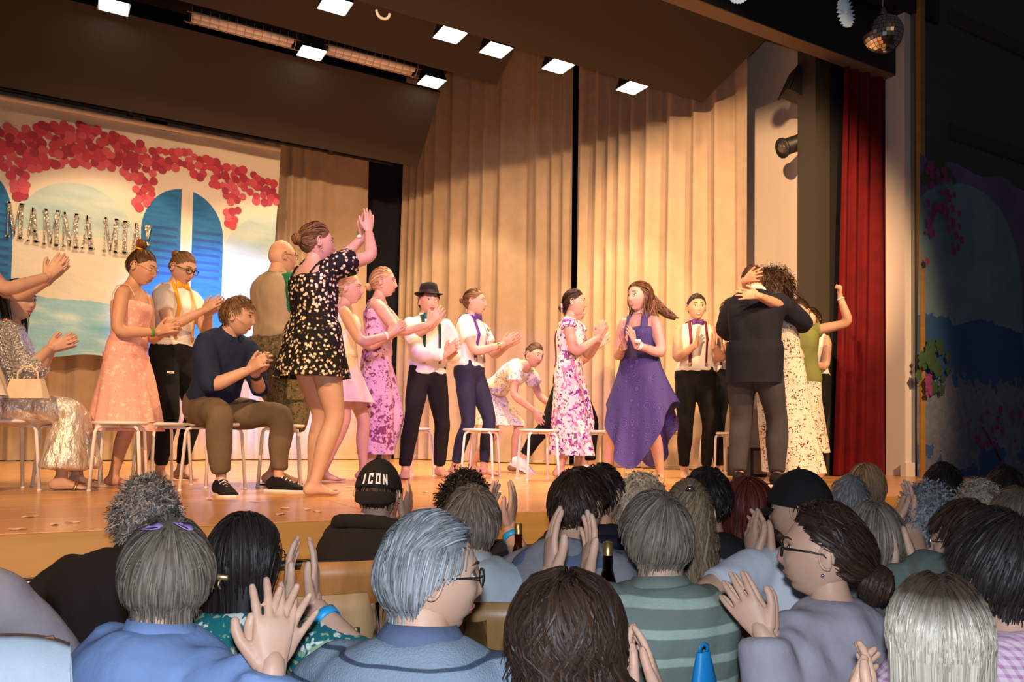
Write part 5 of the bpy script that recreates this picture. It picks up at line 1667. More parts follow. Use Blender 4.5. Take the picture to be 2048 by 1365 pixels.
# -- black daisy dress, arms up
b, r = stand('woman in short black daisy dress clapping with arms raised, seen from behind', 622, 4.62, 1.64, 128, 108, skin_='b', girth=1.10, lean=-.03, leg_g=1.08, nod=-.05,
             hands={'R': dict(w=(.08, .36, 1.68), pole=(.9, .1, -.8), d=(-.12, .12, 1), n=(-1, .1, 0), curl=.1), 'L': dict(w=(.0, .38, 1.66), pole=(-.9, .1, -.8), d=(.05, .12, 1), n=(1, 0, 0), curl=.1)},
             feet={'R': dict(p=(.10, -.05), yaw=-.35), 'L': dict(p=(-.08, .08), yaw=0)})
top(b, 'daisy_black', r, 'short', .09, .262, .012, 'bodice', seed=9, sl_off=.026, amp=.007)
skirt(b, 'daisy_black', r, .13, .69, .225, .215, folds=9, fa=.05, seed=9, hipw=1.12)
for s in (1, -1): strap(b, [b.pt(q, ph * s, .006) for q, ph in ((.24, 2.75), (.27, 2.55), (.296, 2.2), (.305, 1.57))], .010, 'black_cotton', r)
make_hair(b, 'bun', 'hair_midblond', r, 520, 9, bun=(.01, -.125, .012), thick=.013, wave=.2); make_bun(b, 'hair_midblond', r, (.01, -.130, .012), .034); flower(b, r, b.wr['L'] + (.0, -.03, .0), .018); earring(b, r, 1)

# -- white dress
b, r = stand('barefoot woman in short cream dress half hidden behind the daisy dress', 684, 6.0, 1.62, 80, 78, skin_='b', smile=True, hands=clap((0, .42, 1.22), (0, .75, .65), gap=.05), girth=1.02,
             feet={'R': dict(p=(.08, -.13), yaw=0, pitch=0), 'L': dict(p=(-.08, .16), yaw=0)})
top(b, 'cream_dress', r, 'none', .06, .262, .012, 'bodice', seed=10); skirt(b, 'cream_dress', r, .11, .60, .24, .24, folds=9, fa=.05, seed=10)
make_hair(b, 'bun', 'hair_blond', r, 420, 10, bun=(0, -.12, -.01), thick=.012); make_bun(b, 'hair_blond', r, (0, -.12, -.01), .03); wristband(b, 'R', 'pale_flower', r, 'bracelet')

# -- violet floral dress
b, r = stand('blond woman in long violet floral dress with low bun clapping', 752, 6.35, 1.76, 78, 84, skin_='b', smile=True, hands=clap((.03, .46, 1.26), (0, .55, .8), gap=.07), brow='brow_light',
             feet={'R': dict(p=(.07, -.05), yaw=0), 'L': dict(p=(-.08, .05), yaw=.1)})
top(b, 'violet_floral', r, 'none', .05, .248, .012, 'bodice', seed=11); skirt(b, 'violet_floral', r, .11, .20, .165, .16, folds=6, fa=.05, seed=11)
for s in (1, -1): strap(b, [b.pt(q, ph * s, .008) for q, ph in ((.24, .6), (.275, .7), (.298, 1.1), (.302, 1.57), (.29, 2.3), (.24, 2.6))], .009, 'violet_floral', r)
make_hair(b, 'bun', 'hair_blond', r, 520, 11, bun=(0, -.115, -.035), thick=.013); make_bun(b, 'hair_blond', r, (0, -.118, -.04), .03); earring(b, r, 1)

# -- boy in hat
b, r = stand('boy in white shirt with black hat, teal bow tie and dark braces', 852, 6.6, 1.63, 18, 22, sex='m', girth=.93, skin_='a', hands=clap((-.13, .30, 1.10), (-.5, .5, .6), ax=(.7, .7, 0), gap=.05), nod=.05, side=.03,
             feet={'R': dict(p=(.22, .10), yaw=-.25), 'L': dict(p=(-.17, -.12), yaw=.2)})
top(b, 'white_cotton', r, 'long', .01, .312, .014, 'shirt', seed=12, amp=.008, sl_off=.018); pants(b, 'black_cotton', r, .96, .055, .013, seed=12, amp=.006); collar(b, 'white_cotton', r); suspenders(b, 'dark_green_strap', r, off=.036, s0=.06); bow_tie(b, 'teal_satin', r)
make_hair(b, 'short', 'hair_darkbrown', r, 350, 12, length=.05, thick=.012); flower(b, r, b.pt(.20, .55, .03), .018)
ht = MB(); V = []
for rr, zz in ((.001, .163), (.05, .160), (.072, .150), (.082, .125), (.090, .075), (.092, .062), (.128, .050), (.134, .055), (.130, .058), (.094, .068)):
    for i in range(28):
        t = 2 * math.pi * i / 28; dip = -.02 * math.exp(-(math.cos(t) / .35) ** 2) * (zz > .155); V.append((rr * math.sin(t) * .90, rr * math.cos(t) * 1.12 - .006, zz + dip + .012 * (rr > .1) * math.sin(t) ** 2))
ht.add(on_head(b, V), [(i * 28 + j, (i + 1) * 28 + j, (i + 1) * 28 + (j + 1) % 28, i * 28 + (j + 1) % 28) for i in range(9) for j in range(28)])
ho = ht.build('hat', 'felt_black', r)
bd_ = MB(); V = [(rr * math.sin(t) * .90, rr * math.cos(t) * 1.12 - .006, zz) for rr, zz in ((.0935, .066), (.0925, .092)) for t in np.linspace(0, 6.2832, 29)[:-1]]
bd_.add(on_head(b, V), [(j, 28 + j, 28 + (j + 1) % 28, (j + 1) % 28) for j in range(28)]).build('hat_ribbon', 'hat_band', ho)

# -- purple bow tie woman
b, r = stand('woman in white T-shirt and navy leggings with purple bow tie, hair pulled back', 938, 7.0, 1.71, 58, 78, skin_='b', hands=clap((-.02, .40, 1.18), (-.05, .85, .5), gap=.04), brow='brow_light', feet={'R': dict(p=(.08, -.10), yaw=-.1), 'L': dict(p=(-.09, .10), yaw=.15)})
top(b, 'white_cotton', r, 'short', .045, .314, .011, 'tshirt', seed=13); pants(b, 'navy_legging', r, .95, .078, .006, 'leggings', seed=13); suspenders(b, 'purple_satin', r); bow_tie(b, 'purple_satin', r)
make_hair(b, 'bun', 'hair_midblond', r, 420, 13, bun=(0, -.115, .02), thick=.009); make_bun(b, 'hair_midblond', r, (0, -.118, .02), .027); flower(b, r, b.pt(.225, -.6, .03), .024); wristband(b, 'R', 'gold', r, 'bracelet')

# -- bending woman
b, r = stand('bending woman in white and blue floral dress reaching down near the curtain', 998, 7.75, 1.64, 62, 40, skin_='b', hip=(0, -.10, .77), lean=.80, lean2=1.10, nod=-.15,
             hands={'R': dict(w=(.14, .46, .62), pole=(.6, -.6, 0), d=(0, .5, -.8), n=(-1, 0, 0)), 'L': dict(w=(-.16, .52, .68), pole=(-.6, -.6, 0), d=(0, .8, -.5), n=(1, 0, 0))},
             feet={'R': dict(p=(.10, -.25), yaw=-.2), 'L': dict(p=(-.10, .12), yaw=.1)})
top(b, 'white_blue_floral', r, 'short', .05, .275, .014, 'bodice', seed=14, sl_off=.022); skirt(b, 'white_blue_floral', r, .07, .46, .25, .24, cy=.05, folds=9, fa=.06, seed=14)
make_hair(b, 'bun', 'hair_brown', r, 420, 14, bun=(0, -.11, .04), thick=.011); make_bun(b, 'hair_brown', r, (0, -.11, .045), .028); earring(b, r, 1, 'pale_flower')

# -- man behind the floral dress
b, r = stand('man in white T-shirt and black trousers stepping behind the bright floral dress', 1122, 7.45, 1.76, 95, 70, sex='m', smile=True, lean=.05, bare_feet=False, hip=(0, .05, .90), hands=clap((-.02, .36, 1.22), (0, .7, .7)),
             feet={'R': dict(p=(.10, .26), yaw=0), 'L': dict(p=(-.10, -.36, .12), yaw=0, pitch=.45)})
top(b, 'white_cotton', r, 'short', .04, .302, .014, 'tshirt', seed=15); pants(b, 'black_cotton', r, .93, .075, .014, seed=15); suspenders(b, 'wine_strap', r); shoes(b, 'white_cotton', 'white_cotton', r, 'sneaker'); make_hair(b, 'short', 'hair_darkbrown', r, 500, 15, length=.045, thick=.014)
MB().box(b.pt(.255, 2.2, .03), (.06, .02, .05)).build('white_patch', 'pale_flower', r, False)

# -- bright floral dress
b, r = stand('woman in long white dress with purple and pink flowers, dark bun', 1138, 6.9, 1.70, 72, 86, skin_='b', smile=True, hands=clap((.02, .29, 1.28), (0, .35, .95), gap=.04, spread=.6), feet={'R': dict(p=(.07, -.06), yaw=0), 'L': dict(p=(-.08, .05), yaw=.1)})
top(b, 'bright_floral', r, 'cap', .05, .285, .012, 'bodice', seed=16, sl_off=.02); skirt(b, 'bright_floral', r, .11, .20, .185, .20, folds=9, fa=.07, seed=16, cy=.03)
make_hair(b, 'bun', 'hair_darkbrown', r, 520, 16, bun=(0, -.105, -.045), thick=.012); make_bun(b, 'hair_darkbrown', r, (0, -.112, -.05), .034)
MB().loft([on_head(b, (.036 * math.cos(t), -.112, -.048 + .036 * math.sin(t)))[0] for t in np.linspace(0, 6.28, 16)], .008, n=6, close=False).build('scrunchie', 'violet_floral', r)

# -- dark blue halter dress
b, r = stand('laughing woman with long loose hair in dark blue halter dress', 1278, 6.05, 1.60, -28, -42, skin_='b', smile=True, lean=-.02, hands=clap((-.03, .27, 1.18), (.05, .5, .85), gap=.05), hip=(0, 0, .84),
             feet={'R': dict(p=(.26, .06), yaw=-.3), 'L': dict(p=(-.14, -.12), yaw=.3)})
top(b, 'blue_print', r, 'none', .06, .235, .013, 'bodice', seed=17); skirt(b, 'blue_print', r, .13, lambda ph: .34 + .16 * math.cos(ph * 2 + .35) * -1 - .10 * math.cos(2 * ph) + .04, .275, .26, folds=8, fa=.10, seed=17, cx=-.02)
for s in (1, -1): strap(b, [b.pt(q, ph * s, .008) for q, ph in ((.20, .55), (.24, .5), (.275, .5), (.300, .75), (.312, 1.57), (.314, 2.6))], .055, 'blue_print', r, 'halter_strap')
make_hair(b, 'wavy', 'hair_midblond', r, 700, 17, length=.27, thick=.014, wave=.25); make_tail(b, 'hair_midblond', r, [(-.03, -.08, .02), (-.07, -.14, -.06), (-.13, -.19, -.13), (-.20, -.21, -.17)], [.04, .05, .045, .02], n=180, wave=.012)
make_tail(b, 'hair_midblond', r, [(-.05, -.06, .0), (-.075, -.07, -.10), (-.085, -.06, -.20), (-.08, -.05, -.32)], [.035, .045, .05, .03], n=160, wave=.01)
wristband(b, 'L', 'pale_flower', r, 'wristwatch', .93, .014); wristband(b, 'R', 'gold', r, 'bracelet'); flower(b, r, b.wr['L'] + (-.03, .02, .02), .026, False)
MB().loft([b.frame(.318)[0] + np.array([.055 * math.cos(t), .055 * math.sin(t) + .012, -.02 * math.sin(t)]) * b.k for t in np.linspace(-.4, 3.54, 14)], .0028, n=6).build('necklace', 'pale_flower', r)

# -- white tank top woman
b, r = stand('smiling woman in white tank top and black leggings with purple bow tie', 1390, 7.0, 1.68, 12, 12, smile=True, hands=clap((-.03, .28, 1.25), (-.05, .4, .9), gap=.075, spread=1.1), girth=1.08, leg_g=1.06, feet={'R': dict(p=(.10, 0), yaw=-.15), 'L': dict(p=(-.10, 0), yaw=.15)})
top(b, 'white_cotton', r, 'none', .045, .300, .010, 'tank_top', seed=18); pants(b, 'black_cotton', r, .95, .078, .006, 'leggings', seed=18); suspenders(b, 'wine_strap', r); bow_tie(b, 'purple_satin', r, sc=.9)
make_hair(b, 'bun', 'hair_darkbrown', r, 420, 18, bun=(0, -.12, .02), thick=.015)

# -- person hidden behind the hugging man
b, r = stand('person in white T-shirt and black trousers mostly hidden behind the hugging man', 1458, 7.3, 1.70, 0, 10, hands=clap((0, .30, 1.2), (0, .6, .8)))
top(b, 'white_cotton', r, 'short', .045, .314, .011, 'tshirt', seed=19); pants(b, 'black_cotton', r, .95, .078, .010, seed=19); suspenders(b, 'wine_strap', r); make_hair(b, 'short', 'hair_darkbrown', r, 300, 19, length=.05)

# -- hugging man
b, r = stand('man in navy blazer and dark trousers hugging a woman, seen from behind', 1508, 6.15, 1.83, 172, 195, sex='m', girth=1.06, bare_feet=False, lean=.07, lean2=.16, nod=.3, tilt=-.12,
             hands={'R': dict(w=(.16, .42, 1.22), pole=(1, -.1, -.5), d=(-.8, .5, 0), n=(-.4, -1, 0)), 'L': dict(w=(-.10, .45, 1.15), pole=(-1, -.2, -.4), d=(.9, .4, 0), n=(.4, -1, 0))},
             feet={'R': dict(p=(.16, .02), yaw=-.25), 'L': dict(p=(-.10, -.05), yaw=.1)})
top(b, 'blazer_navy', r, 'long', .02, .314, .016, 'blazer', seed=20, amp=.008, sl_off=.018); skirt(b, 'blazer_navy', r, .09, .80, .215, .175, folds=3, fa=.015, off=.036, name='blazer_tail', seed=20); pants(b, 'dark_jeans', r, .97, .05, .020, seed=20, amp=.007); shoes(b, 'black_cotton', 'white_cotton', r)
collar(b, 'white_cotton', r, h=.045); make_hair(b, 'short', 'hair_brown', r, 550, 20, length=.035, thick=.012)
hug = b
# -- curly woman hugging him
hr = on_stage(1562, 6.38); hz_ = facing(hr, -8)
def lcl(u, v, D, kk=1.0):
    q = at(u, v, D) - hr; c, s = math.cos(hz_), math.sin(hz_); return np.array([c * q[0] + s * q[1], -s * q[0] + c * q[1], q[2]]) / kk
b = Body(H=1.77, lean=.05, yaw=rad(20), nod=.12, tilt=.22, side=.10, feet={'R': dict(p=(.07, 0), yaw=-.1), 'L': dict(p=(-.12, -.10), yaw=.3)},
         hands={'R': dict(w=lcl(1492, 574, 5.97), pole=(1, .4, .1), d=(-1, -.05, -.12), n=(0, -1, -.1), curl=.1, spread=1.5), 'L': dict(w=lcl(1512, 606, 5.93), pole=(-.4, .6, -1), d=(1, .0, .12), n=(0, -1, -.1), curl=.1, spread=1.5)})
person('curly dark-haired woman in white floral dress with her arms round the man', hr, hz_, b, 'a', False, 'brow_dark', .0135); r = b.root
top(b, 'white_dark_floral', r, 'none', .05, .285, .012, 'bodice', seed=21); skirt(b, 'white_dark_floral', r, .11, .10, .25, .23, cx=-.10, folds=8, fa=.06, seed=21)
make_hair(b, 'curly', 'hair_darkbrown', r, 2000, 21, length=.20, thick=.045, curl=1, width=.005); 
# -- woman in green top with raised fist
b, r = stand('woman in olive green top raising one fist behind the hugging pair', 1600, 6.95, 1.64, -5, -30, lean=0, hands={'L': dict(w=(-.34, .03, 1.67), pole=(-.8, 0, -.9), d=(-.08, .1, 1), n=(1, .2, 0), curl=1.15, thumb=.2)})
top(b, 'olive_top', r, 'cap', .0, .29, .014, 'top', seed=22); skirt(b, 'white_dark_floral', r, .06, .25, .24, .22, seed=22, folds=7); make_hair(b, 'bun', 'hair_darkbrown', r, 300, 22, bun=(0, -.11, 0), thick=.01); wristband(b, 'L', 'pale_flower', r, 'bracelet', .96, .006)
# -- woman in white tank at right back
b, r = stand('dark-haired woman in white tank top and navy braces beside the black column', 1624, 7.5, 1.66, -20, -35, hands=clap((.06, .30, 1.18), (.3, .6, .7)))
top(b, 'white_cotton', r, 'none', .045, .300, .010, 'tank_top', seed=23); pants(b, 'black_cotton', r, .95, .078, .012, seed=23); suspenders(b, 'navy_strap', r); bow_tie(b, 'black_cotton', r); make_hair(b, 'long', 'hair_darkbrown', r, 420, 23, length=.2, thick=.012)
# dark speaker box behind the hugging man
sb = empty('stage_box', tuple(on_stage(1500, 7.6))); tag(sb, 'small black stage box on the floor behind the hugging man', 'box')
MB().box((0, 0, .14), (.3, .3, .28)).build('cabinet', 'lamp_black', sb, False); MB().box((0, -.155, .14), (.24, .01, .22)).build('grille', 'steel', sb, False)
# ================================================================== AUDIENCE
hairmat('hair_salt', (0.045, 0.045, 0.048), (0.28, 0.28, 0.30)); hairmat('hair_silver', (0.075, 0.08, 0.085), (0.36, 0.375, 0.40))
hairmat('hair_ash', (0.055, 0.040, 0.029), (0.25, 0.20, 0.155)); hairmat('hair_paleblond', (0.26, 0.20, 0.13), (0.62, 0.54, 0.42)); hairmat('hair_red', (0.05, 0.008, 0.006), (0.16, 0.03, 0.018))
hairmat('hair_dishwater', (0.10, 0.062, 0.034), (0.34, 0.24, 0.15)); hairmat('hair_greyblond', (0.24, 0.20, 0.15), (0.60, 0.53, 0.43))
fabric('denim_blue', (0.20, 0.30, 0.56)); fabric('mauve_knit', (0.33, 0.31, 0.36), weave=90); fabric('black_knit', (0.008, 0.008, 0.011)); fabric('hoodie_black', (0.014, 0.012, 0.011)); fabric('light_blue_shirt', (0.40, 0.46, 0.52))
fabric('grey_sweater', (0.24, 0.24, 0.27), weave=90); fabric('blue_yoke', (0.10, 0.13, 0.22)); fabric('ink_hoodie', (0.016, 0.018, 0.032)); fabric('charcoal_tee', (0.022, 0.022, 0.024)); fabric('white_tee', (0.62, 0.65, 0.72)); fabric('slate_tee', (0.055, 0.085, 0.135))
fabric('sage_knit', (0.13, 0.16, 0.145), weave=90); fabric('tan_suede', (0.22, 0.12, 0.05)); fabric('dark_trousers', (0.02, 0.022, 0.03)); fabric('pale_jacket', (0.42, 0.50, 0.58), .5)
stripes('navy_white_stripe', (0.62, 0.62, 0.62), (0.03, 0.035, 0.08), .021, .55, .05); stripes('mint_stripe', (0.18, 0.225, 0.20), (0.40, 0.50, 0.44), .072, .68, .05)
stripes('knit_stripe', (0.22, 0.28, 0.36), (0.03, 0.045, 0.085), .062, .90, .025, knit=.2)
blossoms('teal_floral', (0.012, 0.15, 0.17), [(11, .42, (0.30, 0.42, 0.26), 1), (12, .36, (0.70, 0.74, 0.70), 3), (15, .2, (0.20, 0.34, 0.20), 4)], warp=.8)
m_ = new_mat('pink_check', (0.72, 0.50, 0.60), .85, 0, .2); k = NT(m_); sx = k.n('ShaderNodeSeparateXYZ'); k.l(k.obj(), sx.inputs[0])
fx = k.math('GREATER_THAN', k.math('FRACT', k.math('MULTIPLY', k.math('ADD', sx.outputs['X'], sx.outputs['Y']), 60)), .6); fz = k.math('GREATER_THAN', k.math('FRACT', k.math('MULTIPLY', sx.outputs['Z'], 60)), .6)
k.color(k.mix(k.math('MULTIPLY', k.math('ADD', fx, fz), .5), (0.74, 0.56, 0.64), (0.46, 0.22, 0.40)))
new_mat('cyan_band', (0.02, 0.35, 0.75), .4); new_mat('red_plastic', (0.30, 0.01, 0.03), .3); new_mat('petal_lilac', (0.36, 0.24, 0.55), .7); new_mat('silver', (0.7, 0.7, 0.72), .2, 1.0); new_mat('cap_white', (0.70, 0.70, 0.70), .7)
wood('chair_wood', (0.26, 0.135, 0.045), (0.36, 0.20, 0.075), (6, 6, 1), .4); wood('chair_wood_pale', (0.46, 0.29, 0.14), (0.55, 0.37, 0.19), (6, 6, 1), .4); new_mat('chrome', (0.45, 0.45, 0.46), .25, 1.0)
m_ = new_mat('table_paper', (0.66, 0.58, 0.54), .8); k = NT(m_); k.color(k.ramp(k.noise(5, 4).outputs['Fac'], [(.3, (0.60, 0.52, 0.49)), (.7, (0.72, 0.65, 0.61))]))
glass('clear_glass', (0.97, 0.98, 1.0)); glass('brown_bottle', (0.10, 0.04, 0.015)); glass('green_glass', (0.35, 0.75, 0.25)); new_mat('wine', (0.10, 0.004, 0.010), .1); new_mat('gold_foil', (0.6, 0.42, 0.15), .35, .9)
new_mat('paper_label', (0.7, 0.66, 0.55), .7)

def make_chair(x, y, rz, label, mat='chair_wood', seat=.45, back=.88):
    r = empty('chair', (x, y, 0), rz); tag(r, label, 'chair', 'hall chairs')
    mb = MB(); n = 9
    def sheet(rows, th):
        V = []
        for row in rows: V += row
        w = len(rows[0]); off = np.array(th)
        V2 = [np.array(v) + off for v in V]; m1 = len(V)
        F = [(i * w + j, i * w + j + 1, (i + 1) * w + j + 1, (i + 1) * w + j) for i in range(len(rows) - 1) for j in range(w - 1)]
        G = [tuple(q + m1 for q in f[::-1]) for f in F]
        edge = [j for j in range(w)] + [i * w + w - 1 for i in range(1, len(rows))] + [(len(rows) - 1) * w + j for j in range(w - 2, -1, -1)] + [i * w for i in range(len(rows) - 2, 0, -1)]
        E = [(edge[i], edge[(i + 1) % len(edge)], edge[(i + 1) % len(edge)] + m1, edge[i] + m1) for i in range(len(edge))]
        return V + V2, [f[::-1] for f in F] + [g[::-1] for g in G] + E
    rows = []
    for i, t in enumerate(np.linspace(0, 1, 7)):
        hw = .19 + .012 * math.sin(t * 2.2) - (.018 if i in (0, 6) else 0); z = back - .36 + .36 * t
        rows.append([(hw * q, -.205 - .05 * t + .028 * q * q, z) for q in np.linspace(-1, 1, n)])
    v, f = sheet(rows, (0, -.012, 0)); MB().add(v, f).build('backrest', mat, r)
    rows = [[(.20 * q * (1 - .06 * (i in (0, 5))), -.20 + .40 * t, seat - .012 * (1 - q * q) - .02 * max(0, t - .8)) for q in np.linspace(-1, 1, n)] for i, t in enumerate(np.linspace(0, 1, 6))]
    v, f = sheet(rows, (0, 0, -.012)); MB().add(v, f).build('seat', mat, r)
    for s in (-1, 1):
        MB().loft([(s * .19, .17, 0), (s * .18, .15, seat - .02)], .011, n=8).build('leg', 'chrome', r)
        MB().loft([(s * .19, -.24, 0), (s * .185, -.19, seat - .02), (s * .16, -.235, seat + .10), (s * .15, -.262, back - .10)], .011, n=8).build('leg', 'chrome', r)
        MB().loft([(s * .18, .15, seat - .022), (s * .185, -.19, seat - .022)], .010, n=8).build('seat_rail', 'chrome', r)
    return r

def seated(label, short, u, vtop, D, phi, look, H=1.68, hands=None, sex='m', skin_='a', brow='brow_dark', fine=False, chair=True, extra=.014, mat='chair_wood', smile=False, seat_back=.86, feetf=.42, **kw):
    Pt = at(u, vtop, D); rz = facing(Pt, phi)
    kk = H / 1.7
    feet = {'R': dict(p=(.12, feetf), yaw=-.1), 'L': dict(p=(-.12, feetf), yaw=.1)}
    kw['yaw'] = rad(((look - phi + 180) % 360) - 180)
    z = .54
    for it in range(2):
        hh = None
        if hands is not None:
            hh = {q: dict(s) for q, s in hands.items() if q in 'RL'}
            for s in [] if 'px' in hands else hh.values(): s['w'] = np.array(s['w'], float) + np.array([0, 0, (z - .54) / kk])
        if hands is not None and 'px' in hands: hh = None
        b = Body(H=H, sex=sex, hip=(0, 0, z), feet=feet, hands=hh, **kw)
        topz = b.hc[2] + (.118 * b.Rh[2, 2] + extra) * b.hs
        z += Pt[2] - topz
    c, s = math.cos(rz), math.sin(rz)
    hx = b.hc + b.Rh @ np.array([0, -.012, .0])
    root = (Pt[0] - (c * hx[0] - s * hx[1]), Pt[1] - (s * hx[0] + c * hx[1]), 0)
    if hands is not None and 'px' in hands:
        q = at(*hands['px']) - np.array(root); zz_ = b.hip[2]
        cl_ = clap(np.array([c * q[0] + s * q[1], -s * q[0] + c * q[1], q[2]]) / kk, **hands['kw'])
        b = Body(H=H, sex=sex, hip=(0, 0, zz_), feet=feet, hands=cl_, **kw)
    person(label, root, rz, b, skin_, smile, brow, .0165, False, True, fine)
    for nm in ('R', 'L'):
        sh_ = MB(); b.foot(sh_, nm, .008, toes=False); sh_.build('shoe', 'black_knit', b.root)
    pants(b, 'dark_trousers', b.root, .97, .05, .02, voxel=.027, amp=.003)
    if chair: make_chair(root[0] + .02 * s, root[1] - .02 * c, rz, 'wooden chair under the %s' % short, mat, max(.30, b.hip[2] - .10), max(.30, b.hip[2] - .10) + seat_back - .45)
    return b, b.root
LAP = {'R': dict(w=(.16, .34, .72), pole=(1, -.6, -.3), d=(-.5, .8, -.1), n=(0, 0, -1), curl=.3), 'L': dict(w=(-.16, .34, .72), pole=(-1, -.6, -.3), d=(.5, .8, -.1), n=(0, 0, -1), curl=.3)}
def sit_clap(x=0, y=.36, z=1.02, d=(0, .5, .85), gap=.05, **kw): return clap((x, y, z), d, gap=gap, **kw)
def pxc(u, v, D, d=(0, .35, .95), gap=.03, **kw): return dict(px=(u, v, D), kw=dict(d=d, gap=gap, **kw))
ASK = dict(sex='f')
# ---- left block
b, r = seated('person in mauve sweater cut off by the left frame edge', 'spectator in mauve at the left edge', -158, 915, 1.95, 165, 150, hands=LAP, lean=.2, sex='f', girth=1.15)
top(b, 'mauve_knit', r, 'long', -.02, .30, .022, 'sweater', seed=31, amp=.008); make_hair(b, 'short', 'hair_ash', r, 700, 31, length=.06)
b, r = seated('grey curly-haired man in black sweater leaning towards the stage', 'man in the black sweater', 292, 950, 2.6, 158, 168, H=1.76, hands=LAP, lean=.26, lean2=.36, girth=1.18, extra=.03, side=.10, feetf=.2)
top(b, 'black_knit', r, 'long', -.02, .317, .020, 'sweater', seed=32, amp=.008); collar(b, 'black_knit', r, h=.03)
make_hair(b, 'frizzy', 'hair_salt', r, 2300, 32, length=.045, thick=.022, curl=1, width=.0035)
b, r = seated('short-haired person in denim blue shirt with two lilac petals in the hair', 'person in the denim shirt', 336, 1033, 1.72, 132, 174, H=1.64, hands=pxc(540, 1275, 1.56, (-.25, .3, .95), .024, ax=(.8, -.55, 0), spread=1.4), fine=True, girth=1.1, extra=.016, nod=.05)
top(b, 'denim_blue', r, 'long', -.02, .317, .024, 'shirt', seed=33, amp=.014, freq=30); collar(b, 'denim_blue', r, h=.036, spread=.014)
make_hair(b, 'short', 'hair_ash', r, 4200, 33, length=.085, thick=.020, width=.0024, drop=.05)
for az_, th_ in ((2.55, .52), (-2.75, .55)):
    d0 = np.array([math.sin(az_) * math.sin(th_), math.cos(az_) * math.sin(th_), math.cos(th_)]); e1 = unit(np.cross(d0, (0, 1, 0))); e2 = np.cross(d0, e1)
    pc = d0 * (head_r(d0[None] * .1)[0] + .023); pl = MB()
    a0 = [pc + e1 * .021 * math.cos(t) * (1 + .18 * math.sin(3 * t)) + e2 * .013 * math.sin(t) + d0 * .003 * math.sin(2 * t) for t in np.linspace(0, 6.283, 15)[:-1]]
    pl.add(on_head(b, a0 + [p + d0 * .0015 for p in a0]), [tuple(range(14))[::-1], tuple(range(14, 28))] + [(i, (i + 1) % 14, (i + 1) % 14 + 14, i + 14) for i in range(14)]).build('petal', 'petal_lilac', r)
b, r = seated('dark-haired woman with hair clip in teal floral blouse clapping', 'woman in the teal floral blouse', 488, 1022, 2.0, 152, 142, H=1.64, hands=pxc(606, 1152, 1.95, (-.05, .3, 1), .032, spread=.7, ax=(.95, .3, 0)), fine=True, extra=.016, **ASK)
top(b, 'teal_floral', r, 'elbow', -.02, .317, .024, 'blouse', seed=34, amp=.010, sl_off=.03)
make_hair(b, 'long', 'hair_black', r, 3000, 34, length=.36, thick=.016, width=.0026, spread=1.05); glasses(b, 'black_plastic', r, .023, .018); earring(b, r, 1, 'silver', .005)
wristband(b, 'R', 'cyan_band', r, 'wristband', .90, .012); wristband(b, 'L', 'silver', r, 'wristwatch', .92, .010)
cp = MB(); cp.loft(on_head(b, [(-.035, -.112, -.02), (0, -.122, -.018), (.035, -.112, -.02)]), .007, .004, n=8)
for x in (-.02, 0, .02): cp.loft(on_head(b, [(x, -.12, -.02), (x, -.128, -.035), (x, -.118, -.048)]), .003, n=6)
cp.build('hair_clip', 'brass', r)
b, r = seated('young man in black hoodie with black cap reading ICON at the back', 'young man with the lettered cap', 757, 915, 3.15, 152, 170, H=1.74, hands=pxc(800, 1022, 3.32, (-.2, .8, .5), pole=.05, el=-1.5), lean=.16, nod=.05, extra=.03, girth=1.05, feetf=.2)
top(b, 'hoodie_black', r, 'long', -.02, .317, .026, 'hoodie', seed=35, amp=.012, freq=30)
hd = MB(); hd.loft([b.pt(.30, ph, .02) + np.array([0, 0, .01 + .02 * math.cos(ph + math.pi)]) for ph in np.linspace(1.2, 2 * math.pi - 1.2, 16)], .020, .034, hint=(0, 0, 1), n=10); V, F, N = bake(hd, .012, 4); MB().add(V, F).build('hood', 'hoodie_black', r)
make_hair(b, 'short', 'hair_darkbrown', r, 300, 35, length=.03, thick=.004)
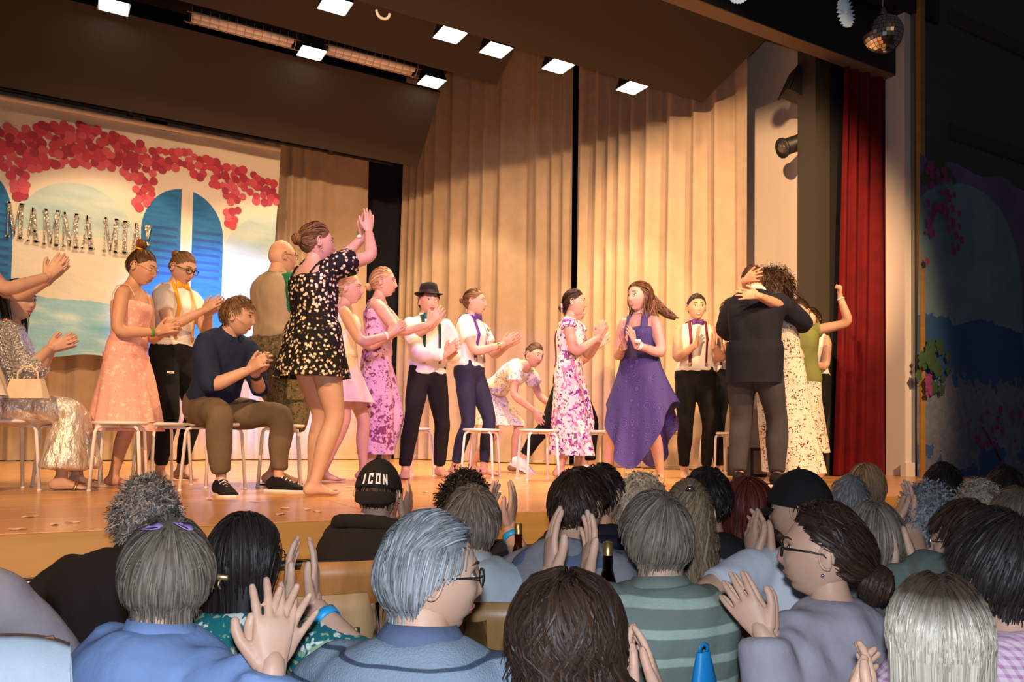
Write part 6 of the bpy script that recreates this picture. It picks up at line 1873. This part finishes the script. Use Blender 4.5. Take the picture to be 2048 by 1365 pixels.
def ball_cap(b, r, mat, back, text=None):
    """back=True: brim behind"""
    sc = -1 if back else 1; mb = MB(); n = 30; V = []
    def dome(az, t):
        d = np.array([math.sin(az) * math.sin(t), math.cos(az) * math.sin(t), math.cos(t)]); p = d[None] * .1
        return d * (head_r(p)[0] + .016 + .008 * math.cos(t) ** 2)
    for i in range(12):
        for j in range(n): V.append(dome(2 * math.pi * j / n, .02 + (1.42 + .12 * math.cos(2 * math.pi * j / n + (0 if not back else math.pi)) * -1) * i / 11))
    mb.add(on_head(b, V), [(i * n + j, (i + 1) * n + j, (i + 1) * n + (j + 1) % n, i * n + (j + 1) % n) for i in range(11) for j in range(n)])
    o = mb.build('cap', mat, r)
    base = 0 if not back else math.pi; V = []; m2 = 13
    for th in (0, -.004):
        for rr in np.linspace(0, 1, 6):
            for q in np.linspace(-1, 1, m2):
                p = dome(base + q * .95, 1.50); ext = rr * .062 * math.sqrt(max(0, 1 - q * q * .9)); dd = np.array([0, sc, -.45 if not back else -1.1]); dd /= np.linalg.norm(dd)
                V.append(p + dd * ext + np.array([0, 0, th - .012 * q * q * rr]))
    m3 = 6 * m2; F = [(i * m2 + j, i * m2 + j + 1, (i + 1) * m2 + j + 1, (i + 1) * m2 + j) for i in range(5) for j in range(m2 - 1)]
    F += [tuple(q + m3 for q in f[::-1]) for f in F[:]]
    MB().add(on_head(b, V), F).build('brim', mat, o)
    MB().ball(on_head(b, dome(0, .0))[0], (.006, .006, .004)).build('button', mat, o)
    if text:
        S = {'I': [[(.35, 0), (.65, 0), (.65, 1), (.35, 1)]], 'C': [[(.1, 0), (.36, 0), (.36, 1), (.1, 1)], [(.36, 0), (.9, 0), (.9, .2), (.36, .2)], [(.36, .8), (.9, .8), (.9, 1), (.36, 1)], [(.65, .2), (.9, .2), (.9, .34), (.65, .34)], [(.65, .66), (.9, .66), (.9, .8), (.65, .8)]],
             'O': [[(.1, 0), (.36, 0), (.36, 1), (.1, 1)], [(.64, 0), (.9, 0), (.9, 1), (.64, 1)], [(.36, 0), (.64, 0), (.64, .2), (.36, .2)], [(.36, .8), (.64, .8), (.64, 1), (.36, 1)]],
             'N': [[(.08, 0), (.32, 0), (.32, 1), (.08, 1)], [(.68, 0), (.92, 0), (.92, 1), (.68, 1)], [(.30, 1), (.32, .6), (.70, 0), (.68, .4)]]}
        x0 = -.050
        for i, ch in enumerate(text):
            g = MB(); cx_ = x0 + i * .027
            for poly in S[ch]:
                pts = []
                # subdivide the polygon edges a little so that it follows the curve
                for lift in (.003, .006):
                    for (px, py) in poly:
                        az = math.pi - (cx_ + px * .021) / .105; t = 1.27 - py * .036 / .105
                        p = dome(az, t); pts.append(p * (1 + lift / np.linalg.norm(p)))
                m4 = len(poly); g.add(on_head(b, pts), [tuple(range(m4)), tuple(range(m4, 2 * m4))[::-1]] + [(q, (q + 1) % m4, (q + 1) % m4 + m4, q + m4) for q in range(m4)])
            g.build('letter', 'cap_white', o, False)
    return o
ball_cap(b, r, 'felt_black', True, 'ICON')
# ---- centre block
b, r = seated('grey-haired man with red-black glasses in striped blue knit, face turned right', 'man in the striped blue knit', 856, 1022, 1.62, 165, 102, H=1.74, hands=LAP, girth=1.1, extra=.016, nod=.04, fine=True)
top(b, 'knit_stripe', r, 'long', -.02, .317, .022, 'knit_shirt', seed=36, amp=.006); collar(b, 'blue_yoke', r, h=.04, spread=.022)
make_hair(b, 'combed', 'hair_silver', r, 4400, 36, length=.075, thick=.020, width=.0023, drop=.022); glasses(b, 'black_plastic', r, .023, .016, .0018, True)
b, r = seated('dark curly-haired person clapping in front of the stage', 'dark curly-haired spectator', 930, 938, 3.15, 158, 170, H=1.7, hands=pxc(1003, 1022, 3.0, (0, .35, 1), .04), extra=.03, feetf=.15)
top(b, 'charcoal_tee', r, 'short', -.02, .317, .016, 'tshirt', seed=37); make_hair(b, 'curly', 'hair_black', r, 1300, 37, length=.05, thick=.026, curl=1, width=.005); wristband(b, 'R', 'cyan_band', r)
b, r = seated('grey-brown haired man in light blue shirt seen from behind', 'man in the light blue shirt', 945, 968, 2.6, 172, 178, H=1.66, hands=LAP, girth=.98, extra=.016, chair=False)
top(b, 'light_blue_shirt', r, 'long', -.02, .317, .024, 'shirt', seed=38, amp=.014, freq=30); collar(b, 'light_blue_shirt', r, h=.04); make_hair(b, 'short', 'hair_ash', r, 2400, 38, length=.06, thick=.018, width=.003, drop=.03)
b, r = seated('young man in grey sweater with blue yoke seen from behind', 'young man in the grey sweater', 1155, 933, 2.65, 172, 150, H=1.76, hands=LAP, girth=1.12, lean=.12, lean2=.2, extra=.018)
top(b, 'grey_sweater', r, 'long', -.02, .317, .022, 'sweater', seed=39, amp=.008); make_hair(b, 'short', 'hair_darkbrown', r, 1500, 39, length=.05, thick=.020, wave=.3)
yk = MB(); b.torso(yk, .262, .300, .0255, m_=5); o = garment(yk, 'yoke', 'blue_yoke', r, .010, .002)
b, r = seated('dark-haired youth in ink-blue hoodie behind the grey sweater', 'youth in the ink-blue hoodie', 1200, 925, 3.15, 160, 150, H=1.74, hands=LAP, extra=.016)
top(b, 'ink_hoodie', r, 'long', -.02, .317, .026, 'hoodie', seed=40, amp=.012); make_hair(b, 'short', 'hair_black', r, 900, 40, length=.04, thick=.015)
hd = MB(); hd.loft([b.pt(.29, ph, .03) for ph in np.linspace(1.2, 2 * math.pi - 1.2, 16)], .04, .03, hint=(0, 0, 1), n=10); V, F, N = bake(hd, .012, 4); MB().add(V, F).build('hood', 'ink_hoodie', r)
b, r = seated('woman with pale blond curls behind the mint striped polo', 'woman with pale blond curls', 1283, 945, 3.2, 178, 175, H=1.62, hands=LAP, extra=.022, **ASK)
top(b, 'navy_white_stripe', r, 'long', -.02, .317, .016, 'shirt', seed=41); make_hair(b, 'curly', 'hair_paleblond', r, 1500, 41, length=.10, thick=.022, curl=1, width=.005)
b, r = seated('woman with long tied ash-blond hair in navy striped shirt', 'woman in the navy striped shirt', 1378, 955, 2.72, 190, 182, H=1.66, hands=LAP, extra=.016, girth=1.08, **ASK)
top(b, 'navy_white_stripe', r, 'long', -.02, .317, .018, 'shirt', seed=42, amp=.006); make_hair(b, 'bun', 'hair_dishwater', r, 1100, 42, bun=(0, -.11, .06), thick=.012)
make_tail(b, 'hair_dishwater', r, [(0, -.10, .09), (0, -.125, .04), (.0, -.135, -.06), (.01, -.12, -.18), (.012, -.10, -.30)], [.03, .055, .075, .072, .03], n=700, wave=.012, width=.004)
MB().ball(on_head(b, (0, -.118, .10))[0], (.016, .012, .012)).build('hair_clip', 'silver', r)
b, r = seated('brown-haired man in mint and grey striped polo clapping to the left', 'man in the mint striped polo', 1316, 980, 2.2, 205, 207, H=1.76, hands=pxc(1140, 1110, 2.1, (.15, .3, 1), .05, spread=.8), fine=True, girth=1.12, extra=.018, chair=False)
top(b, 'mint_stripe', r, 'half', -.02, .317, .020, 'polo_shirt', seed=43, amp=.009); collar(b, 'mint_stripe', r, h=.035, spread=.018); make_hair(b, 'short', 'hair_ash', r, 3400, 43, length=.075, thick=.020, width=.0025, drop=.04)
b, r = seated('young man with short black hair in charcoal T-shirt', 'young man in the charcoal T-shirt', 1415, 933, 3.1, 178, 182, H=1.74, hands=LAP, extra=.018, girth=.92)
top(b, 'charcoal_tee', r, 'short', -.02, .317, .018, 'tshirt', seed=44); make_hair(b, 'short', 'hair_black', r, 1200, 44, length=.045, thick=.022, wave=.3)
# ---- right block
b, r = seated('woman with long dark red hair near the stage', 'woman with dark red hair', 1495, 953, 3.4, 178, 190, H=1.64, hands=LAP, extra=.014, **ASK)
top(b, 'ink_hoodie', r, 'long', -.02, .317, .016, 'shirt', seed=45); make_hair(b, 'wavy', 'hair_red', r, 1100, 45, length=.34, thick=.016, wave=.15, width=.005, spread=1.25)
b, r = seated('man in black cap and white T-shirt with face turned left', 'man in the black cap and white T-shirt', 1606, 940, 2.7, 215, 250, H=1.74, hands=pxc(1512, 1085, 2.65, (0, .6, .8)), extra=.02, lean=.12, girth=1.08)
top(b, 'white_tee', r, 'half', -.02, .317, .018, 'tshirt', seed=46); make_hair(b, 'short', 'hair_darkbrown', r, 350, 46, length=.03, thick=.005); ball_cap(b, r, 'felt_black', False)
bt = MB(); bt.ball(on_head(b, (0, .062, -.088))[0], np.array([.046, .03, .03]), b.Rh); bt.build('beard', 'hair_darkbrown', r, True, True)
b, r = seated('balding grey-haired man beside the long light brown hair', 'balding grey-haired man', 1700, 948, 3.5, 178, 185, H=1.68, hands=LAP, extra=.01)
top(b, 'black_knit', r, 'long', -.02, .317, .016, 'shirt', seed=47); make_hair(b, 'short', 'hair_grey', r, 500, 47, length=.03, thick=.008, recede=.035); glasses(b, 'black_plastic', r)
b, r = seated('woman with very long light brown hair near the red curtain', 'woman with very long light brown hair', 1732, 925, 3.95, 175, 165, H=1.68, hands=LAP, extra=.014, **ASK)
top(b, 'sage_knit', r, 'long', -.02, .317, .016, 'shirt', seed=48); make_hair(b, 'long', 'hair_dishwater', r, 900, 48, length=.42, thick=.014, width=.005, spread=1.1)
b, r = seated('blue-grey curly-haired person in slate T-shirt clapping', 'spectator in the slate T-shirt', 1858, 965, 2.9, 205, 195, H=1.66, hands=pxc(1803, 1012, 2.9, (0, .35, 1)), extra=.022, girth=1.12, **ASK)
top(b, 'slate_tee', r, 'half', -.02, .317, .020, 'tshirt', seed=49); make_hair(b, 'frizzy', 'hair_silver', r, 1500, 49, length=.045, thick=.020, curl=1, width=.0045)
b, r = seated('dark-haired spectator in front of the dim seaside cloth', 'dark-haired spectator before the seaside cloth', 1888, 925, 4.2, 185, 185, H=1.72, hands=LAP, extra=.016)
top(b, 'black_knit', r, 'long', -.02, .317, .016, 'shirt', seed=50); make_hair(b, 'short', 'hair_black', r, 600, 50, length=.05, thick=.022)
b, r = seated('grey-blond curly-haired spectator at the right', 'grey-blond curly-haired spectator', 1960, 963, 3.4, 190, 190, H=1.62, hands=LAP, extra=.02, **ASK)
top(b, 'olive_top', r, 'long', -.02, .317, .016, 'shirt', seed=51); make_hair(b, 'curly', 'hair_greyblond', r, 1000, 51, length=.06, thick=.02, curl=1, width=.005)
b, r = seated('dark-haired spectator highest at the right frame edge', 'dark-haired spectator at the right edge', 2012, 930, 4.3, 190, 190, H=1.74, hands=LAP, extra=.014)
top(b, 'black_knit', r, 'long', -.02, .317, .016, 'shirt', seed=52); make_hair(b, 'short', 'hair_black', r, 500, 52, length=.04, thick=.016)
b, r = seated('brown-haired spectator cut by the right frame edge', 'brown-haired spectator at the frame edge', 2036, 972, 3.1, 190, 200, H=1.64, hands=LAP, extra=.014, **ASK)
top(b, 'tan_suede', r, 'long', -.02, .317, .016, 'shirt', seed=53); make_hair(b, 'short', 'hair_ash', r, 600, 53, length=.06, thick=.016)
b, r = seated('dark-haired person with glasses looking left behind the pink checked shirt', 'person with glasses behind the pink check', 1948, 998, 2.25, 250, 262, H=1.64, hands=LAP, extra=.016, **ASK)
top(b, 'black_knit', r, 'long', -.02, .317, .016, 'shirt', seed=54); make_hair(b, 'short', 'hair_darkbrown', r, 1200, 54, length=.07, thick=.02); glasses(b, 'silver', r)
b, r = seated('dark-haired woman with sparkling earring in pink checked shirt', 'woman in the pink checked shirt', 2010, 1018, 1.72, 215, 238, H=1.66, hands=LAP, extra=.018, girth=1.05, **ASK)
top(b, 'pink_check', r, 'long', -.02, .317, .022, 'shirt', seed=55, amp=.010); make_hair(b, 'short', 'hair_black', r, 3400, 55, length=.075, thick=.026, width=.0026, drop=.03); earring(b, r, -1, 'silver', .010)
b, r = seated('woman with long dark ash hair in sage sweater behind the glasses wearer', 'woman in the sage sweater', 1748, 1000, 2.4, 185, 195, H=1.66, hands=pxc(1795, 1090, 2.35, (-.2, .5, .8)), extra=.014, **ASK)
top(b, 'sage_knit', r, 'long', -.02, .317, .020, 'sweater', seed=56); make_hair(b, 'long', 'hair_ash', r, 1600, 56, length=.36, thick=.014, width=.004, spread=1.05)
b, r = seated('curly-haired woman with dark glasses in grey-mauve sweater clapping, face in profile', 'woman in the grey-mauve sweater', 1652, 1003, 2.05, 232, 268, H=1.68, hands=pxc(1500, 1222, 1.9, (-.15, .6, .75), .024, ax=(.8, .6, 0), spread=1.3), fine=True, extra=.018, girth=1.15, nod=-.06, **ASK)
top(b, 'mauve_knit', r, 'long', -.02, .317, .024, 'sweater', seed=57, amp=.010, sl_off=.026); make_hair(b, 'bun', 'hair_darkbrown', r, 2800, 57, bun=(0, -.12, -.055), thick=.026, wave=.5, width=.0032, hairfun=man_cut); make_bun(b, 'hair_darkbrown', r, (0, -.135, -.065), .050, 57, 420)
glasses(b, 'black_plastic', r, .024, .018, .0024, True); earring(b, r, -1, 'silver', .005); wristband(b, 'L', 'cyan_band', r, 'wristband', .93, .012); wristband(b, 'R', 'cyan_band', r, 'wristband', .93, .012)
P, R_ = b.arm_path('L', .47, .50, .028, 3); pt_ = P[1] + unit(np.cross(b.wr['L'] - b.el['L'], (0, 0, 1))) * -1 * 0 
MB().ball(b.el['L'] * .75 + b.sh['L'] * .25 + np.array([-.074, -.012, 0]), (.016, .03, .042)).build('elbow_patch', 'tan_suede', r)
b, r = seated('woman with straight blond hair and dark parting, nearest at lower right', 'woman with straight blond hair', 1878, 1143, 1.5, 192, 188, H=1.62, hands=pxc(1742, 1398, 1.42, (.3, .7, .3)), extra=.014, fine=True, **ASK)
m_ = hairmat('hair_rooted', (0.30, 0.25, 0.18), (0.66, 0.60, 0.50), .38); k = NT(m_)
# dark regrowth along the parting: colour depends on the height on the head
src = [l for l in m_.node_tree.links if l.to_socket.name == 'Base Color'][0].from_socket
sx = k.n('ShaderNodeSeparateXYZ'); k.l(k.obj(), sx.inputs[0]); zt = float(on_head(b, (0, -.02, .128))[0][2])
nz = k.noise(25, 3); rt = k.math('SUBTRACT', k.math('ADD', sx.outputs['Z'], k.math('MULTIPLY', nz.outputs['Fac'], .04)), zt - .085)
fac = k.ramp(k.math('MULTIPLY', rt, 11), [(.1, (0, 0, 0)), (.8, (1, 1, 1))]); k.color(k.mix(fac, src, (0.055, 0.038, 0.026)))
top(b, 'black_knit', r, 'long', -.02, .317, .016, 'top', seed=58); make_hair(b, 'long', 'hair_rooted', r, 5000, 58, length=.60, thick=.016, width=.0026, spread=1.12)
b, r = seated('woman with long dark curly hair at the bottom centre', 'woman with long dark curly hair', 1135, 1140, 1.58, 170, 172, H=1.62, hands=pxc(1290, 1338, 1.62, (-.1, .6, .7)), extra=.022, fine=True, **ASK)
top(b, 'black_knit', r, 'long', -.02, .317, .016, 'top', seed=59); make_hair(b, 'wavy', 'hair_darkbrown', r, 4400, 59, length=.42, thick=.030, wave=1.0, width=.003, spread=1.5)

# ---- chairs whose backs show between the spectators
for u, v, D, off_, lb, mt in ((712, 1122, 2.8, 10, 'brown wooden chair with backrest showing below the lettered cap', 'chair_wood'), (612, 1192, 2.35, 0, 'pale wooden chair beside the clapping hands of the teal blouse', 'chair_wood_pale'), (985, 1204, 2.25, -6, 'brown wooden chair behind the light blue shirt', 'chair_wood')):
    p = at(u, v, D); rz_ = facing(p, 180 + off_); make_chair(p[0] - .25 * math.sin(rz_) * -1 * -1, p[1] + .25 * math.cos(rz_), rz_, lb, mt, p[2] - .43, p[2])
# ---- tables and what stands on them
TZ = .74
def table(c, L, Wd, rz, label):
    r = empty('table', (c[0], c[1], 0), rz); tag(r, label, 'table', 'long hall tables')
    MB().box((0, 0, TZ - .02), (Wd, L, .03)).build('tabletop', 'chair_wood_pale', r, False)
    MB().box((0, 0, TZ - .0035), (Wd + .02, L + .02, .003)).build('paper_cover', 'table_paper', r, False)
    for sx_ in (-1, 1):
        for sy in (-1, 1): MB().loft([(sx_ * (Wd / 2 - .06), sy * (L / 2 - .1), 0), (sx_ * (Wd / 2 - .06), sy * (L / 2 - .1), TZ - .035)], .02, n=8).build('leg', 'chrome', r)
p1 = onz(690, 1310, TZ); table((p1[0] + .02, p1[1] - .1), 1.7, .62, 0, 'paper-covered table between the teal blouse and the striped knit')
p2 = onz(1500, 1255, TZ); table((p2[0] + .02, p2[1]), 1.8, .6, -.15, 'paper-covered table between the mint polo and the mauve sweater')
p3 = onz(185, 1205, TZ); table((p3[0] - .1, p3[1] - .85), 1.1, .6, .1, 'paper-covered table at the left edge before the stage')
def wine_glass(u, v, label, h=.15, r=.034, fill=None, stem=False):
    p = onz(u, v, TZ); root = empty('drinking_glass', p); tag(root, label, 'glass', 'glasses on the tables')
    prof = [(0, 0), (r * .8, 0), (r * .95, .02), (r * 1.08, h * .45), (r, h), (r - .0018, h), (r * 1.05, h * .45), (r * .90, .022), (r * .7, .008), (0, .008)]
    MB().lathe(prof, n=20).build('bowl', 'clear_glass', root)
    if fill: MB().lathe([(0, .009), (r * .7, .009), (r * .9, .024), (r * 1.0, fill), (0, fill)], n=18).build('drink', 'wine', root)
wine_glass(702, 1296, 'stemless glass with a little red wine on the left table', .16, .036, .04); wine_glass(735, 1300, 'empty glass right of the red wine glass', .15, .034); wine_glass(786, 1285, 'empty glass almost hidden by the grey hair', .16, .034); wine_glass(948, 1345, 'empty glass beside the chin of the man in glasses', .15, .035)
wine_glass(1428, 1378, 'empty glass at the bottom beside the mint polo', .15, .038)
wine_glass(1545, 1215, 'clear glass before the green glass', .17, .036)
pg = onz(1572, 1210, TZ); root = empty('green_tumbler', pg); tag(root, 'green glass tumbler beside the chin of the woman in glasses', 'glass'); MB().lathe([(0, 0), (.03, 0), (.038, .12), (.036, .12), (.028, .006), (0, .006)], n=18).build('bowl', 'green_glass', root)
def bottle(P, label, h=.24, foil=True):
    root = empty('bottle', P); tag(root, label, 'bottle', 'bottles on the tables')
    MB().lathe([(0, 0), (.032, 0), (.033, .01), (.033, h * .55), (.026, h * .68), (.014, h * .8), (.0125, h), (0, h)], n=18).build('glass_body', 'brown_bottle', root)
    MB().lathe([(.0335, h * .2), (.0335, h * .45)], n=18).build('paper_label', 'paper_label', root)
    MB().lathe([(.0135, h * .9), (.0140, h * 1.0), (0, h * 1.01)], n=14).build('bottle_cap', 'gold_foil', root)
def tall(u, v, D, h):
    q = at(u, v, D); return (q[0], q[1], q[2] - h)
q = at(1216, 1085, 2.25); bottle((q[0], q[1], TZ), 'brown bottle between the grey sweater and the mint polo', max(.2, q[2] - TZ))
q = at(1037, 1048, 2.8); bottle((q[0], q[1], TZ), 'dark bottle beside the dark curly-haired clapper', max(.2, q[2] - TZ)); q = at(1790, 1046, 2.75); bottle((q[0], q[1], TZ), 'dark bottle left of the slate T-shirt', max(.2, q[2] - TZ))
for (u, v, lb) in ((1037, 1048, 'far'), (1790, 1046, 'right')):
    pass
p4 = at(1037, 1048, 2.8); table((p4[0] + .05, p4[1] - .15), .9, .5, 0, 'table hidden behind the grey sweater near the stage')
p5 = at(1790, 1046, 2.75); table((p5[0] + .02, p5[1] - .1), .9, .5, -.1, 'table hidden behind the slate T-shirt')
p6 = at(1216, 1085, 2.25); table((p6[0], p6[1] - .05), .7, .4, 0, 'small table behind the mint polo')
# pale jacket hung over a chair back, lower left
pj = at(-48, 1290, 1.45); jk_rz = facing(pj, 170); pj[0] -= .26 * math.sin(jk_rz); pj[1] += .26 * math.cos(jk_rz)
make_chair(pj[0] - .06, pj[1], jk_rz, 'wooden chair carrying the pale blue jacket', 'chair_wood', .42, pj[2] - .0)
jr = empty('jacket', (pj[0] - .06, pj[1], 0), jk_rz); tag(jr, 'pale blue jacket hung over a chair at lower left', 'jacket')
V = []; n = 40
for i in range(12):
    t = i / 11
    for j in range(n):
        q = -1 + 2 * j / (n - 1)
        zz = pj[2] + .012 - .03 * q ** 4 - t * .42; yy = -.285 - .03 * sstep(t, 0, .2) - .02 * t + .012 * math.sin(q * 14 + 2 * t) * t
        V.append((q * (.215 + .03 * t), yy, zz))
for i in range(12):
    t = i / 11
    for j in range(n):
        q = -1 + 2 * j / (n - 1); V.append((q * (.21 + .02 * t), -.225 + .03 * t + .01 * math.sin(q * 11) * t, pj[2] + .012 - .03 * q ** 4 - t * .25))
F = [(i * n + j, i * n + j + 1, (i + 1) * n + j + 1, (i + 1) * n + j) for i in range(11) for j in range(n - 1)] + [(480 + i * n + j, 480 + (i + 1) * n + j, 480 + (i + 1) * n + j + 1, 480 + i * n + j + 1) for i in range(11) for j in range(n - 1)] + [(j, 480 + j, 481 + j, j + 1) for j in range(n - 1)]
MB().add(V, F).build('cloth', 'pale_jacket', jr)
# blue carrier bag hanging from the table edge
pb = at(1408, 1305, 1.9); bg = empty('carrier_bag', pb); tag(bg, 'bright blue bag hanging beside the mint polo', 'bag'); new_mat('blue_plastic', (0.01, 0.22, 0.55), .35)
V = []; n = 14
for i in range(9):
    t = i / 8
    for j in range(n):
        a = 2 * math.pi * j / n; w = .020 + .070 * t; V.append((math.cos(a) * w * (1 + .12 * math.sin(3 * a + 5 * t)), math.sin(a) * w * .5, -.30 * t))
MB().add(V, [(i * n + j, i * n + (j + 1) % n, (i + 1) * n + (j + 1) % n, (i + 1) * n + j) for i in range(8) for j in range(n)]).build('bag_body', 'blue_plastic', bg)
MB().loft([(-.01, 0, 0), (-.012, 0, .012), (0, 0, .02), (.012, 0, .012), (.01, 0, 0)], .006, .002, n=6).build('handle', 'blue_plastic', bg)
# small paper petals scattered on the stage front
rs = random.Random(5); new_mat('petal_pink', (0.75, 0.50, 0.45), .7)
pm = MB().add([(.03 * math.cos(t) * (1 + .3 * math.sin(2 * t)), .018 * math.sin(t), .003 * (1 + math.sin(3 * t))) for t in np.linspace(0, 6.283, 11)[:-1]] + [(0, 0, .006)], [(10, q, (q + 1) % 10) for q in range(10)]).mesh('petal', True); pm.materials.append(MATS['petal_pink'])
SPOTS = [(570, 1018), (615, 1020), (635, 1024), (510, 1005), (110, 1050), (145, 1046), (60, 1035), (35, 1060), (1290, 985), (1340, 990), (700, 975), (560, 1030), (1690, 985), (1650, 975), (1000, 985), (1020, 975), (950, 990), (850, 985), (420, 1000), (330, 1010)]
for i, (u, v) in enumerate(SPOTS):
    p = onz(u, v, Z0); o = mk('petal', pm, None, None, (p[0], p[1], Z0 + .0005)); o.rotation_euler = (0, 0, rs.random() * 6)
    tag(o, 'small pale pink petal lying loose on the stage floor', 'petal', 'loose petals on the stage floor')
bpy.data.scenes.remove(_bake)
